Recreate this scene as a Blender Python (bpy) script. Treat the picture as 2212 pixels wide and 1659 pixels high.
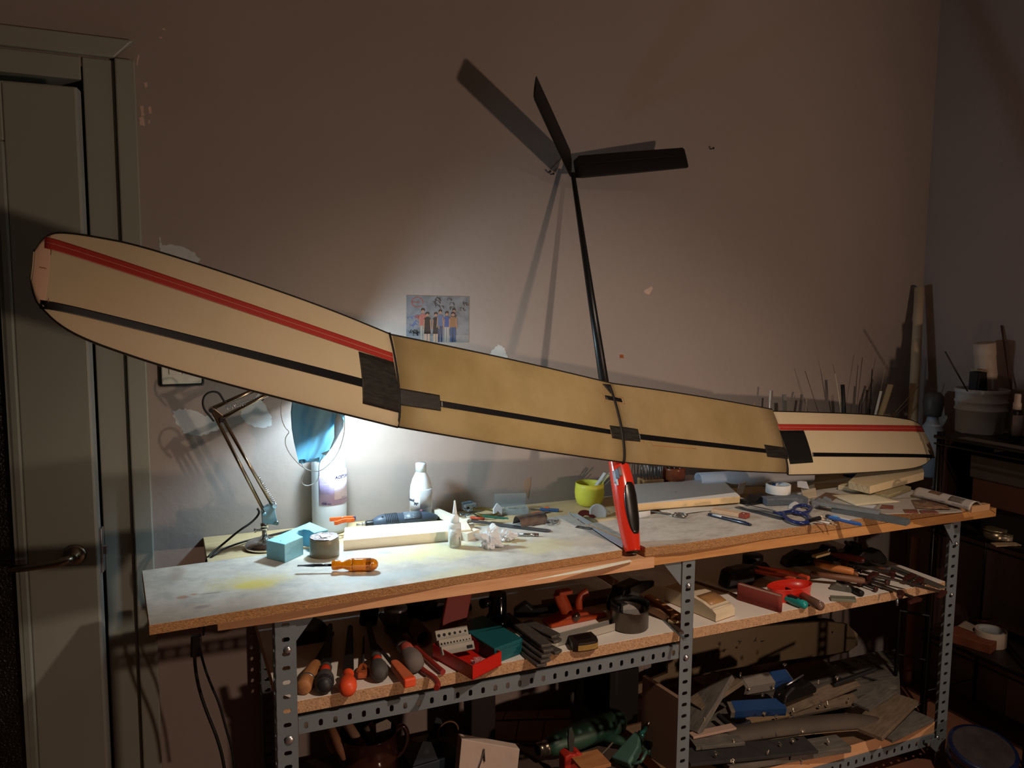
import bpy, bmesh, math, random
from mathutils import Matrix, Vector, Euler
random.seed(7)
PI=math.pi
V=Vector
sc=bpy.context.scene
for o in list(bpy.data.objects): bpy.data.objects.remove(o)
COL=sc.collection
# ------------------------------------------------------------------ camera
YAW,PITCH,ROLL,FPX,HC=math.radians(23.388),math.radians(6.031),math.radians(.515),1742.0,1.57
cy,sy,cp,sp=math.cos(YAW),math.sin(YAW),math.cos(PITCH),math.sin(PITCH)
FW=V((sy*cp,cy*cp,-sp)); r0=V((cy,-sy,0)); u0=r0.cross(FW)
RT=r0*math.cos(ROLL)+u0*math.sin(ROLL); UP=u0*math.cos(ROLL)-r0*math.sin(ROLL)
CAM=V((0,0,HC))
cd=bpy.data.cameras.new('camera'); cam=bpy.data.objects.new('camera',cd); COL.objects.link(cam)
cd.sensor_width=36; cd.lens=36*FPX/2212; cd.clip_start=.02; cd.clip_end=50
cam.matrix_world=Matrix(((RT.x,UP.x,-FW.x,CAM.x),(RT.y,UP.y,-FW.y,CAM.y),(RT.z,UP.z,-FW.z,CAM.z),(0,0,0,1)))
sc.camera=cam
sc.view_settings.view_transform='Standard'; sc.view_settings.look='None'
sc.view_settings.exposure=0; sc.view_settings.gamma=1
sc.view_settings.use_curve_mapping=False
sc.cycles.caustics_reflective=False
# ------------------------------------------------------------------ world + lamps of the room
w=bpy.data.worlds.new('world'); sc.world=w; w.use_nodes=True
w.node_tree.nodes['Background'].inputs[0].default_value=(.9,.62,.48,1)
w.node_tree.nodes['Background'].inputs[1].default_value=.012
def lamp(name,kind,loc,energy,color,size=.1,aim=None,**k):
    l=bpy.data.lights.new(name,kind); l.energy=energy; l.color=color
    if kind in('POINT','SPOT'): l.shadow_soft_size=size
    if kind=='AREA': l.size=size
    for a,b in k.items(): setattr(l,a,b)
    o=bpy.data.objects.new(name,l); COL.objects.link(o); o.location=loc
    if aim is not None: o.rotation_euler=(V(aim)-V(loc)).to_track_quat('-Z','Y').to_euler()
    return o
lamp('ceiling_bulb_light','SPOT',(1.40,.05,2.75),150,(1,.79,.62),.035,aim=(1.15,1.75,.35),spot_size=1.35,spot_blend=.9)
lamp('far_room_light','SPOT',(2.45,-1.5,.80),134,(1,.69,.50),.07,aim=(-.35,2.4,1.95),spot_size=1.80,spot_blend=.70)

# ------------------------------------------------------------------ picture -> place helpers (points on real planes)
def ray(x,y): return FW+RT*((x-1106)/FPX)-UP*((y-829.5)/FPX)
def onz(x,y,z): d=ray(x,y); return CAM+d*((z-HC)/d.z)
def ony(x,y,v): d=ray(x,y); return CAM+d*(v/d.y)
def onx(x,y,v): d=ray(x,y); return CAM+d*(v/d.x)
# ------------------------------------------------------------------ materials
def lin(c):
    if isinstance(c,str):
        c=[int(c[i:i+2],16)/255 for i in (0,2,4)]
    return tuple(((x/12.92) if x<=.04045 else ((x+.055)/1.055)**2.4) for x in c)
MATS={}
def mat(name,col,rough=.6,metal=0,var=.0,scale=20,col2=None,mix=.5,scale2=None,bump=0,bscale=None,trans=0,spec=.5,alpha=1,transl=0,stretch=None,sharp=.12,sss=0,coat=0,emit=0,ior=1.45):
    if name in MATS: return MATS[name]
    m=bpy.data.materials.new(name); m.use_nodes=True; MATS[name]=m
    nt=m.node_tree; N=nt.nodes; Lk=nt.links; b=N['Principled BSDF']
    c=lin(col)
    b.inputs['Base Color'].default_value=(*c,1); b.inputs['Roughness'].default_value=rough
    b.inputs['Metallic'].default_value=metal; b.inputs['Transmission Weight'].default_value=trans
    b.inputs['Specular IOR Level'].default_value=spec; b.inputs['Alpha'].default_value=alpha; b.inputs['IOR'].default_value=ior
    b.inputs['Coat Weight'].default_value=coat
    if emit: b.inputs['Emission Color'].default_value=(*c,1); b.inputs['Emission Strength'].default_value=emit
    need=var or col2 or bump
    if need:
        tc=N.new('ShaderNodeTexCoord'); mp=N.new('ShaderNodeMapping'); Lk.new(tc.outputs['Object'],mp.inputs[0])
        if stretch: mp.inputs['Scale'].default_value=stretch
        n1=N.new('ShaderNodeTexNoise'); n1.inputs['Scale'].default_value=scale; n1.inputs['Detail'].default_value=6; Lk.new(mp.outputs[0],n1.inputs['Vector'])
    cur=None
    if col2:
        n2=N.new('ShaderNodeTexNoise'); n2.inputs['Scale'].default_value=scale2 or scale*.5; n2.inputs['Detail'].default_value=8; n2.inputs['Roughness'].default_value=.65
        Lk.new(mp.outputs[0],n2.inputs['Vector'])
        r=N.new('ShaderNodeMapRange'); r.inputs['From Min'].default_value=1-mix-sharp; r.inputs['From Max'].default_value=1-mix+sharp
        Lk.new(n2.outputs['Fac'],r.inputs['Value'])
        mx=N.new('ShaderNodeMix'); mx.data_type='RGBA'; Lk.new(r.outputs[0],mx.inputs['Factor'])
        mx.inputs['A'].default_value=(*c,1); mx.inputs['B'].default_value=(*lin(col2),1); cur=mx.outputs['Result']
    if var:
        r=N.new('ShaderNodeMapRange'); r.inputs['From Min'].default_value=.25; r.inputs['From Max'].default_value=.75
        r.inputs['To Min'].default_value=1-var; r.inputs['To Max'].default_value=1+var*.6; Lk.new(n1.outputs['Fac'],r.inputs['Value'])
        hs=N.new('ShaderNodeVectorMath'); hs.operation='SCALE'
        if cur: Lk.new(cur,hs.inputs[0])
        else: hs.inputs[0].default_value=c
        Lk.new(r.outputs[0],hs.inputs['Scale']); cur=hs.outputs[0]
    if cur: Lk.new(cur,b.inputs['Base Color'])
    if bump:
        n3=N.new('ShaderNodeTexNoise'); n3.inputs['Scale'].default_value=bscale or scale*3; n3.inputs['Detail'].default_value=4; Lk.new(mp.outputs[0],n3.inputs['Vector'])
        bp=N.new('ShaderNodeBump'); bp.inputs['Strength'].default_value=bump; bp.inputs['Distance'].default_value=.004; Lk.new(n3.outputs['Fac'],bp.inputs['Height']); Lk.new(bp.outputs[0],b.inputs['Normal'])
    if transl:
        out=N['Material Output']; t=N.new('ShaderNodeBsdfTranslucent'); ms=N.new('ShaderNodeMixShader'); ms.inputs[0].default_value=transl
        if cur: Lk.new(cur,t.inputs['Color'])
        else: t.inputs['Color'].default_value=(*c,1)
        Lk.new(b.outputs[0],ms.inputs[1]); Lk.new(t.outputs[0],ms.inputs[2]); Lk.new(ms.outputs[0],out.inputs['Surface'])
    return m
def glass(name,col,rough=.1,fac=.6):
    """thin clear plastic: transparent mixed with a glossy/diffuse skin"""
    if name in MATS: return MATS[name]
    m=bpy.data.materials.new(name); m.use_nodes=True; MATS[name]=m
    nt=m.node_tree; N=nt.nodes; b=N['Principled BSDF']; b.inputs['Base Color'].default_value=(*lin(col),1); b.inputs['Roughness'].default_value=rough
    t=N.new('ShaderNodeBsdfTransparent'); t.inputs[0].default_value=(*lin(col),1); ms=N.new('ShaderNodeMixShader'); ms.inputs[0].default_value=1-fac
    nt.links.new(t.outputs[0],ms.inputs[1]); nt.links.new(b.outputs[0],ms.inputs[2]); nt.links.new(ms.outputs[0],N['Material Output'].inputs['Surface'])
    return m
# ------------------------------------------------------------------ mesh building
def TR(x=0,y=0,z=0,rx=0,ry=0,rz=0): return Matrix.Translation((x,y,z))@Euler((rx,ry,rz)).to_matrix().to_4x4()
def axm(p,q):
    """frame at p whose +X points to q"""
    p=V(p);q=V(q); x=(q-p).normalized(); up=V((0,0,1)) if abs(x.z)<.95 else V((0,1,0))
    y=up.cross(x).normalized(); z=x.cross(y)
    return Matrix(((x.x,y.x,z.x,p.x),(x.y,y.y,z.y,p.y),(x.z,y.z,z.z,p.z),(0,0,0,1)))
AX=Matrix(((0,0,1,0),(0,1,0,0),(-1,0,0,0),(0,0,0,1)))   # turns a z-lathe into an x-lathe
class MB:
    def __init__(s): s.v=[];s.f=[];s.s=[]
    def add(s,vs,fs,T=None,smooth=False):
        n=len(s.v); s.v+= [tuple(T@V(v)) if T is not None else tuple(v) for v in vs]
        s.f+=[tuple(i+n for i in f) for f in fs]; s.s+=[smooth]*len(fs); return s
    def box(s,x0,x1,y0,y1,z0,z1,T=None):
        return s.add([(x,y,z) for z in(z0,z1) for y in(y0,y1) for x in(x0,x1)],[(0,2,3,1),(4,5,7,6),(0,1,5,4),(1,3,7,5),(3,2,6,7),(2,0,4,6)],T)
    def prism(s,poly,z0,z1,T=None,smooth=False):
        a=sum(poly[i][0]*poly[(i+1)%len(poly)][1]-poly[(i+1)%len(poly)][0]*poly[i][1] for i in range(len(poly)))
        if a<0: poly=poly[::-1]
        n=len(poly); vs=[(x,y,z0) for x,y in poly]+[(x,y,z1) for x,y in poly]
        s.add(vs,[tuple(range(n))[::-1],tuple(range(n,2*n))],T)
        return s.add(vs,[(i,(i+1)%n,n+(i+1)%n,n+i) for i in range(n)],T,smooth)
    def lathe(s,prof,n=20,T=None,smooth=True,cap=True,arc=2*PI,sx=1,sy=1):
        vs=[];fs=[];full=abs(arc-2*PI)<1e-6; m=n if full else n+1
        for r,z in prof:
            for i in range(m):
                a=arc*i/n; vs.append((r*math.cos(a)*sx,r*math.sin(a)*sy,z))
        for k in range(len(prof)-1):
            for i in range(n):
                j=(i+1)%m
                fs.append((k*m+i,k*m+j,(k+1)*m+j,(k+1)*m+i))
        s.add(vs,fs,T,smooth)
        if cap and full:
            if prof[0][0]>1e-6: s.add(vs[:m],[tuple(range(m))[::-1]],T)
            if prof[-1][0]>1e-6: s.add(vs[-m:],[tuple(range(m))],T)
        return s
    def cyl(s,p,q,r,r2=None,n=14,smooth=True,cap=True):
        p=V(p);q=V(q); T=axm(p,q)@AX
        return s.lathe([(r,0),(r if r2 is None else r2,(q-p).length)],n,T,smooth,cap)
    def tube(s,pts,r,n=8,flat=None,closed=False,cap=True):
        pts=[V(p) for p in pts]; m=len(pts); vs=[];fs=[]; up=V((0,0,1)); pn=None
        for i,p in enumerate(pts):
            a=pts[i-1] if (i>0 or closed) else p; b=pts[(i+1)%m] if (i<m-1 or closed) else p
            t=(b-a).normalized()
            if pn is None:
                pn=t.cross(up); 
                if pn.length<.1: pn=t.cross(V((1,0,0)))
                pn.normalize()
            else:
                pn=(pn-t*pn.dot(t)).normalized()
            bn=t.cross(pn); rr=r[i] if isinstance(r,(list,tuple)) else r
            for k in range(n):
                an=2*PI*k/n; vs.append(p+pn*(math.cos(an)*rr)+bn*(math.sin(an)*rr*(flat or 1)))
        for i in range(m if closed else m-1):
            for k in range(n):
                a=i*n+k;b=i*n+(k+1)%n;c=((i+1)%m)*n+(k+1)%n;d=((i+1)%m)*n+k; fs.append((a,b,c,d))
        s.add(vs,fs,None,True)
        if cap and not closed: s.add(vs[:n],[tuple(range(n))[::-1]]); s.add(vs[-n:],[tuple(range(n))])
        return s
    def grid(s,P,smooth=True,T=None):
        """P[i][j] points"""
        n=len(P);m=len(P[0]); vs=[p for r in P for p in r]
        return s.add(vs,[(i*m+j,i*m+j+1,(i+1)*m+j+1,(i+1)*m+j) for i in range(n-1) for j in range(m-1)],T,smooth)
def obj(name,mb,m,parent=None,bevel=0,solid=0,T=None,sub=0,mats=None,fmat=None,soloff=0):
    me=bpy.data.meshes.new(name); me.from_pydata(mb.v,[],mb.f); me.polygons.foreach_set('use_smooth',mb.s); me.update()
    bm=bmesh.new(); bm.from_mesh(me); bmesh.ops.remove_doubles(bm,verts=bm.verts,dist=1e-6) if len(bm.verts)<60000 else None
    if not solid: bmesh.ops.recalc_face_normals(bm,faces=bm.faces)
    bm.to_mesh(me); bm.free()
    if m: me.materials.append(m)
    o=bpy.data.objects.new(name,me); COL.objects.link(o)
    if parent is not None: o.parent=parent
    if T is not None: o.matrix_basis=T
    if bevel:
        b=o.modifiers.new('b','BEVEL'); b.width=bevel; b.segments=2; b.limit_method='ANGLE'; b.angle_limit=math.radians(40)
    if solid:
        b=o.modifiers.new('s','SOLIDIFY'); b.thickness=solid; b.offset=soloff
    if sub:
        b=o.modifiers.new('u','SUBSURF'); b.levels=sub; b.render_levels=sub
    return o
USED={}
def tag(o,label,cat,group=None,kind=None):
    o['label']=label
    if cat: o['category']=cat
    if group: o['group']=group
    if kind: o['kind']=kind
    assert label not in USED or group, label
    USED[label]=1
    return o
def thing(name,label,cat,T=None,group=None):
    o=bpy.data.objects.new(name,None); COL.objects.link(o); o.empty_display_size=.02
    if T is not None: o.matrix_basis=T if isinstance(T,Matrix) else Matrix.Translation(T)
    return tag(o,label,cat,group)
def single(name,label,cat,mb,m,T=None,group=None,**k):
    o=obj(name,mb,m,None,T=T,**k); return tag(o,label,cat,group)
def struct(name,mb,m,parent=None,**k):
    o=obj(name,mb,m,parent,**k); 
    if parent is None: o['kind']='structure'
    return o
def lab(o,label): o['label']=label; return o
def seg(a,b,z,z2=None):
    """frame on the plane z from picture point a towards b, and its length"""
    p=onz(*a,z); q=onz(*b,z2 if z2 is not None else z); return axm(p,q),(q-p).length
def text_mb(txt,size,T=None,wrap=None,align='LEFT',shear=0,extr=0,bold=0):
    """flat lettering as mesh; wrap=(radius,angle0) bends it round a z-axis cylinder"""
    cu=bpy.data.curves.new('t','FONT'); cu.body=txt; cu.size=size; cu.align_x=align; cu.shear=shear; cu.resolution_u=3; cu.offset=bold
    o=bpy.data.objects.new('t',cu); COL.objects.link(o)
    dg=bpy.context.evaluated_depsgraph_get(); me=bpy.data.meshes.new_from_object(o.evaluated_get(dg))
    mb=MB(); vs=[v.co.copy() for v in me.vertices]; fs=[tuple(p.vertices) for p in me.polygons]
    if wrap:
        R,a0=wrap; vs=[V((R*math.sin(a0+v.x/R),-R*math.cos(a0+v.x/R),v.y)) for v in vs]
    else: vs=[V((v.x,v.y,0)) for v in vs]
    mb.add(vs,fs,T)
    bpy.data.objects.remove(o); bpy.data.curves.remove(cu); bpy.data.meshes.remove(me)
    return mb
def merge(*ms):
    r=MB()
    for m in ms: r.add(m.v,m.f)
    return r
# ------------------------------------------------------------------ palette
WOODCHIP=mat('chipboard_edge','B88A5C',.9,col2='76502F',mix=.42,scale=140,scale2=230,sharp=.13,var=.3,bump=.8,bscale=220,stretch=(1,1,2.2))
WOODCHIP2=mat('chipboard_edge_pale','C09A76',.9,col2='8A6448',mix=.42,scale=90,scale2=200,sharp=.08,var=.25,bump=.5,bscale=220)
PINE=mat('pine','DDAE84',.65,col2='C99468',mix=.5,scale=4,scale2=6,stretch=(1.2,14,14),sharp=.2,var=.12,bump=.15,bscale=40)
PINEPALE=mat('pine_pale','D9C29B',.7,col2='C4A878',mix=.45,scale=4,scale2=5,stretch=(1,16,16),sharp=.2,var=.08,bump=.1,bscale=40)
MELA=mat('white_melamine','E6DFD6',.45,var=.05,scale=8)
STEELP=mat('grey_enamelled_steel','6C757B',.5,var=.10,scale=14,spec=.4)
ZINC=mat('zinc_bolt','C9CCD0',.3,metal=.9)
CHROME=mat('chrome','D8D8DA',.14,metal=1)
NICKEL=mat('satin_nickel','8F8678',.28,metal=1)
ALU=mat('aluminium','B9BCC0',.35,metal=.9)
DARKSTEEL=mat('dark_steel','2C2A2A',.45,metal=.7,var=.2,scale=40)
BLACKP=mat('black_plastic','0E0E11',.4)
BLACKM=mat('black_metal','101013',.35,metal=.3)
CARBON=mat('carbon','0B0B0E',.38,var=.3,scale=60)
PAPER=mat('white_paper','E2E3E6',.8,transl=.25)
FOAMW=mat('white_foam','E9E0C8',.85,var=.03,scale=60,bump=.15,bscale=300)
RUBBERCORD=mat('black_cord','0A0A0C',.5)
# ================================================================== SETTING
YW=2.435; XR=2.92
WALL=mat('plaster_wall','978C87',.85,var=.05,scale=3,bump=.30,bscale=34)
RW=mat('plaster_side_wall','9A8A84',.85,var=.05,scale=3,bump=.4,bscale=38)
DOORP=mat('grey_green_door_paint','90938A',.45,var=.05,scale=3,bump=.06,bscale=30)
m=MB(); m.box(-.10,XR+.1,YW,YW+.12,0,3.0); m.box(-1.2,-.10,YW,YW+.12,2.16,3.0); m.box(-2.2,-1.0,YW,YW+.12,0,3.0)
wall=struct('wall_back',m,WALL)
struct('wall_right',MB().box(XR,XR+.1,-.6,YW,0,3.0),RW)
struct('floor',MB().box(-2.2,XR+.1,-2.5,4.0,-.1,0),mat('terracotta_floor','7A4F3C',.6,var=.2,scale=5))
struct('ceiling',MB().box(-2.2,XR+.1,-2.5,4.0,3.0,3.1),mat('ceiling_paint','B8AFA6',.9,var=.03))
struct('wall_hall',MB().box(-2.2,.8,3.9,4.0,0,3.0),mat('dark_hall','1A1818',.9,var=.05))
# filler patches and chipped paint on the wall
FIL=mat('wall_filler','B9BDBF',.9,var=.10,scale=30,bump=.3,bscale=60)
CHIP=mat('old_paint_chip','9C8571',.9,var=.1,scale=40)
CHIPW=mat('bare_plaster_chip','C4ABA0',.9,var=.1,scale=40)
RUST=mat('orange_wall_stain','8A4E24',.9,var=.2,scale=60)
def patch(pts,m,name='filler_patch',j=1.5,n=6,h=.0008):
    P=[]
    for i in range(len(pts)):
        a=pts[i];b=pts[(i+1)%len(pts)]
        for k in range(n):
            t=k/n; P.append(ony(a[0]+(b[0]-a[0])*t+random.uniform(-j,j),a[1]+(b[1]-a[1])*t+random.uniform(-j,j),YW))
    mb=MB(); k=len(P)
    c=sum(P,V((0,0,0)))/k
    mb.add([(p.x,YW-h,p.z) for p in P]+[(p.x+(p.x-c.x)*.02,YW+.001,p.z+(p.z-c.z)*.02) for p in P],[tuple(range(k))]+[(i,(i+1)%k,k+(i+1)%k,k+i) for i in range(k)])
    obj(name,mb,m,wall)
patch([(345,512),(352,530),(372,528),(400,535),(418,545),(432,560),(420,575),(380,560),(345,545)],FIL)
patch([(372,888),(400,882),(440,896),(470,905),(475,925),(440,940),(400,938),(380,915)],FIL,j=3)
patch([(520,885),(560,850),(585,900),(588,918),(560,925),(535,915),(520,900)],FIL,j=2)
patch([(1055,776),(1062,758),(1076,744),(1090,752),(1098,770),(1092,778)],FIL)
patch([(1131,1040),(1147,1030),(1145,1050),(1140,1077),(1134,1065)],CHIP,'paint_chip',j=1)
patch([(1392,628),(1408,618),(1411,624),(1402,636),(1393,634)],CHIPW,'paint_chip',j=.8,n=3)
patch([(1338,766),(1346,766),(1347,774),(1339,773)],RUST,'wall_stain',j=.6,n=3)
for q in ([(302,228),(309,228),(312,250),(305,252)],[(301,255),(310,250),(313,273),(302,270)],[(320,232),(325,228),(327,244),(322,246)],[(311,178),(317,178),(319,188),(314,190)],[(321,258),(324,258),(322,270),(320,268)],[(349,62),(356,60),(358,66),(352,66)],[(343,80),(350,80),(350,84),(345,84)],[(297,118),(300,118),(298,142),(295,140)]):
    patch(q,CHIPW,'paint_chip',j=1,n=3)
# wall nails near the tail shadow
for x,y in ((1183,372),(1190,377),(1534,322)):
    p=ony(x,y,YW); obj('nail',MB().cyl(p+V((0,-.018,0)),p+V((0,.002,0)),.0018,n=8).cyl(p+V((0,-.02,0)),p+V((0,-.018,0)),.004,n=8),DARKSTEEL,wall)
# ---- door
d=bpy.data.objects.new('door_1',None); COL.objects.link(d); d['kind']='structure'
m=MB(); m.box(-.094,-.045,YW-.022,YW+.001,0,2.186); 
obj('casing',m,DOORP,d,bevel=.004)
m=MB().prism([(-1.05,2.186),(-.094,2.186),(-.045,2.236),(-1.05,2.236)],0,.023,Matrix(((1,0,0,0),(0,0,1,YW-.022),(0,1,0,0),(0,0,0,1))))
obj('casing',m,DOORP,d,bevel=.004)
m=MB(); m.box(-.170,-.0943,YW-.006,YW+.12,0,2.183); m.box(-1.05,-.174,YW-.006,YW+.12,2.125,2.183)
obj('jamb',m,DOORP,d,bevel=.003)
# leaf, ajar towards the room
a=ony(178,498,YW-.10)
TH=math.radians(8)
hx=a.x-.80*math.cos(TH); hy=YW-.10+.80*math.sin(TH)
TL=TR(hx,hy,0,0,0,-TH)      # local x along the leaf, y into the hall
ws=.165; zt=2.085
m=MB(); m.box(.80-ws,.80,0,.045,.01,zt); m.box(0,.80-ws,0,.045,zt-.14,zt); m.box(0,.80-ws,0,.045,.01,.22); m.box(0,.1,0,.045,.22,zt-.14)
lf=obj('leaf',m,DOORP,d,bevel=.004,T=TL)
obj('leaf_rebate',MB().box(.79,.8012,.004,.047,.01,zt-.0),mat('lamplit_leaf_edge','8F979A',.5,var=.05),d,T=TL,bevel=.002)  # lamp light falling on the leaf edge is put into its colour
gz0,gz1=.22,zt-.14
m=MB()
for (x0,x1,z0,z1) in ((.80-ws-.022,.80-ws,gz0,gz1),(.1,.80-ws-.022,gz1-.022,gz1),(.1,.80-ws-.022,gz0,gz0+.022)):
    m.box(x0,x1,-.004,.03,z0,z1)
obj('glazing_bead',m,mat('door_bead','858A82',.4,var=.05),lf,bevel=.005)
m=MB().box(.1,.80-ws-.022,.012,.018,gz0+.022,gz1-.022)
obj('pane',m,mat('dark_textured_glass','0A0A0B',.25,bump=1.0,bscale=180,spec=.8,var=.2,scale=200),lf)
hp=ony(166,1197,YW-.09); hz=hp.z; hl=.80-.052
h=MB().lathe([(.027,0),(.027,.006),(.022,.010),(.010,.012),(.010,.032)],28,TR(hl,0,hz,PI/2)); 
hd=obj('door_handle',h,NICKEL,lf)
h=MB().tube([(hl,-.034,hz),(hl-.012,-.040,hz-.002),(hl-.035,-.042,hz-.008),(hl-.10,-.040,hz-.014),(hl-.145,-.038,hz-.016)],[.010,.011,.010,.0095,.009],12)
obj('lever',h,NICKEL,hd)
m=MB(); m.box(.800,.8085,.018,.046,hz-.06,hz+.06); m.box(.808,.818,.025,.040,hz-.012,hz+.01)
obj('latch_plate',m,ALU,lf,bevel=.001)
# ---- light switch
p0=ony(342,782,YW);p1=ony(441,832,YW)
t=thing('light_switch','white double light switch plate with black surround by the door','switch',(p0.x,YW,p1.z))
w_=p1.x-p0.x; 
obj('surround',MB().box(0,w_,-.010,0,0,w_),BLACKP,t,bevel=.008)
wp=mat('switch_plastic','C9C8BE',.35,var=.02)
obj('plate',MB().box(.007,w_-.007,-.014,-.008,.007,w_-.007),wp,t,bevel=.003)
for k in range(2):
    x=.026+k*.034; obj('rocker',MB().box(x,x+.030,-.018,-.012,.034,w_-.034),wp,t,bevel=.002)
# ---- photo print on the wall
a=ony(878,638,YW);b=ony(1016,731,YW); W_,H_=.207,.146
t=thing('photo_print','colour photo of seven people at a graffiti wall, stuck on the wall','photo',TR(a.x,YW-.0006,a.z,0,math.radians(.6),0))
obj('print',MB().box(0,W_,-.0004,.0004,-H_,0),mat('photo_paper_grey','6A7079',.35,col2='4C535D',mix=.45,scale=30,scale2=25,var=.15),t)
def flat(poly,m_,lay=1,name='figure'):
    mb=MB().prism([(x*W_,-y*H_) for x,y in poly],0,.0002,Matrix(((1,0,0,0),(0,0,-1,-.0004-.0002*lay),(0,1,0,0),(0,0,0,1)))); return mb
skin=mat('print_skin','8E6C5A',.4); 
gm=MB(); gm.add(*(lambda q:(q.v,q.f))(flat([(0,.86),(1,.84),(1,1),(0,1)],None)))
obj('pavement_print',gm,mat('print_pavement','74777B',.4,var=.2,scale=60),t)
GB=mat('print_ink_black','14161C',.4);GR=mat('print_ink_red','8C3A36',.4);GBL=mat('print_ink_blue','2C4C8E',.4)
def scrib(n,m_,reg,seed,lw=.0035):
    random.seed(seed); mb=MB()
    for _ in range(n):
        x=random.uniform(reg[0],reg[2]); y=random.uniform(reg[1],reg[3]); s=random.uniform(.02,.05)
        pts=[(x+math.cos(k*1.3+_)*s*.6+k*.012,y+math.sin(k*1.7+_)*s) for k in range(6)]
        for (p,q) in zip(pts,pts[1:]):
            dx,dy=q[0]-p[0],q[1]-p[1]; l=math.hypot(dx,dy)+1e-6; nx,ny=-dy/l*lw,dx/l*lw
            g=flat([(p[0]+nx,p[1]+ny),(q[0]+nx,q[1]+ny),(q[0]-nx,q[1]-ny),(p[0]-nx,p[1]-ny)],None,1+random.random()*1.5); mb.add(g.v,g.f)
    return mb
obj('graffiti',scrib(16,GB,(.28,.06,.95,.28),3),GB,t); obj('graffiti',scrib(5,GB,(.02,.75,.14,.84),4),GB,t)
obj('graffiti',scrib(5,GBL,(.03,.42,.15,.66),5),GBL,t); obj('graffiti',scrib(4,GR,(.14,.38,.2,.5),6),GR,t)
# red oval with lettering
mb=MB()
for k in range(14):
    a0=2*PI*k/14+.3;a1=2*PI*(k+1)/14+.3
    if k in(0,): continue
    f=lambda a,r:(.17+math.cos(a)*.095*r,.14+math.sin(a)*.11*r)
    g=flat([f(a0,1),f(a1,1),f(a1,.88),f(a0,.88)],None); mb.add(g.v,g.f)
obj('graffiti',mb,GR,t)
mb=text_mb('ASAFO',.0085,Matrix(((1,0,0,.155*W_-.014),(0,0,-1,-.0008),(0,1,0,-.16*H_),(0,0,0,1)))); obj('graffiti',mb,GR,t)
obj('graffiti',text_mb('Wilson',.013,Matrix(((1,0,0,.03*W_),(0,0,-1,-.0008),(0,1,0,-.81*H_),(0,0,0,1)))),GB,t)
def fig(x,top,wd,top_c,leg_c,skirt=False,k=0):
    fk=x*.37; H=.99-top; y=lambda f:top+H*f
    hd=[(x+math.cos(a)*wd*.3,y(.07)+math.sin(a)*H*.06) for a in [i*PI/4 for i in range(8)]]
    hair=[(x-wd*.3,y(.07)),(x-wd*.28,y(.0)),(x,y(-.025)),(x+wd*.28,y(.0)),(x+wd*.3,y(.07)),(x,y(.02))]
    body=[(x-wd*.25,y(.15)),(x+wd*.25,y(.15)),(x+wd*.55,y(.2)),(x+wd*.5,y(.5)),(x-wd*.5,y(.5)),(x-wd*.55,y(.2))]
    if skirt: body=[(x-wd*.25,y(.15)),(x+wd*.25,y(.15)),(x+wd*.5,y(.2)),(x+wd*.42,y(.45)),(x+wd*.55,y(.72)),(x-wd*.5,y(.72)),(x-wd*.42,y(.45)),(x-wd*.5,y(.2))]
    l1=[(x-wd*.42,y(.48)),(x-.02*wd,y(.48)),(x-wd*.08,y(1)),(x-wd*.38,y(1))]; l2=[(x+wd*.02,y(.48)),(x+wd*.42,y(.48)),(x+wd*.42,y(1)),(x+wd*.12,y(1))]
    ar=[(x-wd*.55,y(.2)),(x-wd*.4,y(.25)),(x-wd*.5,y(.55)),(x-wd*.65,y(.55))]; ar2=[(2*x-a_,b_) for a_,b_ in ar]
    f=obj('figure',merge(flat(body,None,3+k+fk)),mat('print_'+top_c,top_c,.4),t)
    obj('legs',merge(flat(l1,None,2+k+fk),flat(l2,None,2.1+k+fk)),mat('print_'+leg_c,leg_c,.4),f); obj('head',merge(flat(hd,None,3+k+fk),flat(ar,None,4+k+fk),flat(ar2,None,4+k+fk)),skin,f); obj('hair',flat(hair,None,4+k+fk),mat('print_hair','1D1614',.5),f)
fig(.255,.28,.095,'8E524E','8A847E'); fig(.325,.36,.10,'15161B','A88A78',True,1); fig(.46,.36,.09,'17171E','A88A78',True,0)
fig(.53,.30,.09,'4A5A78','2A3A58',False,1); fig(.75,.27,.085,'2A2A33','22252F',False,0); fig(.635,.34,.085,'33467A','8C8A8A',False,2); fig(.735,.35,.105,'7A5A40','28426A',False,3)
random.seed(7)
# ================================================================== BENCH FRAME
def slotted(L,W,pitch=.033,hw=.009,hh=.0055,off=.016,pieces=12):
    """a strip along +X, from 0..L, width W centred on y, pierced with oval slots (long axis y when hw is y half)"""
    mb=MB(); n=max(1,int(L/pitch)); pt=L/n
    for i in range(n):
        x0=i*pt;cx=x0+pt/2; inner=[];outer=[]
        for k in range(pieces):
            a=2*PI*(k+.5)/pieces; ca,sa=math.cos(a),math.sin(a)
            r=1; xx=hh*ca; yy=(hw-hh)*(1 if sa>0 else -1)+hh*sa
            inner.append((cx+xx,yy,0))
            t=min((pt/2)/abs(ca) if abs(ca)>1e-6 else 9,(W/2)/abs(sa) if abs(sa)>1e-6 else 9)
            outer.append((cx+ca*t,sa*t,0))
        cor=[(x0+pt,W/2,0),(x0,W/2,0),(x0,-W/2,0),(x0+pt,-W/2,0)]
        vs=inner+outer+cor; fs=[]
        for k in range(pieces):
            k2=(k+1)%pieces; A=outer[k];B=outer[k2]
            f=[k,k2,pieces+k2,pieces+k]
            onx_=lambda p:abs(abs(p[0]-cx)-pt/2)<1e-6
            if onx_(A)!=onx_(B):
                mx=(A[0]+B[0])/2>cx; my=(A[1]+B[1])>0; ci=2*pieces+(0 if mx and my else 1 if my else 2 if not mx else 3)
                f=[k,k2,pieces+k2,ci,pieces+k]
            fs.append(tuple(f))
        mb.add(vs,fs)
    return mb
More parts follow.
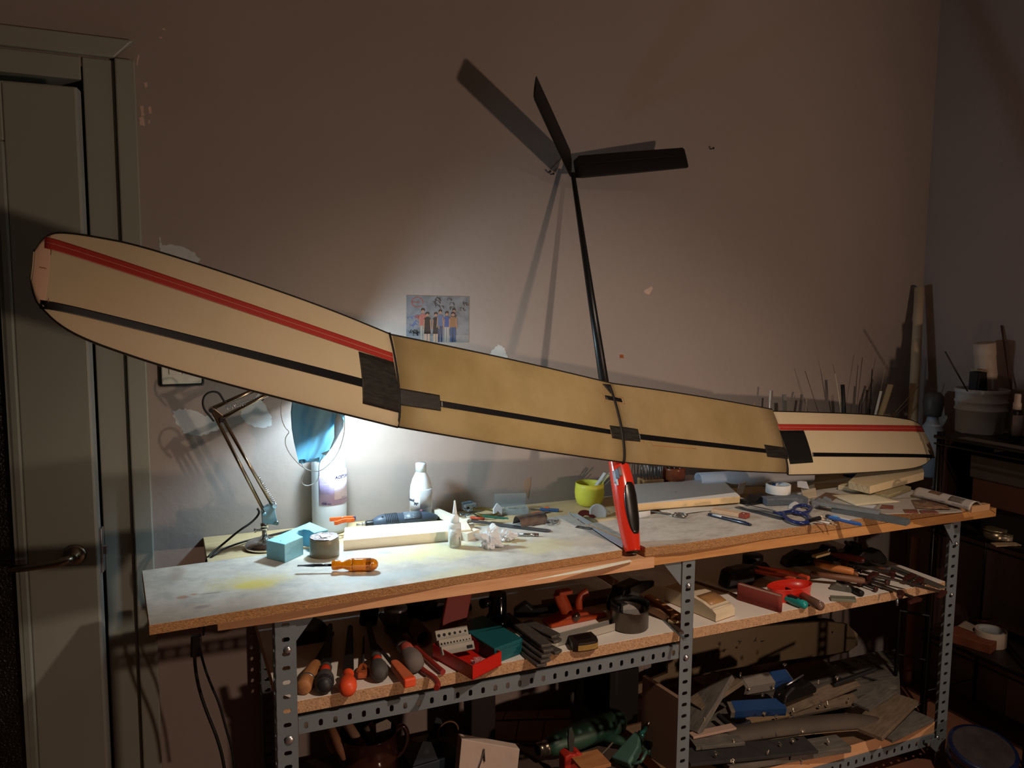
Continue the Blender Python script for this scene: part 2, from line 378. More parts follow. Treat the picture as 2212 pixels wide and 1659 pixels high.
bench=thing('workbench_frame','grey slotted angle steel frame carrying the workbench','shelving',(0,0,0))
ZTOP=.849
def post(x0,x1,yf,yb,z1,name='post',side=0):
    """L-shaped slotted upright; front flange x0..x1 at yf, side flange at x0 towards yb"""
    W=x1-x0; T=Matrix(((0,1,0,(x0+x1)/2),(0,0,1,yf),(1,0,0,.0),(0,0,0,1)))
    mb=MB(); s=slotted(z1,W); mb.add(s.v,s.f,T)
    d_=1 if yb>yf else -1
    T=Matrix(((0,0,1,x1-.001 if side else x0),(0,1,0,yf+d_*.0225),(1,0,0,0),(0,0,0,1)))
    s=slotted(z1,.045); mb.add(s.v,s.f,T)
    return obj(name,mb,STEELP,bench,solid=.002)
LPX=(.208,.254); MPX=(1.306,1.348); RPX=(2.368,2.414)
post(*LPX,1.812,1.9,ZTOP); post(*MPX,1.812,1.9,ZTOP,side=1); 
post(RPX[0],RPX[1],1.812,1.9,ZTOP,side=1)
post(.232,.273,2.42,2.3,ZTOP); post(1.31,1.352,2.42,2.3,ZTOP);
def beam(x0,x1,y,zt,side=1):
    W=.038; mb=MB(); s=slotted(x1-x0,W,hw=.0085,hh=.005); mb.add(s.v,s.f,Matrix(((1,0,0,x0),(0,0,1,y),(0,1,0,zt-W/2),(0,0,0,1))))
    mb.add([(x0,y,zt),(x1,y,zt),(x1,y+side*.03,zt),(x0,y+side*.03,zt)],[(0,1,2,3)])
    return obj('beam',mb,STEELP,bench,solid=.002)
beam(.256,1.304,1.815,.603); beam(.256,1.304,2.415,.603,-1); 
beam(1.35,2.366,1.818,.110); beam(1.35,2.366,2.415,.110,-1)
def gusset(px,dx,z,dz,y=1.809):
    mb=MB().prism([(px,z),(px+dx,z),(px,z+dz),],0,.002,Matrix(((1,0,0,0),(0,0,-1,y),(0,1,0,0),(0,0,0,1))))
    return obj('gusset',mb,STEELP,bench)
gusset(LPX[1],.045,ZTOP-.003,-.058,1.818); gusset(MPX[0],-.06,ZTOP-.003,-.07,1.818); gusset(RPX[0]+.01,-.05,ZTOP-.003,-.07,1.808); gusset(RPX[0]+.02,-.08,.10,-.07,1.808)
def bolt(x,z,y=1.809,r=.0085):
    mb=MB().lathe([(r,0),(r*.95,.002),(r*.6,.0045),(0,.005)],14,TR(x,y,z,PI/2)); obj('bolt',mb,ZINC,bench)
c=(LPX[0]+LPX[1])/2+.004
bolt(c,.775); bolt(c,.559,r=.0105); c=(MPX[0]+MPX[1])/2; bolt(c,.776); bolt(c,.566); c=(RPX[0]+RPX[1])/2; bolt(c+.006,.774,r=.006); bolt(c-.02,.099); bolt(c-.06,.085); bolt(c-.015,.055); bolt(c,.60,r=.006)
# ---- boards of the frame
def board(name,label,cat,x0,x1,y0,y1,z0,z1,top,edge):
    t=thing(name,label,cat,(x0,y0,z0))
    obj('core',MB().box(0,x1-x0,0,y1-y0,0,z1-z0-.001),edge,t)
    obj('surface',MB().box(.0005,x1-x0-.0005,.0005,y1-y0,z1-z0-.001,z1-z0),top,t)
    return t
board('shelf_board','white faced chipboard shelf holding the files and red tray','shelf',.214,1.304,1.812,2.40,.617,.648,MELA,WOODCHIP2)
board('shelf_board','white faced chipboard shelf holding the clamps and red bowl','shelf',1.350,2.36,1.812,2.40,.617,.648,MELA,WOODCHIP2)
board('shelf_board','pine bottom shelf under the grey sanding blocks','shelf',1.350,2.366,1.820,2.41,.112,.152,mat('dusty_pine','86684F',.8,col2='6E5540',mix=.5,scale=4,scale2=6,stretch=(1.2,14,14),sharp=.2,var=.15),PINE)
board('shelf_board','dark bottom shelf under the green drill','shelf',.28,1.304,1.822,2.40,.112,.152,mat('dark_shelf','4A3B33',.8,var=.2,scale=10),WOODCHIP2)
# ---- bench top: planks
t=thing('pine_worktop','long pine worktop lying on the grey steel frame','worktop',(0,0,0))
obj('plank',MB().box(.086,1.20,1.792,1.875,.849,.878),PINE,t,bevel=.001)
obj('plank',MB().box(1.203,2.578,1.806,1.875,.849,.878),mat('pine_amber','CC965C',.6,col2='B57F48',mix=.5,scale=4,scale2=6,stretch=(1.2,14,14),sharp=.2,var=.12),t,bevel=.001)
for y0,y1 in ((1.877,2.06),(2.062,2.245),(2.247,2.433)): obj('plank',MB().box(.086,2.5,y0,y1,.849,.878),PINEPALE,t,bevel=.0008)
# masking tape strip on the front plank
P=[onz(x,y,.8785) for x,y in ((1135,1256),(1360,1209),(1366,1213),(1290,1231))]
mb=MB().prism([(p.x,p.y) for p in P],.8783,.8788); obj('masking_tape',mb,mat('tape_cream','DCCFB6',.8),t)
# ---- loose chipboards
TOPW=mat('worn_work_surface','C3C0B8',.6,col2='8A8B8C',mix=.34,scale=45,scale2=13,sharp=.2,var=.13,bump=.12,bscale=60)
def stained(name,base,stains):
    """worn top with real glue and paint stains of their own shape"""
    m=base.copy(); m.name=name; nt=m.node_tree;N=nt.nodes;Lk=nt.links; b=N['Principled BSDF']
    src=b.inputs['Base Color'].links[0].from_socket
    tc=N.new('ShaderNodeTexCoord')
    nz=N.new('ShaderNodeTexNoise'); nz.inputs['Scale'].default_value=22; nz.inputs['Detail'].default_value=5; Lk.new(tc.outputs['Object'],nz.inputs['Vector'])
    for (x,y,rx,ry,col,st) in stains:
        s=N.new('ShaderNodeVectorMath'); s.operation='SUBTRACT'; Lk.new(tc.outputs['Object'],s.inputs[0]); s.inputs[1].default_value=(x,y,0)
        q=N.new('ShaderNodeVectorMath'); q.operation='MULTIPLY'; Lk.new(s.outputs[0],q.inputs[0]); q.inputs[1].default_value=(1/rx,1/ry,0)
        l=N.new('ShaderNodeVectorMath'); l.operation='LENGTH'; Lk.new(q.outputs[0],l.inputs[0])
        a=N.new('ShaderNodeMath'); a.operation='MULTIPLY_ADD'; Lk.new(nz.outputs['Fac'],a.inputs[0]); a.inputs[1].default_value=1.6; Lk.new(l.outputs['Value'],a.inputs[2])
        r=N.new('ShaderNodeMapRange'); r.inputs['From Min'].default_value=1.35; r.inputs['From Max'].default_value=2.0; r.inputs['To Min'].default_value=st; r.inputs['To Max'].default_value=0; Lk.new(a.outputs[0],r.inputs['Value'])
        mx=N.new('ShaderNodeMix'); mx.data_type='RGBA'; Lk.new(r.outputs[0],mx.inputs['Factor']); Lk.new(src,mx.inputs['A']); mx.inputs['B'].default_value=(*lin(col),1); src=mx.outputs['Result']
    Lk.new(src,b.inputs['Base Color']); return m
ST=[]
for px,py,rx,ry,c_,s_ in ((550,1262,.045,.03,'D9C63A',.9),(540,1258,.10,.06,'C9BE7A',.5),(395,1290,.014,.010,'A5735A',.7),(420,1284,.012,.008,'A5735A',.7),(460,1281,.04,.004,'8C7264',.6),(380,1240,.02,.05,'9A8A7C',.6),(437,1311,.02,.012,'77706C',.5),
      (860,1205,.10,.04,'CFC98E',.5),(960,1190,.12,.08,'CCC489',.5),(1000,1240,.10,.05,'D0CB9C',.45),(1180,1180,.10,.06,'C9BE86',.5),(1090,1170,.07,.04,'CBC186',.5),(690,1205,.05,.03,'CCC7A0',.4),(840,1245,.16,.04,'AFC0C9',.5),(470,1330,.12,.05,'A8B0B3',.4),(1260,1170,.10,.05,'B4A58F',.4),(930,1150,.04,.02,'C59A8C',.3),(860,1190,.03,.02,'C59A8C',.3)):
    p=onz(px,py,.9); ST.append((p.x,p.y,rx,ry,c_,s_))
TOPL=stained('worn_top_left',TOPW,ST)
cb=[(-.047,1.748),(1.116,1.822),(1.150,2.19),(-.068,2.115)]
t=thing('chipboard_sheet','stained left chipboard sheet overhanging the end of the workbench','board',(0,0,0))
obj('core',MB().prism(cb,.879,.8995),WOODCHIP,t); obj('surface',MB().prism([(x*.9985+.0008,y*.9985+.003) for x,y in cb],.8995,.9003),TOPL,t)
TOPR=mat('worn_work_surface_right','C2BEB6',.65,col2='948C82',mix=.38,scale=50,scale2=16,sharp=.16,var=.14,stretch=(1,2.2,1),bump=.12,bscale=60)
a=onz(1270,1131,.906);b=onz(1393,1182,.906)
cb2=[(b.x,1.800),(1.3,1.792),(1.45,1.796),(1.60,1.803),(2.43,1.806),(2.43,2.17),(a.x,a.y)]
t=thing('chipboard_sheet','thicker worn right chipboard sheet under the pen and blue scissors','board',(0,0,0))
cb2b=[(1.196,1.787)]+[(x,y-.012 if i<5 else y) for i,(x,y) in enumerate(cb2)][1:]
obj('core',MB().prism(cb2,.879,.9055),WOODCHIP,t,bevel=.003); obj('surface',MB().prism([(x*.999+.0016,y*.997+.006) for x,y in cb2],.9055,.9062),TOPR,t)
# ================================================================== GLIDER
GM=Matrix(((0.95636046,0.07105839,0.28228543,1.1486),(0.22118889,0.4551969,-0.85833455,1.815),(-0.19091922,0.88331562,0.41961499,.885),(0,0,0,1)))
G=thing('model_glider','large cream model sailplane standing nose down on the workbench','glider',GM)
GI=GM.inverted()
def rayG(x,y):
    o=GI@CAM; d=(GI.to_3x3()@ray(x,y)); return o,d
HW,B1,D1,B2,D2=.0235,.7423,.0351,.7421,.2168
aLE,c0,oLE1,c1,oLEt,ct=.2502,.2429,.0159,.2306,.0868,.1429
class Panel:
    """flat reference plane of a wing panel in glider space: origin, span axis, chord axis, normal"""
    def __init__(s,o,span,T=.011):
        s.o=V(o); s.e=V(span).normalized(); s.c=V((0,1,0)); s.c=(s.c-s.e*s.c.dot(s.e)).normalized(); s.n=s.e.cross(s.c)
        if s.n.z<0: s.n=-s.n
        s.T=T
    def px(s,x,y):
        o,d=rayG(x,y); k=(s.o+s.n*s.T*.8-o).dot(s.n)/d.dot(s.n); q=o+d*k-s.o
        return q.dot(s.e),q.dot(s.c)
    def le_te(s,u):
        i=0
        st=s.st
        if u<=st[0][0]: a,b=st[0],st[1]
        elif u>=st[-1][0]: a,b=st[-2],st[-1]
        else:
            for a,b in zip(st,st[1:]):
                if a[0]<=u<=b[0]: break
        t=(u-a[0])/(b[0]-a[0]+1e-9); t=max(-.02,min(1.02,t))
        return a[1]+(b[1]-a[1])*t, a[2]+(b[2]-a[2])*t
    def h(s,f,ch):
        f=max(0,min(1,f)); th=5*.09*(.2969*math.sqrt(f)-.126*f-.3516*f*f+.2843*f**3-.1015*f**4)
        cam_=.035*4*f*(1-f)*.8
        return (cam_+th)*ch,(cam_-th)*ch
    def pt(s,u,v,lift=0,bottom=False):
        le,te=s.le_te(u); ch=max(te-le,.004); f=(v-le)/ch; a,b=s.h(f,ch)
        return s.o+s.e*u+s.c*v+s.n*((b-lift) if bottom else (a+lift))
    def mesh(s,nc=30):
        mb=MB(); P=[]
        for u,le,te in s.st:
            row=[]
            for k in range(nc+1):
                f=.5-.5*math.cos(PI*k/nc); row.append(s.pt(u,le+(te-le)*f))
            for k in range(nc-1,0,-1):
                f=.5-.5*math.cos(PI*k/nc); row.append(s.pt(u,le+(te-le)*f,bottom=True))
            row.append(row[0]); P.append(row)
        mb.grid(P); n=len(P[0])-1
        for r in (P[0],P[-1]): mb.add(r[:-1],[tuple(range(n))])
        return mb
    def strip(s,quad,lift=.0006,nu=70,nv=8,px=True):
        """a film laid on the upper skin; quad corners in picture or panel coords"""
        q=[s.px(*p) if px else p for p in quad]; P=[]
        for i in range(nu+1):
            t=i/nu; a=(q[0][0]+(q[1][0]-q[0][0])*t,q[0][1]+(q[1][1]-q[0][1])*t); b=(q[3][0]+(q[2][0]-q[3][0])*t,q[3][1]+(q[2][1]-q[3][1])*t)
            P.append([s.pt(a[0]+(b[0]-a[0])*j/nv,a[1]+(b[1]-a[1])*j/nv,lift) for j in range(nv+1)])
        return MB().grid(P)
WINGM=mat('cream_wing_skin','D6C7A8',.55,var=.05,scale=7,col2='DCC79C',mix=.34,scale2=4,sharp=.25,transl=.16,spec=.35)
WINGC=mat('amber_wing_skin','C8B288',.55,var=.07,scale=6,col2='A78F60',mix=.5,scale2=4,sharp=.25,transl=.42,spec=.35)
REDF=mat('red_wing_film','A62F26',.5,var=.08,scale=12); EDGE=mat('black_edge_tape','14100E',.6)
LINE=mat('red_pencil_line','A86A44',.8)
PATCHM=mat('dark_fibre_patch','1C1A16',.5,var=.5,scale=50,col2='35312A',mix=.4,scale2=30,sharp=.2,stretch=(1,4,1))
def mkpanel(o,span,le,te,skin,lab_):
    p=Panel(o,span); 
    L=[p.px(*q) for q in le]; Tt=[p.px(*q) for q in te]
    def itp(A,u):
        A=sorted(A)
        if u<=A[0][0]: a,b=A[0],A[1]
        elif u>=A[-1][0]: a,b=A[-2],A[-1]
        else:
            for a,b in zip(A,A[1:]):
                if a[0]<=u<=b[0]: break
        return a[1]+(b[1]-a[1])*(u-a[0])/(b[0]-a[0]+1e-9)
    return p,L,Tt,itp
oR=V((0,aLE,HW)); cd1,sd1=math.cos(D1),math.sin(D1)
PAN={}
for s in(-1,1):
    p=Panel(oR,(s*cd1,0,sd1)); L=B1; n=9
    p.st=[(max(0,L*i/n),oLE1*i/n-.004*math.sin(PI*i/n),c0+(oLE1+c1-c0)*i/n+.004*math.sin(PI*i/n)) for i in range(n+1)]
    PAN[('c',s)]=p
    j=oR+V((s*cd1,0,sd1))*B1
    q=Panel(j,(s*math.cos(D2),0,math.sin(D2)))
    # rounded tip outline taken along the span
    if s<0: le=[(862,922),(600,857),(400,803),(300,772),(190,733),(130,700),(92,662),(77,640),(69,600)]; te=[(845,716),(700,656),(500,586),(300,522),(200,503),(150,496),(118,496),(95,510),(80,535)]
    else: le=[(1704.5,1025.8),(1772,1024.7),(1857,1021.6),(1964,1014),(1998,1005.6),(2014,993),(2017,988)]; te=[(1667,885),(1836,890),(1900,894),(1964,902.5),(1985,909),(1995.6,920.6),(2012.6,952.5),(2017,969.5)]
    def chaikin(P,k=2):
        for _ in range(k):
            Q=[P[0]]
            for a,b in zip(P,P[1:]): Q+=[(a[0]*.75+b[0]*.25,a[1]*.75+b[1]*.25),(a[0]*.25+b[0]*.75,a[1]*.25+b[1]*.75)]
            P=Q+[P[-1]]
        return P
    le=chaikin(le); te=chaikin(te)
    A=sorted(q.px(*t_) for t_ in le); B=sorted(q.px(*t_) for t_ in te); um=max(A[-1][0],B[-1][0])
    def itp(A,u):
        if u<=A[0][0]: a,b=A[0],A[1]
        elif u>=A[-1][0]: return A[-1][1]
        else:
            for a,b in zip(A,A[1:]):
                if a[0]<=u<=b[0]: break
        return a[1]+(b[1]-a[1])*(u-a[0])/(b[0]-a[0]+1e-9)
    us=[um*.045*i for i in range(17)]+[um*(.72+.28*math.sin(PI/2*i/48)) for i in range(1,49)]
    us[0]=.0005
    q.st=[(u,itp(A,u),itp(B,u)) for u in us]
    ule=[x for x in q.st]; l_,t_=q.st[-1][1],q.st[-1][2]; mdd=(l_+t_)/2; q.st[-1]=(um,mdd-abs(t_-l_)*.3,mdd+abs(t_-l_)*.3)
    q.um=um; PAN[('t',s)]=q
for (k,s),p in PAN.items():
    p.ob=obj('wing_panel',p.mesh(),WINGC if k=='c' else WINGM,G)
    # dark hinge/trailing edge and leading edge tape
    wt=.0045; 
    mb=MB(); P=[[p.pt(u,te-f*wt*(1 if te-le>.05 else .5),.0005) for f in(1,.5,0)] for u,le,te in p.st]; mb.grid(P)
    P=[[p.pt(u,le+f,.0005) for f in(0,.0012,.0025)] for u,le,te in p.st]; mb.grid(P)
    P=[[p.pt(u,le+f,.0005,bottom=True) for f in(0,.002,.004)] for u,le,te in p.st]; mb.grid(P)
    obj('edge_tape',mb,EDGE,p.ob)
def film(key,quad,m_,name,lift=.0006,**k): return obj(name,PAN[key].strip(quad,lift,**k),m_,PAN[key].ob,solid=.0003)
cl,cr,tl,tr=('c',-1),('c',1),('t',-1),('t',1)
# left tip panel
film(tl,[(101,507),(846,763),(847,784),(98,534)],REDF,'red_stripe',.0013)
film(tl,[(101,519.5),(846,773),(846,774.4),(101,521)],mat('pale_seam','BF7A66',.6),'stripe_seam',.0018,nv=1)
film(tl,[(89,646),(783,822),(800,844),(91,663)],CARBON,'spar_strip',.0009)
film(tl,[(771,761),(847,784),(860,893),(781,873)],PATCHM,'joint_patch',.0014)
_p=PAN[tl]; _u=_p.px(108,560)[0]; _r=[]
for i in range(25):
    u_=_u+(_p.um*.997-_u)*math.sin(PI/2*i/24); l_,t_=_p.le_te(u_); _r.append([_p.pt(u_,l_+(t_-l_)*f_,.0007) for f_ in [.03+.94*j/16 for j in range(17)]])
obj('tip_block',MB().grid(_r),mat('pinkish_tip','D9B79E',.6),_p.ob,solid=.0003)
film(tl,[(110,538),(112,538),(106,652),(104,652)],mat('tip_seam','9C7A66',.7),'tip_seam',.0011,nv=1)
film(tl,[(86,576),(99,580),(99,582),(86,578)],LINE,'pencil_line',.0014,nv=1,nu=4)
film(tl,[(844,716),(848,716),(865,922),(861,922)],EDGE,'joint_line',.0016,nu=4,nv=10)
# centre panels
film(cl,[(858,841),(945,856),(949,890),(862,877)],PATCHM,'joint_patch',.0010)
film(cl,[(946,868),(1313,930),(1315,940),(947,881)],CARBON,'spar_strip',.0009)
film(cl,[(1312,921),(1345,925),(1350,954),(1318,948)],PATCHM,'spar_plate',.0013)
film(cr,[(1341,924),(1373,929),(1379,956),(1348,953)],PATCHM,'spar_plate',.0013)
film(cl,[(1306,854),(1325,857.5),(1327,867),(1307,863)],BLACKP,'servo_slot',.0011,nu=3,nv=3)
film(cr,[(1321,857),(1341,861),(1343,870),(1323,866)],BLACKP,'servo_slot',.0011,nu=3,nv=3)
film(cl,[(1304,828),(1320,829),(1324,851),(1319,850)],EDGE,'root_fairing',.0012,nu=3,nv=6)
film(cr,[(1318,829),(1323,832),(1321,849),(1316,849)],EDGE,'root_fairing',.0012,nu=3,nv=6)
film(cl,[(1317,829),(1322,829),(1353.5,1001),(1348.5,1001)],EDGE,'root_line',.0014,nu=2,nv=24)
film(cr,[(1374,939),(1651,971.5),(1652,980),(1377,951)],CARBON,'spar_strip',.0009)
film(cr,[(1646,962),(1691,968),(1702,993),(1654,988)],PATCHM,'joint_patch',.0012)
for a,b in (((1301,850),(1345,858)),((1301,850),(1306,867)),((1306,867),(1348,873)),((1345,858),(1348,873)),((1400,953),(1405,963)),((1405,963),(1500,970)),((1300,921),(1302,928)),((1381,936),(1384,942)),((1385,953),(1387,959))):
    key=cl if a[0]<1321 and b[0]<1330 else cr
    film(key,[a,b,(b[0]+.8,b[1]+1.2),(a[0]+.8,a[1]+1.2)],LINE,'pencil_line',.0004,nv=1,nu=4)
# right tip panel
film(tr,[(1676,916.4),(1995,919),(2000,932.5),(1681,930)],REDF,'red_stripe',.0013)
film(tr,[(1679,923),(1997,925.6),(1997,926.6),(1679,924)],MATS['pale_seam'],'stripe_seam',.0018,nv=1)
film(tr,[(1680,931),(1734,931),(1754,1000),(1704.5,1003.5)],mat('black_fibre_patch','0C0B0B',.5,var=.2,scale=40),'joint_patch',.0014)
film(tr,[(1751,979),(2017,982),(2017,989),(1752,987.5)],CARBON,'spar_strip',.0009)
film(tr,[(1664,886),(1668,886),(1706,1025),(1702,1025)],EDGE,'joint_line',.0016,nu=3,nv=12)
for s in(-1,1):
    # servo horns / rib lines on film
    pass
# fuselage pod: sections along y (nose -> wing)
POD=mat('red_gloss_pod','D2301C',.22,coat=.5,spec=.6,var=.05,scale=5)
def sections(S,n=20,T=None):
    """S: (y, cx, cz, rx, rz)"""
    P=[]
    for y,cx,cz,rx,rz in S:
        P.append([(cx+rx*math.cos(2*PI*k/n),y,cz+rz*math.sin(2*PI*k/n)) for k in range(n+1)])
    mb=MB().grid(P); 
    mb.add(P[0][:-1],[tuple(range(n))]); mb.add(P[-1][:-1],[tuple(range(n))]); return mb
S=[(.008,0,-.002,.0215,.020),(.012,0,-.002,.0225,.021),(.05,0,-.002,.0265,.026),(.10,0,-.001,.0300,.030),(.16,0,0,.0325,.032),(.21,0,0,.0325,.031),(.25,0,-.002,.0300,.027),(.30,0,-.006,.0270,.023),(.36,0,-.008,.023,.020),(.44,0,-.009,.0185,.0175),(.50,0,-.009,.0155,.0155)]
pod=obj('pod',sections(S,28),POD,G)
obj('nose_opening',sections([(.0065,0,-.002,.020,.0185),(.0082,0,-.002,.020,.0185)],24),BLACKP,pod)
# canopy: raised shell on the camera-right upper side
def canopy():
    P=[]; n=16
    for i in range(n+1):
        t=i/n; y=.052+.142*t; wdt=math.sin(PI*min(1,max(0,t*.96+.02)))**.38
        # pod radius there
        for a,b in zip(S,S[1:]):
            if a[0]<=y<=b[0]: break
        k=(y-a[0])/(b[0]-a[0]); rx=a[3]+(b[3]-a[3])*k; rz=a[4]+(b[4]-a[4])*k; cz=a[2]+(b[2]-a[2])*k
        row=[]
        for j in range(11):
            an=math.radians(98)+math.radians(-42)*wdt*(j/10*2-1)
            e=.0016
            row.append(((rx+e)*math.cos(an),y,cz+(rz+e)*math.sin(an)))
        P.append(row)
    return MB().grid(P)
obj('canopy',canopy(),mat('black_canopy','15110E',.3,spec=.6,coat=.3),pod,solid=.001)
# worn grey-blue sticker near the wing root
P=[]
def podpt(y,an,e=.0012):
    for a,b in zip(S,S[1:]):
        if a[0]<=y<=b[0]: break
    k=(y-a[0])/(b[0]-a[0]); return ((a[3]+(b[3]-a[3])*k+e)*math.cos(an),y,a[2]+(b[2]-a[2])*k+(a[4]+(b[4]-a[4])*k+e)*math.sin(an))
for nm,col,(y0,y1),(a0,a1) in (('sticker','8C97A5',(.195,.232),(160,176)),('sticker','5F7389',(.205,.235),(144,158)),('sticker','7E6A66',(.212,.24),(128,142)),('sticker','C5CBD2',(.188,.206),(155,166))):
    g=[[podpt(y0+(y1-y0)*i/5,math.radians(a0+(a1-a0)*j/4)) for j in range(5)] for i in range(6)]
    obj(nm,MB().grid(g),mat('sticker_'+col,col,.5,var=.2,scale=80),pod,solid=.0004)
# boom
mb=MB().tube([(0,.49,-.009),(0,.8,-.006),(0,1.235,0),],[.0145,.0115,.0075],16)
obj('tail_boom',mb,CARBON,G)
FB,CS0,LS,OLS,CS1,VD=1.2117,.092,.3903,.0272,.0826,.5701
TAILM=mat('black_tail_skin','0D0C0D',.55,var=.2,scale=20)
for s in(-1,1):
    cv,sv=math.cos(VD),math.sin(VD); e=V((s*cv,0,sv)); c=V((0,1,0)); n=e.cross(c)*(1 if s>0 else -1)
    if s<0: c=c*math.cos(.2)+n*math.sin(.2); n=-e.cross(c)
    st=[(.008,.006,CS0-.02),(.03,.004,CS0),(LS*.5,OLS*.5,OLS*.5+(CS0+CS1)/2),(LS*.985,OLS*.985,OLS+CS1-.001),(LS,OLS+.004,OLS+CS1-.008)]
    P=[]
    for u,le,te in st:
        row=[]
        for k in range(13):
            f=.5-.5*math.cos(PI*k/12); th=5*.07*(.2969*math.sqrt(f)-.126*f-.3516*f*f+.2843*f**3-.1015*f**4)*(te-le); row.append(V((0,FB,0))+V((0,.045,0))+e*u+c*(le+(te-le)*f-.045)+n*th)
        for k in range(11,-1,-1):
            f=.5-.5*math.cos(PI*k/12); th=5*.07*(.2969*math.sqrt(f)-.126*f-.3516*f*f+.2843*f**3-.1015*f**4)*(te-le); row.append(V((0,FB,0))+V((0,.045,0))+e*u+c*(le+(te-le)*f-.045)-n*th)
        P.append(row)
    mb=MB().grid(P); mb.add(P[0][:-1],[tuple(range(len(P[0])-1))]); mb.add(P[-1][:-1],[tuple(range(len(P[0])-1))])
    st_=obj('tail_plane',mb,TAILM,G)
    g=[[V((0,FB,0))+V((0,.045,0))+e*u+c*(le+(te-le)*f-.045)-n*.0045*(1 if s<0 else -1) for f in(.58,.60)] for u,le,te in st[1:4]]
    obj('hinge_line',MB().grid(g),mat('hinge_tape','2A2320',.6),st_,solid=.0005)
# ================================================================== ON THE BENCH
LZ,RZ,PZ=.9004,.9063,.8782
def at(px,py,z,rz=0,dz=0): p=onz(px,py,z); return TR(p.x,p.y,z+dz,0,0,rz)
# ---- desk lamp -------------------------------------------------------------
LY=2.265
def L3(x,y,d=0): return ony(x,y,LY+d)
lt=thing('desk_lamp','chrome spring arm desk lamp with black cord at the left of the bench','lamp',(0,0,0))
bc=ony(572,1178,LY); bc.z=PZ
obj('base',MB().lathe([(.052,0),(.054,.006),(.050,.016),(.030,.024),(.012,.028),(.010,.034)],32,Matrix.Translation(bc)),CHROME,lt)
j0=L3(574,1128); mb=MB().cyl(bc+V((0,0,.03)),V((bc.x,LY,j0.z+.02)),.007).cyl(V((bc.x,LY,j0.z-.016)),V((bc.x,LY,j0.z)),.011); obj('stem',mb,CHROME,lt)
obj('thumb_screw',MB().cyl((bc.x-.024,LY,j0.z-.02),(bc.x-.004,LY,j0.z-.02),.003).cyl((bc.x-.028,LY,j0.z-.02),(bc.x-.022,LY,j0.z-.02),.006),CHROME,lt)
brk=[L3(*q) for q in ((564,1098),(590,1085),(599,1128),(592,1132),(566,1128))]
BR=mat('light_blue_bracket','7FA3B0',.4)
obj('bracket',MB().prism([(p.x,p.z) for p in brk],-.011,.011,Matrix(((1,0,0,0),(0,0,-1,LY),(0,1,0,0),(0,0,0,1)))),BR,lt,bevel=.001)
for x,y in ((570,1108),(596,1127)):
    p=L3(x,y); obj('joint_bolt',MB().cyl(p+V((0,-.019,0)),p+V((0,.019,0)),.0055),CHROME,lt)
def bar(a,b,w=.0045,name='arm_bar',m=None,dd=(-.008,.008)):
    mb=MB()
    for d_ in dd: mb.tube([a+V((0,d_,0)),b+V((0,d_,0))],w,4)
    return obj(name,mb,m or mat('bronze_reflecting_chrome','A8927C',.22,metal=1),lt)
bar(L3(571,1106),L3(460,890)); bar(L3(591,1096),L3(479,900))
# spring at the lower end
def spring(a,b,r,n,w=.0011):
    a=V(a);b=V(b);T=axm(a,b);L=(b-a).length
    return MB().tube([T@V((L*i/(n*8),r*math.cos(i*PI/4),r*math.sin(i*PI/4))) for i in range(n*8+1)],w,5)
obj('spring',spring(L3(594,1090),L3(556,1030),.0055,16),CHROME,lt)
obj('spring_rod',MB().cyl(L3(556,1030),L3(538,1000),.0015),CHROME,lt)
p=L3(592,1090); obj('spring_anchor',MB().cyl(p+V((0,-.016,0)),p+V((0,.016,0)),.0065),CHROME,lt)
elb=[L3(*q) for q in ((450,886),(458,878),(481,896),(484,908),(476,912),(462,896))]
obj('elbow',MB().prism([(p.x,p.z) for p in elb],-.010,.010,Matrix(((1,0,0,0),(0,0,-1,LY),(0,1,0,0),(0,0,0,1)))),MATS['bronze_reflecting_chrome'],lt,bevel=.001)
for x,y in ((455,885),(479,906)):
    p=L3(x,y); obj('joint_bolt',MB().cyl(p+V((0,-.018,0)),p+V((0,.018,0)),.006),CHROME,lt)
hd=L3(655,812,-.03)
bar(L3(455,884),L3(560,838,-.01)); bar(L3(560,838,-.01),hd); bar(L3(481,902),L3(592,845,-.01)); 
obj('spring',spring(L3(488,882),L3(562,861),.006,14),CHROME,lt); 
p=L3(565,860); obj('spring_anchor',MB().cyl(p+V((0,-.012,0)),p+V((0,.012,0)),.006),CHROME,lt)
bar(L3(565,860),L3(640,822,-.02),w=.003,dd=(0,))
# shade: opens to the lower right
SC=ony(728,880,2.215); sax=V((.66,.05,-.745)).normalized()
Ts=axm(SC-sax*.085,SC)@AX
SHM=mat('cream_lamp_shade','CFC8B8',.35,metal=.0,coat=.3)
obj('lamp_shade',MB().lathe([(.018,-.035),(.026,-.03),(.030,.0),(.048,.010),(.072,.032),(.088,.060),(.095,.085),(.0965,.087)],40,Ts,cap=False),SHM,lt,solid=.0012)
obj('shade_rim',MB().tube([Ts@V((.0965*math.cos(a),.0965*math.sin(a),.087)) for a in [i*PI/20 for i in range(40)]],.0022,6,closed=True),CHROME,lt)
obj('socket',MB().lathe([(.017,-.06),(.019,-.05),(.019,.02),(.015,.025)],20,Ts),BLACKP,lt)

obj('bulb',MB().lathe([(.010,.0),(.013,.012),(.024,.032),(.028,.048),(.024,.064),(.012,.073),(0,.076)],24,Ts@TR(0,0,.020)),mat('lit_bulb','F2F8FF',.3,emit=6),lt)
mb=MB().tube([hd,SC-sax*.115],.005,8); obj('head_arm',mb,CHROME,lt)
lamp('desk_lamp_light','POINT',tuple(SC+sax*.018),14.5,(.66,.88,1.0),.028)
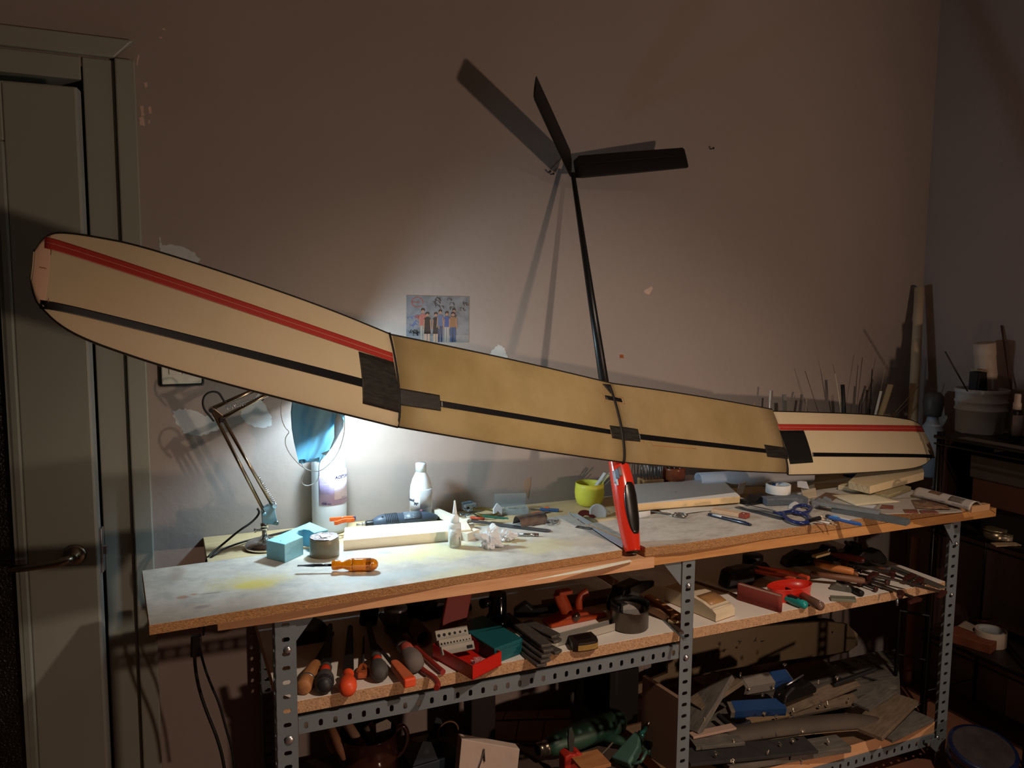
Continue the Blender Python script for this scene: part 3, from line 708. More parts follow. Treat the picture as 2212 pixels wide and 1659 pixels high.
# cord: loop over the elbow, then along the arm to the bench edge
loop=[L3(462,910,-.012),L3(452,897,-.014),L3(441,885,-.014),L3(437,868,-.014),L3(443,852,-.014),L3(458,845,-.014),L3(473,848,-.014),L3(480,860,-.014),L3(487,871,-.012),L3(500,866,-.012)]
def smooth(P,k=3):
    for _ in range(k):
        Q=[P[0]]
        for a,b in zip(P,P[1:]): Q+=[a*.75+b*.25,a*.25+b*.75]
        P=Q+[P[-1]]
    return P
cb_=obj('cord',MB().tube(smooth(loop),.0028,8),RUBBERCORD,lt)
c2=[L3(556,1098,-.012),L3(562,1108,-.012),L3(545,1128,-.012),L3(515,1147,-.03),onz(480,1177,.888),onz(455,1196,.886),onz(443,1212,.870),V((.075,2.14,.80)),V((.06,2.2,.70))]
mb=MB().tube(smooth([V(p) for p in c2]),.003,8)
c3=[ony(735,1140,2.36),onz(700,1138,.888),onz(640,1143,.882),onz(590,1155,.882),onz(540,1166,.886),onz(490,1182,.888),onz(462,1197,.887),onz(447,1214,.868),V((.08,2.15,.79)),V((.07,2.2,.68))]
mb.tube(smooth([V(p) for p in c3]),.003,8)
obj('cord',mb,RUBBERCORD,lt)
# ---- face mask hanging on the lamp ------------------------------------------
MY=2.105
def mk(x,y,d=0): return ony(x,y,MY+d)
mt=thing('face_mask','pleated light blue disposable mask hung by its loops from the lamp','mask',(0,0,0))
MBL=mat('blue_mask_cloth','A4CFE0',.85,transl=.6,var=.06,scale=40,bump=.1,bscale=500)
# left silhouette, right silhouette top->bottom
lef=[(640,840),(631,866),(628,890),(630,925),(635,955),(641,980),(645,999)]
rig=[(735,850),(745,905),(740,925),(726,945),(716,962),(702,982),(690,995)]
P=[]
for i in range(25):
    t=i/24*6; k=min(5,int(t)); u=t-k
    a=(lef[k][0]+(lef[k+1][0]-lef[k][0])*u,lef[k][1]+(lef[k+1][1]-lef[k][1])*u); b=(rig[k][0]+(rig[k+1][0]-rig[k][0])*u,rig[k][1]+(rig[k+1][1]-rig[k][1])*u)
    row=[]
    for j in range(29):
        s_=j/28; y_=a[1]+(b[1]-a[1])*s_; 
        fold=.010*math.sin(s_*9+.6*math.sin(i*.25))*(.35+.65*s_)+.004*math.sin(s_*31+i*.22)*s_
        row.append(mk(a[0]+(b[0]-a[0])*s_,y_+4*math.sin(s_*8)*(i/24),-.025*math.sin(PI*s_)+fold))
    P.append(row)
obj('cloth',MB().grid(P),MBL,mt,solid=.0008)
# inner white layer turned out at the right
q=[[mk(740-12*i/6-2*j,900+(95*i/6)-1.2*j*2,-.03+.004*j) for j in range(4)] for i in range(7)]
q=[[mk(x,y,-.026+.003*j) for j,(x,y) in enumerate(r)] for r in ([(728,893),(736,900),(743,908)],[(722,915),(733,920),(742,922)],[(722,945),(730,940),(736,932)],[(712,972),(718,965),(724,955)],[(694,980),(704,984),(710,976)])]
obj('folded_corner',MB().grid(q),mat('mask_inner','C3D6DE',.85,transl=.3),mt,solid=.0008)
obj('welded_band',MB().grid([[mk(646+44*j/8,993-.6*j+8*i/2,-.016+.004*math.sin(j)) for j in range(9)] for i in range(3)]),mat('mask_band','74B4D4',.8),mt,solid=.001)
EL=mat('white_elastic','D5D8DA',.7)
for pts in ([(612,858),(606,880),(608,905),(616,925),(626,933),(618,942),(615,955),(622,975),(636,993),(652,1009),(672,1018),(690,1019),(712,1003),(730,980),(742,945),(745,920),(744,900)],
            [(650,1000),(655,1008),(660,1017),(653,1030),(651,1042),(658,1049),(670,1049),(685,1040),(690,1025),(688,1008),(694,990),(700,981)]):
    obj('ear_loop',MB().tube(smooth([mk(x,y,-.018 if len(pts)<15 else -.03) for x,y in pts],2),.0016,6,flat=.6),EL,mt)
# ---- acetone bottle -----------------------------------------------------------
def bottle(name,label,cx,cy,z,prof,m,n=40):
    return thing(name,label,'bottle',(cx,cy,z))
AY=2.365; ax_=ony(711,1050,AY).x
t=thing('bottle','tall translucent bottle with lilac acetone label behind the mask','bottle',(ax_,AY,PZ))
WPL=mat('translucent_polythene','D9DEE2',.35,transl=.35,spec=.4)
R_=.0505
sh=ony(711,1000,AY).z-PZ
obj('body',MB().lathe([(R_-.006,0),(R_,.006),(R_,.012),(R_,sh),(R_-.003,sh+.015),(R_-.014,sh+.035),(.024,sh+.055),(.017,sh+.062),(.017,sh+.075)],40),WPL,t)
obj('liquid',MB().lathe([(R_-.008,.002),(R_-.0035,.008),(R_-.0035,ony(711,1118,AY).z-PZ),(0,ony(711,1118,AY).z-PZ)],32),mat('clear_liquid_tint','B9C3CC',.3,transl=.3),t)
obj('cap',MB().lathe([(.020,0),(.020,.018),(.018,.020),(0,.020)],24,TR(0,0,sh+.066)),mat('white_cap','DADCE0',.4),t)
z0=ony(711,1092,AY-.05).z-PZ; z1=ony(711,1018,AY-.05).z-PZ; ac=-.19
def arcpatch(R,a0,a1,z0,z1,n=24): return MB().grid([[(R*math.sin(a0+(a1-a0)*i/n),-R*math.cos(a0+(a1-a0)*i/n),z) for z in(z0,z1)] for i in range(n+1)])
lb=obj('label',arcpatch(R_+.0006,ac-.60,ac+1.75,z0,z1),mat('lilac_label','A99BC6',.5,var=.04,scale=30),t,solid=.0003)
obj('label_panel',arcpatch(R_+.001,ac+.28,ac+1.7,z0+.016,z1-.010),mat('pale_lilac','D4CBE4',.5),lb,solid=.0002)
INK=mat('dark_blue_ink','20204A',.5); INKB=mat('black_ink','15151A',.5); INKG=mat('grey_ink','5F5A74',.5)
Rr=R_+.0018
obj('lettering',text_mb('ACETONA',.0125,TR(0,0,z1-.024),(Rr,ac+.33),shear=.25,bold=.0004),INK,lb)
obj('lettering',merge(text_mb('PELIGRO',.0032,TR(0,0,z1-.029),(Rr,ac+.35)),text_mb('IRRITANTE',.0042,TR(0,0,z0+.018),(Rr,ac+.75)),text_mb('LIQUIDO INFLAMABLE',.0030,TR(0,0,z0+.013),(Rr,ac+.6))),INK,lb)
obj('lettering',merge(text_mb('1000 c.c.',.0085,TR(0,0,z0+.0022),(Rr,ac-.46),bold=.0003),text_mb('Contenido:',.0028,TR(0,0,z0+.0108),(Rr,ac-.38))),INK,lb)
mb=MB(); random.seed(3)
mb=merge(text_mb('FRASES DE SEGURIDAD',.0033,TR(0,0,z1-.007),(Rr,ac-.56)),text_mb('PELIGRO',.003,TR(0,0,z1-.013),(Rr,ac-.56)))
for k in range(16):
    zz=z1-.019-k*.0033
    if k in(6,): continue
    mb2=text_mb(''.join(random.choice('Manteneroalejdclsufi ') for _ in range(27)),.0026,TR(0,0,zz),(Rr,ac-.54)); mb.add(mb2.v,mb2.f)
obj('small_print',mb,INKG,lb)
# ---- alcohol bottle -----------------------------------------------------------
BY=2.35; bx=ony(909.5,1060,BY).x
t=thing('bottle','white alcohol bottle with snap cap standing against the wall','bottle',(bx,BY,PZ))
R2=.0345; hz_=lambda y,d=0: ony(909,y,BY+d).z-PZ
WHB=mat('white_bottle_plastic','E6EAEE',.35,transl=.12)
obj('body',MB().lathe([(R2-.004,0),(R2,.005),(R2,hz_(1062)),(R2-.002,hz_(1048)),(R2-.008,hz_(1034)),(R2-.017,hz_(1021)),(.014,hz_(1017)),(.014,hz_(1012))],40),WHB,t)
obj('cap',MB().lathe([(.0165,hz_(1018)),(.0168,hz_(1002)),(.0155,hz_(1000)),(0,hz_(1000))],28),mat('pale_cap','C9D2DA',.3),t)
la0=-.30; z0=hz_(1106,-.03); z1=hz_(1058,-.03)
lb=obj('label',arcpatch(R2+.0006,la0-1.25,la0+1.35,z0,z1),mat('white_label','E4E6EA',.4),t,solid=.0003)
obj('label_panel',arcpatch(R2+.001,la0-.10,la0+1.1,z0+.012,z1-.002),mat('grey_text_panel','B4B7BD',.5,var=.35,scale=400,stretch=(1,1,3)),lb,solid=.0002)
Rr=R2+.0016
obj('lettering',text_mb('alcohol',.0125,TR(0,0,z0+.032),(Rr,la0-1.62),bold=.0005),mat('alcohol_ink','17243A',.5),lb)
obj('lettering',text_mb('70°',.0115,TR(0,0,z0+.0215),(Rr,la0-.66),bold=.0005),MATS['alcohol_ink'],lb)
obj('lettering',text_mb('solución para uso',.0028,TR(0,0,z0+.016),(Rr,la0-.95)),mat('red_small_ink','8E4A4A',.5),lb)
obj('lettering',text_mb('250 mL',.005,TR(0,0,z0-.002),(Rr,la0-.72),bold=.0002),MATS['alcohol_ink'],lb)
obj('lettering',text_mb('CE',.004,TR(0,0,z0+.006),(Rr,la0+.82)),INKB,lb)
obj('red_square',arcpatch(Rr,la0-.08,la0+.12,z0+.003,z0+.008,4),mat('red_mark','B87078',.5),lb,solid=.0002)
obj('red_rule',arcpatch(Rr,la0-.95,la0-.2,z0+.0135,z0+.0140,8),mat('red_rule_ink','A8565A',.5),lb,solid=.0002)
# ---- blue foam block with a round notch --------------------------------------
BF=mat('light_blue_foam','8FC9DC',.85,var=.04,scale=80,bump=.3,bscale=260)
a=onz(620,1213,LZ); b=onz(662,1197,LZ); c=onz(574,1192,LZ)
zt_=LZ+.048
poly=[onz(x,y,zt_) for x,y in ((575,1167),(615,1176),(655,1159),(646,1156),(640,1151),(644,1146),(655,1143),(668,1145),(678,1151),(709,1144),(669,1127.5))]
o_=poly[0].copy(); poly=[(p.x-o_.x,p.y-o_.y) for p in poly]
t=thing('foam_block','light blue foam block with a round notch cut in its side','block',(o_.x,o_.y,LZ))
bf=obj('block',MB().prism(poly,0,.048),BF,t,bevel=.0015)
for x_,y_ in ((606,1168.5),(660,1133)):
    q_=onz(x_,y_,zt_)-o_; x,y=q_.x,q_.y; obj('pin_hole',MB().cyl((x,y,.0475),(x,y,.0484),.002),mat('hole_blue','3F7488',.9),bf)
# ---- roll of tape with crumpled silver wrapper on top --------------------------
p=onz(704,1203,LZ); 
t=thing('tape_roll','brown parcel tape roll lying flat with a silver speckled top','tape',(p.x,p.y+.018,LZ))
obj('roll',MB().lathe([(.0375,0),(.038,.002),(.038,.046),(.0375,.048)],40),mat('brown_tape','77705C',.35,var=.15,scale=20,stretch=(1,1,8),coat=.3),t)
top=MB(); 
random.seed(5)
P=[[( .0365*r/6*math.cos(a),.0365*r/6*math.sin(a),.0485+random.uniform(0,.0025)*(r>0)) for a in [2*PI*k/28 for k in range(28)]+[0]] for r in range(7)]
for r in P: r[-1]=r[0]
obj('top_face',MB().grid(P,smooth=False),mat('silver_speckle','B9B6B8',.3,metal=.5,col2='8A5F5C',mix=.45,scale=90,scale2=120,sharp=.04,var=.4),t)
obj('wrapper_flake',MB().prism([(-.012,-.014),(.014,-.006),(.010,.010),(-.014,.006)],.051,.0525,TR(0,0,0,.06,.05)),mat('paper_flake','B3BDC0',.5),t)
# ---- amber screwdriver -----------------------------------------------------------
T,L=seg((643,1236),(818,1233),LZ)
T=T@TR(0,0,.0165)
t=thing('screwdriver','flat screwdriver with transparent amber handle lying on the bench','screwdriver',T)
hb=L*.42; AMB=mat('amber_acetate','E8860C',.12,trans=.55,spec=.6,coat=.6,ior=1.4)
obj('blade',MB().prism([(0,-.0048),(.014,-.0042),(.03,-.0035),(.03,.0035),(.014,.0042),(0,.0048)],-.0007,.0007).add([(.012,-.004,-.0008),(.012,.004,-.0008),(.012,.004,.0008),(.012,-.004,.0008),(.04,-.0032,-.0032),(.04,.0032,-.0032),(.04,.0032,.0032),(.04,-.0032,.0032)],[(0,1,2,3),(4,5,6,7),(0,1,5,4),(1,2,6,5),(2,3,7,6),(3,0,4,7)]).cyl((.035,0,0),(hb,0,0),.0034,n=12),mat('blued_steel','35383F',.25,metal=.9),t)
h=MB().lathe([(.008,0),(.0125,.002),(.0128,.012),(.0105,.020),(.0095,.028),(.0125,.038),(.0155,.046),(.0160,.052)],24,TR(hb)@AX,cap=True)
obj('collar',h,AMB,t)
n=24; P=[]
HL=L-hb
for x in [.050,.060,.075,.095,HL-.03,HL-.014,HL-.006,HL-.001]:
    f=1 if x<HL-.016 else (.93 if x<HL-.008 else (.72 if x<HL-.003 else .30)); dep=.0022 if .055<x<HL-.02 else .0
    P.append([(hb+x,(.0160-dep*(k%3==0))*f*math.cos(2*PI*k/n),(.0160-dep*(k%3==0))*f*math.sin(2*PI*k/n)) for k in range(n+1)])
mb=MB().grid(P); mb.add(P[0][:-1],[tuple(range(n))]); mb.add(P[-1][:-1],[tuple(range(n))]); obj('handle',mb,AMB,t)
# ---- white foam slabs --------------------------------------------------------------
def slab(name,label,quad,z,h,m,cat='foam',base=None):
    P=[onz(*q,z) for q in quad]
    return single(name,label,cat,MB().prism([(p.x,p.y) for p in P],z,z+h),m,bevel=.0012)
slab('foam_slab','long cream foam slab in front of the rotary tool',[(742,1189),(1018,1164),(1005,1140),(745,1160)],LZ,.0275,FOAMW)
FOAMW2=mat('white_faced_foam','D9D3C6',.75,var=.03,scale=60,bump=.1,bscale=300)
# ---- orange spring clamp -------------------------------------------------------------
ORP=mat('orange_plastic','E0622A',.4)
T,L=seg((712,1147),(768,1145),LZ); T=T@TR(0,.01,.030)
t=thing('spring_clamp','small orange spring clamp on the end of the foam slab','clamp',T)
obj('jaw',MB().prism([(0,.003),(.02,.004),(.036,.008),(.05,.012),(.066,.012),(.072,.006),(.070,.000),(.066,.003),(.05,.004),(.04,.0),(.02,-.003),(0,-.004)],-.004,.007),ORP,t,bevel=.001)
obj('jaw',MB().prism([(.014,-.030),(.022,-.029),(.034,-.012),(.046,-.002),(.060,-.006),(.068,-.002),(.072,-.008),(.062,-.014),(.048,-.012),(.036,-.020),(.024,-.036),(.016,-.037)],-.006,.005),ORP,t,bevel=.001)
obj('spring',MB().tube([(.036+.004*math.cos(i*.8),.001+.004*math.sin(i*.8),-.004+.0008*i) for i in range(16)],.0009,5),ZINC,t)
obj('pad',MB().box(.066,.074,-.003,.005,-.003,.007),mat('blue_pad','2A2F5C',.5),t)
# ---- rotary tool ----------------------------------------------------------------------
p=onz(770,1152,PZ);q=onz(945,1136,PZ)
T=axm((p.x,p.y+.0,PZ+.026),(q.x,q.y+.0,PZ+.028)); L=(q-p).length
t=thing('rotary_tool','grey blue handheld rotary tool lying behind the foam slab','power tool',T)
RT_=mat('rotary_grey_blue','3E4A5A',.45,var=.06,scale=30)
s_=L/.235
obj('body',MB().lathe([(.009,.045),(.012,.047),(.020,.060),(.0235,.072),(.0240,.100),(.0225,.125),(.0235,.150),(.0225,.185),(.019,.205),(.012,.225),(.006,.235)],28,Matrix.Scale(s_,4,(1,0,0))@AX),RT_,t)
obj('nose',MB().lathe([(.008,.026),(.009,.03),(.009,.044),(.0115,.046)],18,Matrix.Scale(s_,4,(1,0,0))@AX),mat('black_nose','18191D',.4),t)
obj('shaft',MB().cyl((0,0,0),(.032*s_,0,0),.0035).cyl((.016,0,0),(.030,0,0),.0055),ALU,t)
mb=MB()
for k in range(7):
    x=(.082+.0052*k)*s_; mb.add(*(lambda m_:(m_.v,m_.f))(MB().lathe([(.0243,-.0011),(.0243,.0011)],10,TR(x,0,0)@AX@Matrix.Rotation(math.radians(150),4,'Z'),arc=math.radians(110),cap=False)))
obj('vent_slot',mb,mat('vent_black','08090B',.6),t,solid=.0006)
mb=MB().lathe([(.0240,-.0265),(.0240,.0265)],14,TR(.158*s_)@AX@Matrix.Rotation(math.radians(150),4,'Z'),arc=math.radians(100),cap=False)
rl=obj('rating_plate',mb,mat('rating_plate_grey','59636F',.4,col2='C9CDD2',mix=.38,scale=200,scale2=260,sharp=.03),t,solid=.0004)
obj('screw',MB().cyl((.072*s_,-.012,.0185),(.072*s_,-.0125,.0205),.003),BLACKM,t)
mb=MB().tube(smooth([V((.235*s_,0,0)),V((.26,.01,-.01)),V((.28,.05,-.024)),V((.20,.075,-.024)),V((.1,.07,-.024))]),.003,8); obj('cord',mb,RUBBERCORD,t)
# ---- glue bottle ------------------------------------------------------------------------
p=onz(986,1184,LZ)
t=thing('glue_bottle','small white glue bottle with pointed nozzle on the bench','bottle',(p.x,p.y+.014,LZ))
zz=lambda y: ony(986,y,p.y+.014).z-LZ
Q=mat('frosted_bottle','E3E8EA',.35,transl=.25)
bd=obj('body',MB().lathe([(.0145,0),(.0175,.003),(.0180,.010),(.0180,zz(1136)),(.0165,zz(1130)),(.010,zz(1127))],32,sx=1,sy=.85),Q,t)
obj('cap',MB().lathe([(.0115,zz(1129)),(.0120,zz(1118)),(.0085,zz(1112)),(.006,zz(1110))],24),mat('white_nozzle','EEF1F3',.35,transl=.2),t)
obj('nozzle',MB().lathe([(.0062,zz(1111)),(.0055,zz(1104)),(.0035,zz(1092)),(.0022,zz(1081)),(0,zz(1080))],18),MATS['white_nozzle'],t)
lb=obj('label',arcpatch(.0183,-1.2,.85,zz(1176),zz(1140)),mat('glue_label','C2C4C0',.5),t,solid=.0003)
mb=MB()
for k in range(9):
    z_=zz(1146)-k*.0042
    m2=text_mb(''.join(random.choice('Adhesivopgtcmln ') for _ in range(13)),.0026,TR(0,0,z_),(.0188,-.95)); mb.add(m2.v,m2.f)
obj('small_print',mb,INKG,lb)
mb=MB(); random.seed(8)
for k in range(14):
    z_=zz(1172)+k*.0014*1.1
    if random.random()<.7: m2=arcpatch(.0189,.33,.55,z_,z_+.0008,3); mb.add(m2.v,m2.f)
obj('bar_code',mb,INKB,lb,solid=.0002)
# ---- crumpled tissue -----------------------------------------------------------------------
def crumple(name,label,px,py,z,sx,sy,sz,m,seed,cat='paper',spikes=()):
    random.seed(seed); bm=bmesh.new(); bmesh.ops.create_icosphere(bm,subdivisions=4,radius=1)
    from mathutils import noise
    for v in bm.verts:
        d=v.co.normalized(); n=noise.noise(d*2.3+V((seed,0,0)))*.55+abs(noise.noise(d*6+V((0,seed,0))))*.35-abs(noise.noise(d*11))*.25
        r=.72+n
        for (sd,w_,k) in spikes:
            c_=max(0,d.dot(V(sd).normalized())); r+=k*c_**w_
        v.co=V((d.x*r*sx,d.y*r*sy,max(-.55,d.z*r)*sz+.55*sz))
    mb=MB(); mb.v=[tuple(v.co) for v in bm.verts]; mb.f=[tuple(v.index for v in f.verts) for f in bm.faces]; mb.s=[False]*len(mb.f); bm.free()
    p=onz(px,py,z); return single(name,label,cat,mb,m,T=TR(p.x,p.y,z))
TIS=mat('tissue','E9EBEE',.8,transl=.3)
crumple('crumpled_tissue','crumpled white tissue beside the glue bottle',1058,1180,LZ,.034,.030,.030,TIS,4,spikes=(((-1,-.2,.6),20,1.1),((.2,0,1),14,.75),((0,-.9,-.35),8,.5)))
crumple('crumpled_tissue','smaller wad of white tissue right of the big one',1092,1168,LZ,.026,.022,.021,TIS,9,spikes=(((1,-.3,.2),14,.7),))
# ---- balsa strips behind the glue bottle -------------------------------------------------------
BAL=mat('balsa','DCD5C6',.8,var=.05,scale=12,stretch=(1,8,8))
def bar_(name,label,a,b,z,w_,h,m,cat='strip',z2=None,bev=.0008,group=None,bank=0):
    T,L=seg(a,b,z,z2); return single(name,label,cat,MB().box(0,L,-w_/2,w_/2,0,h),m,T=T@Matrix.Rotation(bank,4,'X'),bevel=bev,group=group)
bar_('balsa_strip','white balsa stick lying diagonally by the alcohol bottle',(940,1112),(1018,1146),LZ,.022,.020,BAL)
bar_('balsa_block','short balsa block touching the right of the glue bottle',(1004,1168),(1030,1158),LZ,.020,.022,BAL)
bar_('balsa_block','little pale balsa offcut on top behind the short block',(1006,1143),(1014,1141),LZ,.016,.030,BAL)
# ---- heap of small metal parts with a brass ring ---------------------------------------------------
BRASS=mat('brass','8E8154',.35,metal=.8)
p=onz(1030,1122,PZ)
single('metal_ring','brass ring leaning among the small metal parts','ring',MB().tube([(.042*math.cos(a),.030*math.sin(a),.010) for a in [i*PI/18 for i in range(36)]],.003,6,closed=True,flat=1.8),BRASS,T=TR(p.x+.03,p.y+.012,PZ+.008,.15,.1))
t=thing('key_bunch','bunch of small steel keys and clips near the wall','keys',(p.x,p.y,PZ))
random.seed(11); MT=mat('worn_steel','8C9AA2',.3,metal=.85,var=.2,scale=60)
for k in range(9):
    T=TR(random.uniform(-.045,.005),random.uniform(-.012,.02),.006+.0035*k,random.uniform(-.4,.4),random.uniform(-.3,.3),random.uniform(-1.2,1.0))
    mb=MB().lathe([(.0025,-.0008),(.008,-.0008),(.008,.0008),(.0025,.0008),(.0025,-.0008)],12,cap=False).box(.007,.034,-.0025,.0025,-.0008,.0008).box(.024,.030,-.0055,-.002,-.0008,.0008)
    obj('key',mb,MT,t,T=T)
T0=at(1013,1108,PZ,.25)
t=thing('carburettor','small silver machined block with round holes on the keys','machine part',T0@TR(0,0,.012))
obj('body',MB().box(-.022,.022,-.012,.012,0,.020),mat('pale_machined','A9B7C0',.35,metal=.6),t,bevel=.002)
obj('port',MB().cyl((-.012,-.0135,.008),(-.012,-.0115,.008),.0052).cyl((.010,-.0135,.008),(.010,-.0115,.008),.0052),DARKSTEEL,t)
obj('flange',MB().box(-.026,.010,-.004,.010,.020,.026),mat('blue_grey_flange','7E95A8',.35,metal=.5),t,bevel=.001)
# green comb, red pen
T,L=seg((1040,1116),(1100,1122),LZ); mb=MB().prism([(0,.006),(.01,-.003),(L,-.004),(L*.9,.010),(0,.012)],0,.002)
t=thing('plastic_comb','green plastic contour comb with teeth by the keys','comb',T@TR(0,0,.001)); gr=mat('green_plastic','1E6A54',.4); obj('spine',mb,gr,t)
for k in range(16): obj('tooth',MB().box(.012+k*.0042,.0145+k*.0042,-.010,-.002,0,.002),gr,t)
T,L=seg((1012,1120),(1046,1124),LZ); t=thing('pen','red pen with a pale tip pointing at the green comb','pen',T@TR(0,0,.004)); obj('barrel',MB().cyl((.008,0,0),(L,0,0),.004),mat('red_pen','B4452E',.35),t); obj('tip',MB().cyl((-.008,0,0),(.008,0,0),.0012,.0038),mat('pen_tip','C9BFB4',.4),t)
# ---- clear box with pins, white cap --------------------------------------------------------------
CLR=glass('clear_plastic','E6ECEE',.12,.78)
T=at(1072,1114,PZ,-.25)
t=thing('pin_box','low clear plastic box full of pins against the wall','box',T)
obj('tray',MB().box(0,.105,0,.002,0,.02).box(0,.105,.058,.060,0,.02).box(0,.002,0,.06,0,.02).box(.103,.105,0,.06,0,.02).box(0,.105,0,.06,0,.0015),CLR,t)
obj('lid',MB().box(0,.105,0,.0015,0,.042,T=TR(0,.060,.02,.35)),CLR,t)
random.seed(2)
for k in range(26):
    x,y,a=random.uniform(.02,.09),random.uniform(.012,.05),random.uniform(-1.5,1.5); mb=MB().cyl((0,0,0),(.022,0,0),.0007,n=5).lathe([(0,-.0015),(.0015,0),(0,.0015)],6,TR(.022))
    obj('pin',mb,ZINC,t,T=TR(x,y,.003+k*.0004,0,random.uniform(-.15,.15),a))
p=onz(1068,1113,PZ); single('paper_cone','small white paper cone leaning on the pin box','paper',MB().prism([(0,0),(.026,-.004),(.030,.02),(.016,.036),(.002,.02)],0,.012,TR(0,0,0,1.2)),PAPER,T=TR(p.x-.01,p.y-.012,PZ+.004))
# ---- cutter and blades ------------------------------------------------------------------------------
T,L=seg((1147,1102),(1207,1106),PZ)
t=thing('cutter_knife','blue and grey snap cutter near the wall behind the rings','knife',T@TR(0,0,.001))
obj('body',MB().box(.03,L,-.006,.006,0,.009),mat('cutter_blue','33517A',.4),t,bevel=.002); obj('slider',MB().box(.045,.06,-.003,.003,.009,.013),ORP,t,bevel=.001); obj('blade',MB().prism([(-.01,.002),(.0,-.005),(.035,-.005),(.035,.005),(-.004,.005)],.003,.0036),MT,t)
T,L=seg((1150,1114),(1184,1107),PZ); t=thing('paint_scraper','short orange handled scraper lying by the cutter','scraper',T@TR(0,0,.001)); obj('handle',MB().box(0,L*.55,-.005,.005,0,.008),ORP,t,bevel=.002); obj('blade',MB().prism([(L*.5,-.004),(L,-.008),(L,.008),(L*.5,.004)],.003,.004),MT,t)
# ---- steel rule ------------------------------------------------------------------------------------
T,L=seg((1012,1127),(1190,1149),LZ)
t=thing('steel_rule','long steel rule with a hanging hole under the brown holder','ruler',T@TR(0,0,.0025))
pr=[(0,-.013),(L-.012,-.013),(L-.004,-.009),(L,0),(L-.004,.009),(L-.012,.013),(0,.013)]
obj('rule',MB().prism(pr,0,.001),mat('rule_steel','76818A',.3,metal=.85,var=.1,scale=8),t)
obj('hole',MB().cyl((L-.013,0,.0009),(L-.013,0,.0014),.004),mat('hole_shadow','4A3F34',.8),t)
mb=MB()
for k in range(58): mb.box(.01+k*.0035,.0103+k*.0035,-.013,-.013+(.006 if k%5==0 else .003),.001,.0012)
o=obj('graduations',mb,INKB,t); o['kind']='stuff'
# ---- brown folded metal holder -------------------------------------------------------------------
T,L=seg((1122,1139),(1180,1129),LZ)
BH=mat('brown_enamel_steel','5A4A42',.35,metal=.4,col2='8C8580',mix=.4,scale=30,scale2=18,sharp=.15)
sec=[(-.022,.0),(-.014,.020),(-.006,.026),(.010,.026),(.018,.018),(.024,.0)]
P=[[(x,y,z) for y,z in sec] for x in (0,L*.5,L)]
mb=MB().grid(P,smooth=False)
single('sanding_holder','brown bent metal sanding holder standing on the steel rule','holder',mb,BH,T=T@TR(0,.012,.002),solid=.0015)
# ---- rings ------------------------------------------------------------------------------------------
for k,(x,y,r,tl_) in enumerate(((1189,1134,.014,.25),(1196,1130,.016,.1),(1186,1129,.013,.35))):
    p=onz(x,y,LZ); single('split_ring',['thin wire ring nearest the brown holder','largest wire ring right of the brown holder','tilted wire ring behind the other two'][k],'ring',MB().tube([(r*math.cos(a),r*.8*math.sin(a),0) for a in [i*PI/14 for i in range(28)]],.0011,6,closed=True),MT,T=TR(p.x,p.y,LZ+.003+r*math.sin(tl_)*.9,tl_,0,k))
T,L=seg((1180,1130),(1212,1125),LZ); single('wire_hook','bent wire hook lying by the rings','hook',MB().tube([(0,0,.002),(.03,0,.002),(.045,.001,.002),(.05,.006,.003),(.046,.010,.004)],.0011,6),MT,T=T)
# ---- rod --------------------------------------------------------------------------------------------
T,L=seg((1119,1158),(1164,1159),LZ); t=thing('steel_rod','short steel tube beside the tissue','rod',T@TR(0,0,.0047)); obj('rod',MB().cyl((0,0,0),(L,0,0),.0045,n=18),mat('bright_rod','B2B4B6',.2,metal=1),t); obj('groove',MB().cyl((L-.012,0,0),(L-.010,0,0),.0047,n=18),DARKSTEEL,t)
# ---- razor blade ----------------------------------------------------------------------------------
T,L=seg((1245,1138),(1279,1143),LZ); W2=.0105
t=thing('razor_blade','double edged razor blade lying near the red fuselage','blade',T@TR(0,0,.0008))
mb=MB(); mb.box(0,L,-W2,-.004,0,.0004).box(0,L,.004,W2,0,.0004).box(0,.006,-.004,.004,0,.0004).box(L-.006,L,-.004,.004,0,.0004).box(L*.42,L*.46,-.004,.004,0,.0004)
obj('blade',mb,mat('dark_blade','39444C',.3,metal=.8),t)
# ---- clear tape strip on the left sheet's right edge --------------------------------------------------
P=[onz(*q,LZ) for q in ((1232,1110),(1246,1110),(1347,1170),(1344,1183),(1318,1168))]
single('plastic_strip','bluish grey plastic strip lying along the edge of the left sheet','strip',MB().prism([(p.x,p.y) for p in P],LZ+.0002,LZ+.0012),mat('blue_grey_film','B4C0CC',.35,coat=.3,var=.08,scale=10))
# ---- lime cup --------------------------------------------------------------------------------------
p=onz(1279,1094,PZ); 
zz=lambda y: ony(1279,y,p.y+.01).z-PZ
t=thing('plastic_cup','lime green round plastic cup holding white strips','cup',(p.x,p.y+.02,PZ))
LIM=mat('lime_plastic','E3DE52',.4,transl=.12)
obj('cup',MB().lathe([(0,.0),(.034,.001),(.042,.008),(.048,.026),(.050,.045),(.0485,.066),(.0475,.078),(.0455,.078),(.0462,.066),(.0475,.045),(.0455,.026),(.038,.011),(0,.006)],40,cap=False),LIM,t)
random.seed(4)
for k,(dx,dy,ln,rz,ry) in enumerate(((-.012,-.006,.11,.1,-.85),(-.006,.006,.12,.0,-.72),(.0,-.010,.10,.2,-.62),(.008,.004,.10,-.2,-.9))):
    T=TR(p.x+dx,p.y+.02+dy,PZ+.022,0,0,rz)@Euler((0,ry,0)).to_matrix().to_4x4()
    single('plastic_strip',['broad white strip leaning right in the lime cup','white strip standing steepest in the lime cup','thin blue grey strip in the lime cup','pale green strip lying lowest in the lime cup'][k],'strip',MB().box(0,ln,-.007+.001*k,.007-.001*k,0,.003),[PAPER,PAPER,mat('strip_blue_grey','8FA3B4',.4),mat('strip_green','B9C28C',.5)][k],T=T)
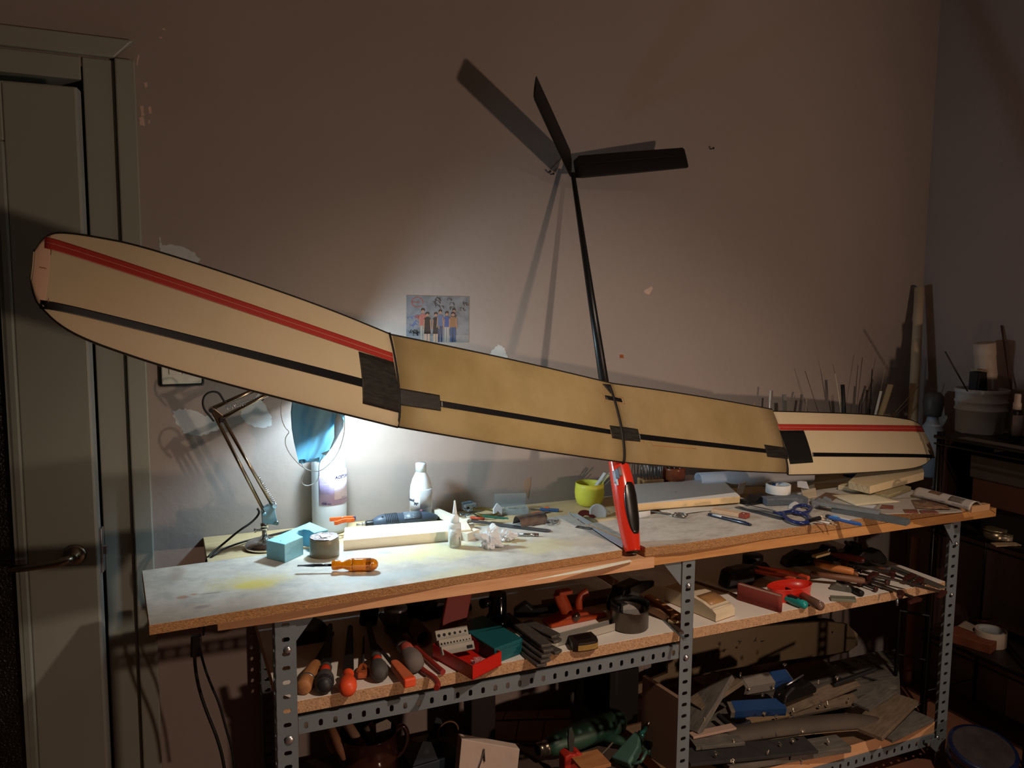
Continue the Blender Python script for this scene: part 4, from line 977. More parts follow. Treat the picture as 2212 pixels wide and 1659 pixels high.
# ---- abrasive disc and paper discs ------------------------------------------------------------------
def disc(name,label,px,py,z,r,m,tilt,rz,cat,curl=0,arc=(0,2*PI),ri=0,th=.0008):
    p=onz(px,py,z); mb=MB(); n=30; P=[]
    for i in range(7):
        rr=ri+(r-ri)*i/6; P.append([(rr*math.cos(a),rr*math.sin(a),curl*(rr*math.cos(a))**2) for a in [arc[0]+(arc[1]-arc[0])*k/n for k in range(n+1)]])
    mb.grid(P); return single(name,label,cat,mb,m,T=TR(p.x,p.y,z,tilt,0,rz),solid=th)
disc('sanding_disc','dark red sanding disc leaning by the lime cup',1268,1121,PZ,.034,mat('dark_red_abrasive','6E2A22',.8,var=.15,scale=60),.75,.1,'disc',ri=.014)
disc('paper_disc','white paper disc standing between cup and fuselage',1292,1108,PZ+.012,.030,PAPER,1.05,-.2,'paper',curl=4)
disc('paper_disc','curled white paper piece left of the red sanding disc',1240,1112,PZ+.004,.020,PAPER,.5,.4,'paper',curl=9,arc=(1.9,4.2))
disc('foil_disc','olive and silver foil disc under the red sanding disc',1272,1126,PZ+.003,.028,mat('olive_foil','6F7258',.4,metal=.3,var=.4,scale=70),.25,.0,'disc')
disc('paper_disc','thin curled paper sliver right of the lime cup',1306,1106,PZ+.01,.022,PAPER,.4,.9,'paper',curl=12,arc=(-.9,.5),ri=.014)
# ================================================================== LEFT SHELF (files, tray, pot)
S2=.6483
BLK=mat('soft_black','17171A',.6,var=.2,scale=50); REDP=mat('red_plastic','C23A22',.45,var=.1,scale=30); GREYH=mat('grey_rubber','4A4846',.7,var=.15,scale=60)
FILE=mat('file_steel','332F2E',.5,metal=.6,var=.2,scale=200,bump=.4,bscale=600)
WOODH=mat('worn_wood_handle','B0794C',.55,var=.12,scale=20,stretch=(1,6,6),col2='8E5A33',mix=.4)
def xl(prof,n=20,sx=1,sy=1,T=None):
    """x-lathe: profile [(r,x)]"""
    M_=AX if T is None else T@AX
    return MB().lathe(prof,n,M_,sx=sx,sy=sy)
def hand_tool(name,label,cat,a,b,z,hl,hprof,hm,bw,bt,bm,extra=None,rz=None,group=None,flat=1,sh=.55):
    """tool lying with its handle end at picture point a, tip at b"""
    T,L=seg(a,b,z); rmax=max(r for r,_ in hprof); T=T@TR(0,0,rmax*flat+.0005)
    t=thing(name,label,cat,T,group)
    obj('handle',xl([(r,x*hl) for r,x in hprof],22,sy=1,sx=flat),hm,t)
    if bw<0: obj('blade',MB().cyl((hl*.9,0,0),(L,0,0),-bw,-bw*sh,10),bm,t)
    else: obj('blade',MB().prism([(hl*.88,-.003),(hl*1.05,-.004),(hl*1.15,-bw/2),(L*.97,-bw/2*sh),(L,-.002),(L,.002),(L*.97,bw/2*sh),(hl*1.15,bw/2),(hl*1.05,.004),(hl*.88,.003)],-bt/2,bt/2),bm,t,bevel=.0004)
    return t,L
pear=[(0,0),(.010,.02),(.0165,.10),(.0185,.25),(.0175,.42),(.0125,.62),(.0095,.74),(.0115,.84),(.012,.92),(.009,1)]
bulb=[(0,0),(.010,.015),(.017,.08),(.0195,.22),(.019,.40),(.0145,.58),(.0105,.70),(.0115,.80),(.013,.90),(.0105,.98),(.005,1)]
t,L=hand_tool('wood_chisel','chisel with worn wooden handle and steel ferrule next to the left post','chisel',(655,1503),(720,1380),S2,.125,[(0,0),(.0165,0),(.0185,.05),(.0185,.25),(.0175,.30),(.0185,.34),(.0175,.7),(.013,.95),(.012,1)],WOODH,.018,.004,FILE)
obj('ferrule',xl([(.0188,.034),(.0192,.035),(.0192,.040),(.0188,.041)]),ZINC,t)
t,L=hand_tool('file','file with black and orange pear handle beside the wooden chisel','file',(700,1507),(714,1365),S2,.115,[(r*1.22,x) for r,x in pear],GREYH,.024,.005,FILE)
obj('handle_inlay',xl([(.0095,.062),(.0120,.068),(.0126,.080),(.0105,.090)],16,T=TR(0,0,.0068)),REDP,t)
obj('handle_tip',xl([(.0,-.001),(.0125,.002),(.0205,.012),(.0225,.028),(.020,.042)],20),mat('black_grip','26252A',.5),t)
t,L=hand_tool('file','file with bright orange bulb handle','file',(751,1512),(757,1368),S2,.095,[(r*1.08,x) for r,x in bulb],mat('bright_orange_plastic','E5532B',.45,var=.08,scale=40),.026,.005,FILE)
T,L=seg((783,1470),(786,1385),S2); T=T@TR(0,0,.012)
t=thing('awl','small awl with brown handle pierced by a hanging hole','awl',T)
mb=MB(); n=20
outer=[(0,0),(.0,.011),(.018,.0155),(.04,.0125),(.055,.008),(.06,.006),(.06,-.006),(.055,-.008),(.04,-.0125),(.018,-.0155),(0,-.011)]
inner=[(.030+.010*math.cos(a),.0048*math.sin(a)) for a in [2*PI*k/12 for k in range(12)]]
obj('handle',MB().tube([(.004,-.008,0),(.016,-.012,0),(.034,-.0095,0),(.052,-.004,0),(.058,0,0),(.052,.004,0),(.034,.0095,0),(.016,.012,0),(.004,.008,0)],.006,8,closed=True).box(0,.018,-.011,.011,-.007,.007),mat('amber_brown_handle','A5552E',.5),t,bevel=.002)
obj('spike',MB().cyl((.055,0,0),(L,0,0),.004,.003,10),FILE,t)
t,L=hand_tool('file','file with grey pear handle and orange inlay, fifth tool from the left post','file',(822,1480),(790,1340),S2,.115,[(r*1.2,x) for r,x in pear],GREYH,.020,.005,FILE)
obj('handle_inlay',xl([(.0085,.058),(.0115,.064),(.0122,.076),(.0100,.086)],16,T=TR(0,0,.0062)),REDP,t)
T,L=seg((885,1490),(800,1392),S2)
t=thing('keyhole_saw','narrow saw with square orange handle pointing off the shelf front','saw',T@TR(0,0,.018))
m=MB().prism([(0,-.014),(.012,-.016),(.10,-.012),(.112,-.008),(.112,.006),(.10,.010),(.012,.014),(0,.012)],-.011,.011)
obj('handle',m,mat('dusty_orange','C4653F',.6,var=.1,scale=30),t,bevel=.004)
obj('handle_end',MB().box(-.004,.010,-.0155,.0145,-.0115,.0115),MATS['bright_orange_plastic'],t,bevel=.004)
mb=MB()
for k in range(4): mb.box(.02,.095,-.0162,-.0125,-.008+k*.0045,-.0062+k*.0045)
obj('finger_groove',mb,mat('dark_groove','5E2C1C',.7),t)
obj('blade',MB().prism([(.108,-.006),(L,-.003),(L,.002),(.108,.008)],-.0006,.0006),FILE,t)
t,L=hand_tool('rasp','large rasp with dusty black and red handle pointing back left','rasp',(900,1462),(822,1345),S2,.135,[(r*1.42,x) for r,x in pear],mat('dusty_grey_handle','6A625F',.8,var=.15,scale=40),.030,.007,FILE)
obj('handle_inlay',xl([(.0125,.062),(.0168,.072),(.0170,.090),(.0135,.104)],16,T=TR(0,0,.0078)),mat('dusty_red','A54A3E',.7),t)
RH=mat('dark_red_dip','8E2C26',.35,coat=.3)
def pliers(label,pts1,pts2,z,jaw,m,r=.0075):
    P1=[onz(*q,z+.008) for q in pts1]; P2=[onz(*q,z+.008) for q in pts2]; J=onz(*jaw,z+.008)
    t=thing('pliers',label,'pliers',(0,0,0))
    obj('handle',MB().tube(smooth(P1,2),r,10),m,t)
    obj('handle',MB().tube(smooth(P2,2),r,10),m,t)
    e=(P1[-1]+P2[-1])/2; obj('jaw',MB().cyl(e,J,.012,.005,10),DARKSTEEL,t); obj('pivot',MB().cyl(e+V((0,0,-.008)),e+V((0,0,.011)),.008),DARKSTEEL,t)
    return t
pliers('long pliers with dark red dipped handles reaching the shelf edge',[(943,1486),(947,1478),(938,1464),(918,1452),(900,1436),(872,1404)],[(957,1452),(940,1438),(915,1415),(890,1392),(868,1376)],S2,(840,1350),RH)
single('wooden_ring','dark tube end standing behind the long pliers','tube',MB().lathe([(.020,0),(.023,0),(.023,.09),(.020,.09),(.020,0)],24,AX,cap=False),mat('brown_card_tube','5C473A',.8),T=seg((916,1398),(885,1362),S2)[0]@TR(0,0,.024))
# red tray
def traybox(name,label,fl,fr,bl,z,h,m,th=.003,rot=None):
    a=onz(*fl,z);b=onz(*fr,z);c=onz(*bl,z); ex=(b-a); ey=(c-a); lx=ex.length; ly=ey.length
    T=Matrix(((ex.x/lx,ey.x/ly,0,a.x),(ex.y/lx,ey.y/ly,0,a.y),(0,0,1,z),(0,0,0,1)))
    t=thing(name,label,'box',Matrix.Translation(a)@Matrix.Rotation(math.atan2(ex.y,ex.x),4,'Z'))
    iT=t.matrix_basis.inverted(); Q=[iT@a,iT@b,iT@(b+c-a),iT@c]; ctr=sum(Q,V((0,0,0)))/4
    for k in range(4):
        p,q=Q[k],Q[(k+1)%4]; 
        pi=p+(ctr-p).normalized()*th*1.4; qi=q+(ctr-q).normalized()*th*1.4
        obj('side',MB().prism([(p.x,p.y),(q.x,q.y),(qi.x,qi.y),(pi.x,pi.y)],0,h),m,t)
    obj('bottom',MB().prism([(p.x,p.y) for p in Q],0,.002),m,t)
    return t,Q,ctr
RT2=mat('red_painted_tin','C3231A',.35,var=.06,scale=10)
t,Q,ctr=traybox('tin_tray','open red metal tray standing at the front edge of the shelf',(1021,1469),(1083,1437),(935,1420),S2,.036,RT2)
T,L=seg((952,1421),(1022,1407),S2+.012); 
w_=t; t=thing('drill_index','grey metal drill bit case standing open in the red tray','case',T@TR(0,.004,.022,-.55))
DI=mat('grey_beige_tin','8A8478',.5,var=.08,scale=30)
obj('step',MB().box(0,L,0,.020,0,.022),DI,t,bevel=.001); obj('step',MB().box(0,L,.014,.040,.018,.048),DI,t,bevel=.001); obj('step',MB().box(0,L,-.010,.004,-.018,.004),DI,t,bevel=.001)
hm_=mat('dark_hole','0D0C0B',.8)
for k in range(10): obj('hole',MB().cyl((.006+k*(L-.012)/9,-.0006,.011),(.006+k*(L-.012)/9,.001,.011),.0028-.00012*k,n=10),hm_,t)
for k in range(6): obj('hole',MB().cyl((.008+k*(L-.016)/5,.0134,.034),(.008+k*(L-.016)/5,.016,.034),.0045-.0003*k,n=12),hm_,t)
obj('label_mark',MB().box(L-.022,L-.006,-.0105,-.0098,-.013,-.005),hm_,t)
p=onz(1035,1440,S2); crumple('plastic_bag','pinkish crumpled plastic bag inside the red tray',1035,1441,S2+.003,.028,.020,.016,mat('pink_film','C9898A',.4,transl=.3),13,cat='bag')
# drill bits case lid
a=onz(945,1400,S2); T=TR(a.x+.02,a.y+.04,S2+.02)@Matrix.Rotation(.25,4,'Z')@Matrix.Rotation(-.28,4,'X')@Matrix.Rotation(.42,4,'Y')
single('red_tin_cover','tall dark red tin lid leaning behind the drill case','lid',MB().box(0,.078,0,.012,0,.17),mat('dull_red_tin','8E2E22',.5,var=.1,scale=10),T=T,bevel=.003)
# teal box
a=onz(1068,1435,S2); TL=mat('teal_tin','14585E',.45,var=.08,scale=10)
T,L=seg((1068,1435),(1128,1412),S2); t=thing('tin_box','closed teal metal box behind the red tray','box',T); iT=T.inverted(); c=iT@onz(985,1380,S2)
obj('body',MB().prism([(0,0),(L,0),(L+c.x,c.y),(c.x,c.y)],0,.030),TL,t,bevel=.002); obj('lid',MB().prism([(-.001,-.001),(L+.001,-.001),(L+c.x+.001,c.y+.001),(c.x-.001,c.y+.001)],.030,.042),TL,t,bevel=.002)
# stack of lead-grey bars
LEAD=mat('lead_grey','5A5652',.45,metal=.45,var=.25,scale=30,bump=.4,bscale=60)
lb_=['top bar of the front pile of grey lead bars','second bar down in the front pile of lead bars','third bar down in the front pile of lead bars','fourth bar down in the front pile of lead bars','bottom bar of the front pile of lead bars','lead bar crossing behind at the top of the pile','lead bar lying under the crossing bar','short lead bar end sticking out to the right']
for k,(a,b,dz,w_,) in enumerate((((1178,1426),(1118,1378),.036,.034),((1182,1430),(1124,1385),.027,.033),((1178,1434),(1126,1394),.018,.033),((1176,1438),(1128,1402),.009,.033),((1168,1440),(1134,1410),.000,.032),((1200,1404),(1138,1372),.033,.034),((1204,1408),(1146,1378),.024,.032),((1206,1416),(1160,1396),.004,.030))):
    T,L=seg((a[0],a[1]),(b[0],b[1]),S2+dz*.0); T=T@TR(-.004 if k<5 else 0,0,dz+.0003)
    # raised bars shift back so that they stay over the spot seen in the photo
    sh_=dz*1.9/.95*.95
    T=Matrix.Translation((0,sh_*.0,0))@T
    random.seed(k)
    mb=MB().prism([(0,-w_/2),(L*.5,-w_/2-.001),(L,-w_/2+.002),(L+.003,0),(L,w_/2-.001),(L*.4,w_/2),(0,w_/2-.002),(-.003,0)],0,.0085)
    single('lead_bar',lb_[k],'metal bar',mb,LEAD,T=T,bevel=.002,group='pile of lead bars on the left shelf')
# aluminium channel
T,L=seg((1185,1398),(1338,1356),S2)
mb=MB().box(0,L,-.010,-.008,0,.022).box(0,L,.016,.018,0,.022).box(0,L,-.010,.018,0,.002).box(0,L,.018,.030,.014,.016)
single('aluminium_channel','pale aluminium channel lying behind the lead bars','rail',mb,mat('pale_aluminium','B4B0A6',.4,metal=.4),T=T)
# round brush
p=onz(1275,1404,S2); t=thing('draughtsman_brush','dark plastic dustpan brush head with yellow bristles','brush',TR(p.x,p.y,S2,0,0,.12))
DK=mat('dark_translucent','241C19',.3,spec=.6)
obj('head',MB().prism([(-.048,.012),(-.036,.002),(-.012,-.004),(.012,-.006),(.024,-.002),(.034,.018),(.040,.052),(-.030,.060)],.0,.024).add([],[]),DK,t,bevel=.002)
obj('recess',MB().prism([(-.026,.018),(.018,.014),(.024,.044),(-.022,.050)],.0235,.0248),mat('recess_black','120E0D',.3),t)
obj('bristle_band',MB().prism([(-.038,.0015),(-.013,-.0055),(.012,-.0075),(.022,-.0035),(.022,.0),(-.036,.006)],.004,.018),mat('yellow_bristle','9A7A3C',.8,var=.3,scale=120),t)
# pot
p=onz(1381,1369,S2); r=.0535
t=thing('metal_pot','round steel pot with shade-black inner back wall holding a sanding stone','pot',(p.x,p.y+r*.98,S2))
PT=mat('brushed_brown_steel','5F564E',.32,metal=.85,var=.1,scale=6,stretch=(1,1,20))
obj('wall',MB().lathe([(r-.004,0),(r,.004),(r,.056),(r+.001,.058),(r-.002,.058),(r-.002,.005),(0,.004)],44,cap=False),PT,t)
obj('shaded_back_wall',MB().lathe([(r+.0015,.056),(r+.0015,.072),(r-.002,.074),(r-.003,.056)],44,arc=PI*1.25,T=TR(0,0,0,0,0,-.35)),BLK,t,solid=.001)  # black arc stands in for the shade on the pot's inner back wall
p2=p+V((.002,r*.9,0)); single('grinding_stone','pale grinding stone segment sticking out of the steel pot','stone',MB().prism([(.045*math.cos(a),.045*math.sin(a)) for a in [PI*.0+PI*k/10*.62 for k in range(11)]]+[(.0,.0)],-.006,.006),mat('pale_stone','8C8884',.9,var=.2,scale=120),T=TR(p.x-.018,p.y+r*.85,S2+.025,PI/2,0,-.2),bevel=.001)
single('black_block','black block leaning inside the steel pot','block',MB().box(-.012,.012,-.012,.012,0,.05),BLK,T=TR(p.x-.030,p.y+r,S2+.025,0,.1,.2),bevel=.002)
# orange plane / caulking body
OD=mat('dusty_orange_plastic','B8481E',.4,var=.12,scale=20)
T,L=seg((1196,1362),(1318,1336),S2); t=thing('tape_dispenser','large orange plastic hand tool with curved grips at the back of the shelf','power tool',T@TR(0,.012,0))
T2=Matrix(((1,0,0,0),(0,0,-1,.04),(0,1,0,0),(0,0,0,1)))
obj('base',MB().prism([(0,0),(L,0),(L*.98,.012),(L*.75,.018),(L*.62,.028),(L*.5,.030),(L*.3,.026),(L*.12,.012),(0,.010)],0,.055,Matrix(((1,0,0,0),(0,0,-1,.055),(0,1,0,0),(0,0,0,1)))),OD,t,bevel=.004)
obj('grip',MB().tube(smooth([V((L*.36,.03,.02)),V((L*.32,.03,.045)),V((L*.26,.03,.065)),V((L*.22,.03,.088))]),.014,12,flat=1.4),OD,t)
obj('grip',MB().tube(smooth([V((L*.60,.03,.02)),V((L*.56,.03,.045)),V((L*.60,.03,.066)),V((L*.72,.03,.075))]),.008,10,flat=1.6),OD,t)
obj('knob',MB().lathe([(.012,0),(.013,.004),(.011,.007),(0,.008)],18,TR(L*.42,.0,.022,PI/2)),mat('smoked_knob','3A2420',.25,coat=.4),t)
obj('grip_bridge',MB().box(L*.18,L*.42,.015,.045,.082,.094),OD,t,bevel=.004)
# black spray nozzle / mug
p=onz(1088,1362,S2+0); t=thing('black_beaker','glossy black stepped plastic beaker behind the teal box','beaker',(p.x,p.y+.045,S2))
GB2=mat('glossy_black','08080A',.12,spec=.7)
obj('body',MB().lathe([(.036,0),(.038,.008),(.034,.022),(.026,.034),(.025,.085),(.024,.092)],32),GB2,t); obj('side_pipe',MB().cyl((-.02,-.0,.072),(-.052,-.01,.072),.012,.014),GB2,t)
# wood sticks by the middle post
bar_('wood_stick','long pine stick ending beside the middle post, right of the pot',(1478,1348),(1395,1296),S2,.022,.018,WOODH,z2=S2+.03)
bar_('wood_stick','thin darker stick lying left of the long pine stick',(1442,1342),(1372,1304),S2,.012,.022,mat('dark_stick','7E5A40',.7),z2=S2+.02)
bar_('metal_file','rusty flat file lying under the sticks at the shelf corner',(1472,1370),(1420,1318),S2,.016,.006,mat('rusty_steel','54453C',.5,metal=.5,var=.3,scale=60))
bar_('metal_file','thin steel saw blade lying in the shelf corner by the post',(1480,1384),(1430,1335),S2,.010,.004,MT)
bar_('white_block','small white offcut by the middle post on the left shelf',(1462,1352),(1446,1346),S2,.016,.012,PINEPALE)
# back clutter of the left shelf
def roundbox(name,label,cat,px,py,z,r,h,m,tilt=0,rz=0,cone=1.0,dy=0,n=26):
    p=onz(px,py,z); return single(name,label,cat,MB().lathe([(r*.96,0),(r,.003),(r*cone,h-.003),(r*cone*.95,h),(0,h)],n),m,T=TR(p.x,p.y+r+dy,z,tilt,0,rz))
roundbox('round_cover','large dark round lid leaning behind the chisel','lid',672,1405,S2,.062,.018,BLK,tilt=1.0)
roundbox('glass_jar','dim grey jar behind the pear handled files','jar',862,1372,S2,.032,.07,mat('grey_jar','4C4A48',.3))
roundbox('paint_roller','dark roller drum behind the awl','roller',800,1352,S2,.026,.05,BLK,tilt=.4)
def blob(name,label,cat,a,b,z,w_,h,m,bev=.006,z2=None,prof=None):
    T,L=seg(a,b,z,z2); pr=prof or [(0,.0),(.06,.55),(.3,1),(.55,.8),(.8,.9),(1,.35),(1,0)]
    return single(name,label,cat,MB().prism([(x*L,y*h) for x,y in pr],-w_/2,w_/2,Matrix(((1,0,0,0),(0,0,-1,0),(0,1,0,0),(0,0,0,1)))),m,T=T,bevel=bev)
blob('caulking_gun','dark metal caulking gun lying at the back left','tool',(830,1345),(960,1318),S2,.03,.06,BLK)
blob('tool_case','dim black tool case behind the red tin lid','case',(900,1338),(1010,1312),S2,.06,.05,mat('dim_black_case','1E1C1D',.5))
blob('black_clamp','black plastic clamp between beaker and orange tool','clamp',(1110,1330),(1210,1330),S2,.03,.045,BLK,prof=[(0,0),(.0,.5),(.25,1),(.4,.6),(.7,.75),(1,1),(1,.3),(.6,.2),(.4,0)])
blob('hand_drill','black cordless drill body behind the steel pot','power tool',(1322,1322),(1400,1290),S2,.05,.075,GB2,prof=[(0,0),(0,.35),(.15,.95),(.6,1),(1,.8),(1,.55),(.6,.45),(.55,0)])
bar_('long_clamp','dark flat bar lying towards the back behind the lead bars',(1160,1392),(1090,1335),S2,.030,.014,BLK)
bar_('wood_offcut','dim brown board at the back by the orange tool',(1180,1318),(1330,1290),S2,.06,.02,mat('dim_brown_board','6B4A3A',.7))
# ================================================================== RIGHT SHELF (red bowl, clamps)
a=onz(1541,1342,S2);b=onz(1588,1327,S2);c=onz(1492,1325,S2)
T,L=seg((1546,1344),(1587,1330),S2)
t=thing('sanding_block','pale balsa sanding block with a curved taped top','block',T)
LB=.20; P2=[(-.0,.0),(0,.024),(.010+0,.030),(.05,.043),(.085,.048),(LB,.046),(LB,0)]
T2=Matrix(((0,0,1,0),(1,0,0,0),(0,1,0,0),(0,0,0,1)))
BW=mat('pale_balsa','D2C2A6',.75,var=.06,scale=10,stretch=(6,1,6))
obj('block',MB().prism(P2,0,L,T2),BW,t,bevel=.0008)
obj('tape_patch',MB().grid([[(x,y,z+.0012) for x in (L*.15,L*.5,L*.98)] for y,z in((.03,.0365),(.05,.0432),(.068,.0457),(.085,.0482))]),mat('brown_tape_patch','A37A4E',.45,coat=.3,var=.15,scale=60),t,solid=.0004)
obj('tape_patch',MB().grid([[(x,y,z+.0016) for x in (0.0,L*.5,L)] for y,z in((.012,.0310),(.018,.0330))]),mat('cream_tape','D9CDB4',.6),t,solid=.0004)
obj('abrasive_sole',MB().box(0,L,0,LB,-.0005,.0018),mat('red_sole','7A3A2C',.8),t)
# red-brown sanding belt
T,L=seg((1593,1293),(1688,1322),S2+.0005)
mb=MB(); n=30; hL=L/2; rr=.0095; P=[]
for k in range(n+1):
    a=2*PI*k/n; x=hL+(hL-rr)*(1 if math.cos(a)>0 else -1)*(1 if abs(math.cos(a))>.05 else 0)+rr*math.cos(a)
    P.append([(x,rr*math.sin(a),0),(x,rr*math.sin(a),.050)])
t=thing('belt_sanding_block','wooden block wrapped in a red brown sanding belt standing on edge','block',T)
obj('belt',MB().grid(P),mat('red_brown_abrasive','7E332A',.85,var=.10,scale=200),t,solid=.0008)
poly=[(p[0][0]+(hL-p[0][0])*.02,p[0][1]*.93) for p in P[:-1]]
obj('core',MB().prism(poly,.001,.0475),mat('dusty_core','A08D7E',.8,var=.2,scale=60),t)
# red bowl/ring
p=onz(1738,1300,S2); 
REDB=mat('red_enamel','D02A1C',.35,coat=.3,var=.08,scale=14)
t=thing('red_tin','low open red round tin with handles of pliers resting in it','tin',(p.x-.020,p.y+.046,S2))
r=.066
obj('wall',MB().lathe([(r*.93,0),(r*.97,.003),(r*.985,.006),(r*.955,.008),(r*.965,.012),(r,.040),(r+.002,.042),(r-.001,.043),(r*.96,.014),(r*.9,.004),(0,.003)],44,sx=1.22,sy=.62,cap=False),REDB,t)
t,L=hand_tool('screwdriver','screwdriver with turquoise handle between the belt and brown handle','screwdriver',(1742,1318),(1640,1278),S2,.085,[(0,0),(.008,.01),(.0125,.06),(.0135,.3),(.0130,.6),(.0105,.75),(.0125,.85),(.011,1)],mat('turquoise_plastic','1E8E8A',.3,coat=.3),-.003,.003,ALU)
obj('black_panel',MB().box(.030,.065,-.008,.008,.006,.0145),BLK,t,bevel=.002); obj('hole',MB().box(.018,.027,-.003,.003,.008,.0139),hm_,t)
t,L=hand_tool('wooden_rod_tool','round tool handle of brown lacquered wood right of the turquoise handle','handle',(1776,1322),(1690,1276),S2,.12,[(0,0),(.009,.01),(.0135,.05),(.0145,.15),(.0140,1)],mat('brown_lacquer','6B5145',.4,coat=.3),-.006,.003,DARKSTEEL)
obj('rivet',MB().cyl((.012,0,.010),(.012,0,.0148),.003),ALU,t)
pliers('pliers with orange tipped handles resting on the red tin',[(1718,1252),(1690,1245),(1660,1240),(1625,1232)],[(1747,1249),(1722,1241),(1690,1234),(1632,1226)],S2+.03,(1590,1222),mat('orange_dip','B5452A',.4))
# wood handles
def rod(name,label,cat,a,b,z,prof,m,z2=None):
    T,L=seg(a,b,z,z2); return single(name,label,cat,xl([(r,x*L) for r,x in prof],18),m,T=T@TR(0,0,max(r for r,_ in prof)))
rod('wood_rasp','honey coloured wooden file handle pointing right at the back','handle',(1844,1244),(1762,1228),S2+.03,[(0,0),(.010,.01),(.0125,.08),(.013,.4),(.010,.8),(.008,1)],mat('honey_wood','B8743E',.4,coat=.3),z2=S2+.035)
rod('wooden_dowel','long dark brown wooden handle below the honey coloured one','handle',(1868,1262),(1750,1246),S2+.012,[(0,0),(.008,.01),(.0105,.05),(.011,.4),(.008,1)],mat('dark_brown_wood','6E4A36',.5),z2=S2+.024)
rod('box_spanner','dark steel tube spanner under the brown handle','spanner',(1862,1290),(1810,1262),S2,[(.007,0),(.010,.02),(.0105,.25),(.008,.3),(.0075,1)],DARKSTEEL)
bar_('steel_wedge','small grey green steel plate near the shelf edge','plate',(0,0),S2,0,0,None) if False else None
T,L=seg((1795,1299),(1850,1302),S2); single('steel_plate','small grey green steel plate near the right shelf edge','plate',MB().prism([(0,0),(L,0),(L+.004,.032),(.004,.030)],0,.009),mat('grey_green_steel','7C7F70',.5,metal=.3,var=.1,scale=30),T=T,bevel=.001)
blob('angle_gauge','grey aluminium hinge block behind the steel plate','tool',(1790,1272),(1842,1280),S2,.014,.026,mat('dull_alu','6B6A64',.4,metal=.6))
# F-clamps
def fclamp(label,a,b,z,z2,hx,w_=.012,bar_m=None,hand=None):
    T,L=seg(a,b,z,z2); t=thing('bar_clamp',label,'clamp',T@TR(0,0,.004))
    obj('bar',MB().box(0,L,-w_/2,w_/2,-.003,.003),bar_m or mat('bright_steel_bar','A8A39B',.25,metal=.95),t,bevel=.0005)
    obj('fixed_jaw',MB().box(-.006,.012,-.008,.010,-.005,.006).prism([(-.006,0),(.012,0),(.006,.055),(-.004,.055)],-.004,.004),CLJ,t,bevel=.002)
    obj('sliding_jaw',MB().prism([(hx,-.012),(hx+.022,-.012),(hx+.018,.055),(hx+.004,.055)],-.005,.008),CLJ,t,bevel=.002)
    obj('screw',MB().cyl((hx-.04,.045,0),(hx+.05,.045,0),.004),DARKSTEEL,t)
    obj('handle',xl([(.006,0),(.010,.008),(.011,.05),(.008,.06)],14,T=TR(hx+.045,.045,0)),CLH,t); obj('pad',MB().cyl((hx-.046,.045,0),(hx-.040,.045,0),.009),CLJ,t)
    return t
CLJ=mat('dark_red_brown_cast','4A2622',.4,metal=.3,var=.2,scale=40); CLH=mat('clamp_wood_handle','6B3F2A',.5)
fclamp('bar clamp whose bright steel bar sticks out past the right post',(2040,1283),(1850,1234),S2+.022,S2+.028,.20)
fclamp('bar clamp lying lower with a rusty end at the shelf edge',(1985,1298),(1830,1240),S2,S2+.012,.16,bar_m=mat('dull_steel_bar','6B6660',.35,metal=.9))
fclamp('small bar clamp at the back pointing to the right post',(1930,1240),(1800,1215),S2+.03,S2+.04,.14,bar_m=MATS['dull_steel_bar'])
fclamp('bar clamp with its handle turned up behind the long clamps',(1990,1255),(1880,1215),S2+.012,S2+.03,.02,bar_m=MATS['dull_steel_bar'])
T,L=seg((2038,1272),(1925,1225),S2+.004); single('steel_flat','wide pale flat bar sloping towards the right post','bar',MB().box(0,L,-.018,.018,0,.004),mat('dull_flat_bar','6E675F',.5,metal=.5),T=T,bevel=.001)
p=onz(1945,1290,S2); t=thing('screw_clamp','dark red screw clamp jaw hanging at the front edge of the right shelf','clamp',TR(p.x,p.y,S2,0,0,.3)); obj('jaw',MB().prism([(-.03,-.008),(-.02,-.014),(.02,-.004),(.032,.010),(.024,.020),(-.01,.008)],.001,.015),CLJ,t,bevel=.003); obj('screw',MB().cyl((-.03,-.004,.004),(-.034,-.006,-.018),.0035),MT,t)
p=onz(1905,1238,S2+.02); single('bright_tag','small bright steel tab on the clamps','tab',MB().box(-.010,.010,-.002,.002,0,.012),ALU,T=TR(p.x,p.y-.02,S2+.035,.4,0,.1))
# white object and dark clutter at the back
blob('spray_can','black aerosol can lying at the back beside the middle post','can',(1560,1270),(1620,1258),S2,.05,.06,GB2,prof=[(0,.1),(.1,.9),(.3,1),(.9,1),(1,.85),(1,.1),(.9,0),(.1,0)])
blob('clamp_head','black clamp head with bright highlight behind the belt block','clamp',(1590,1262),(1660,1238),S2,.035,.055,BLACKM)
roundbox('steel_cup','shallow steel cup behind the pliers','cup',1640,1232,S2,.035,.045,DARKSTEEL)
blob('socket_wrench','dim black wrench pile right of the steel cup','wrench',(1690,1222),(1800,1212),S2,.05,.05,BLACKM)
blob('black_plane','dark hand plane with a pale top edge under the worktop','plane',(1750,1215),(1850,1200),S2,.045,.055,BLACKM,prof=[(0,0),(.02,.3),(.2,.5),(.3,1),(.45,.95),(.5,.5),(.8,.5),(.85,.8),(.95,.8),(1,0)])
bar_('pale_offcut','pale offcut lying on the dark hand plane',(1758,1205),(1790,1196),S2+.055,.018,.008,PINEPALE)
rod('red_screwdriver','dark red screwdriver handle behind the honey wood handle','handle',(1868,1218),(1795,1204),S2+.045,[(0,0),(.008,.02),(.011,.1),(.012,.5),(.009,.9),(.005,1)],mat('dull_dark_red','5A2420',.4))
blob('dark_pliers','dim pliers heap between handles and clamps','pliers',(1830,1225),(1905,1214),S2,.05,.06,DARKSTEEL)
rod('glass_bottle','small dark glass bottle at the back right of the shelf','bottle',(1856,1192),(1826,1180),S2+.03,[(0,0),(.014,.02),(.015,.6),(.007,.8),(.007,1)],GB2)
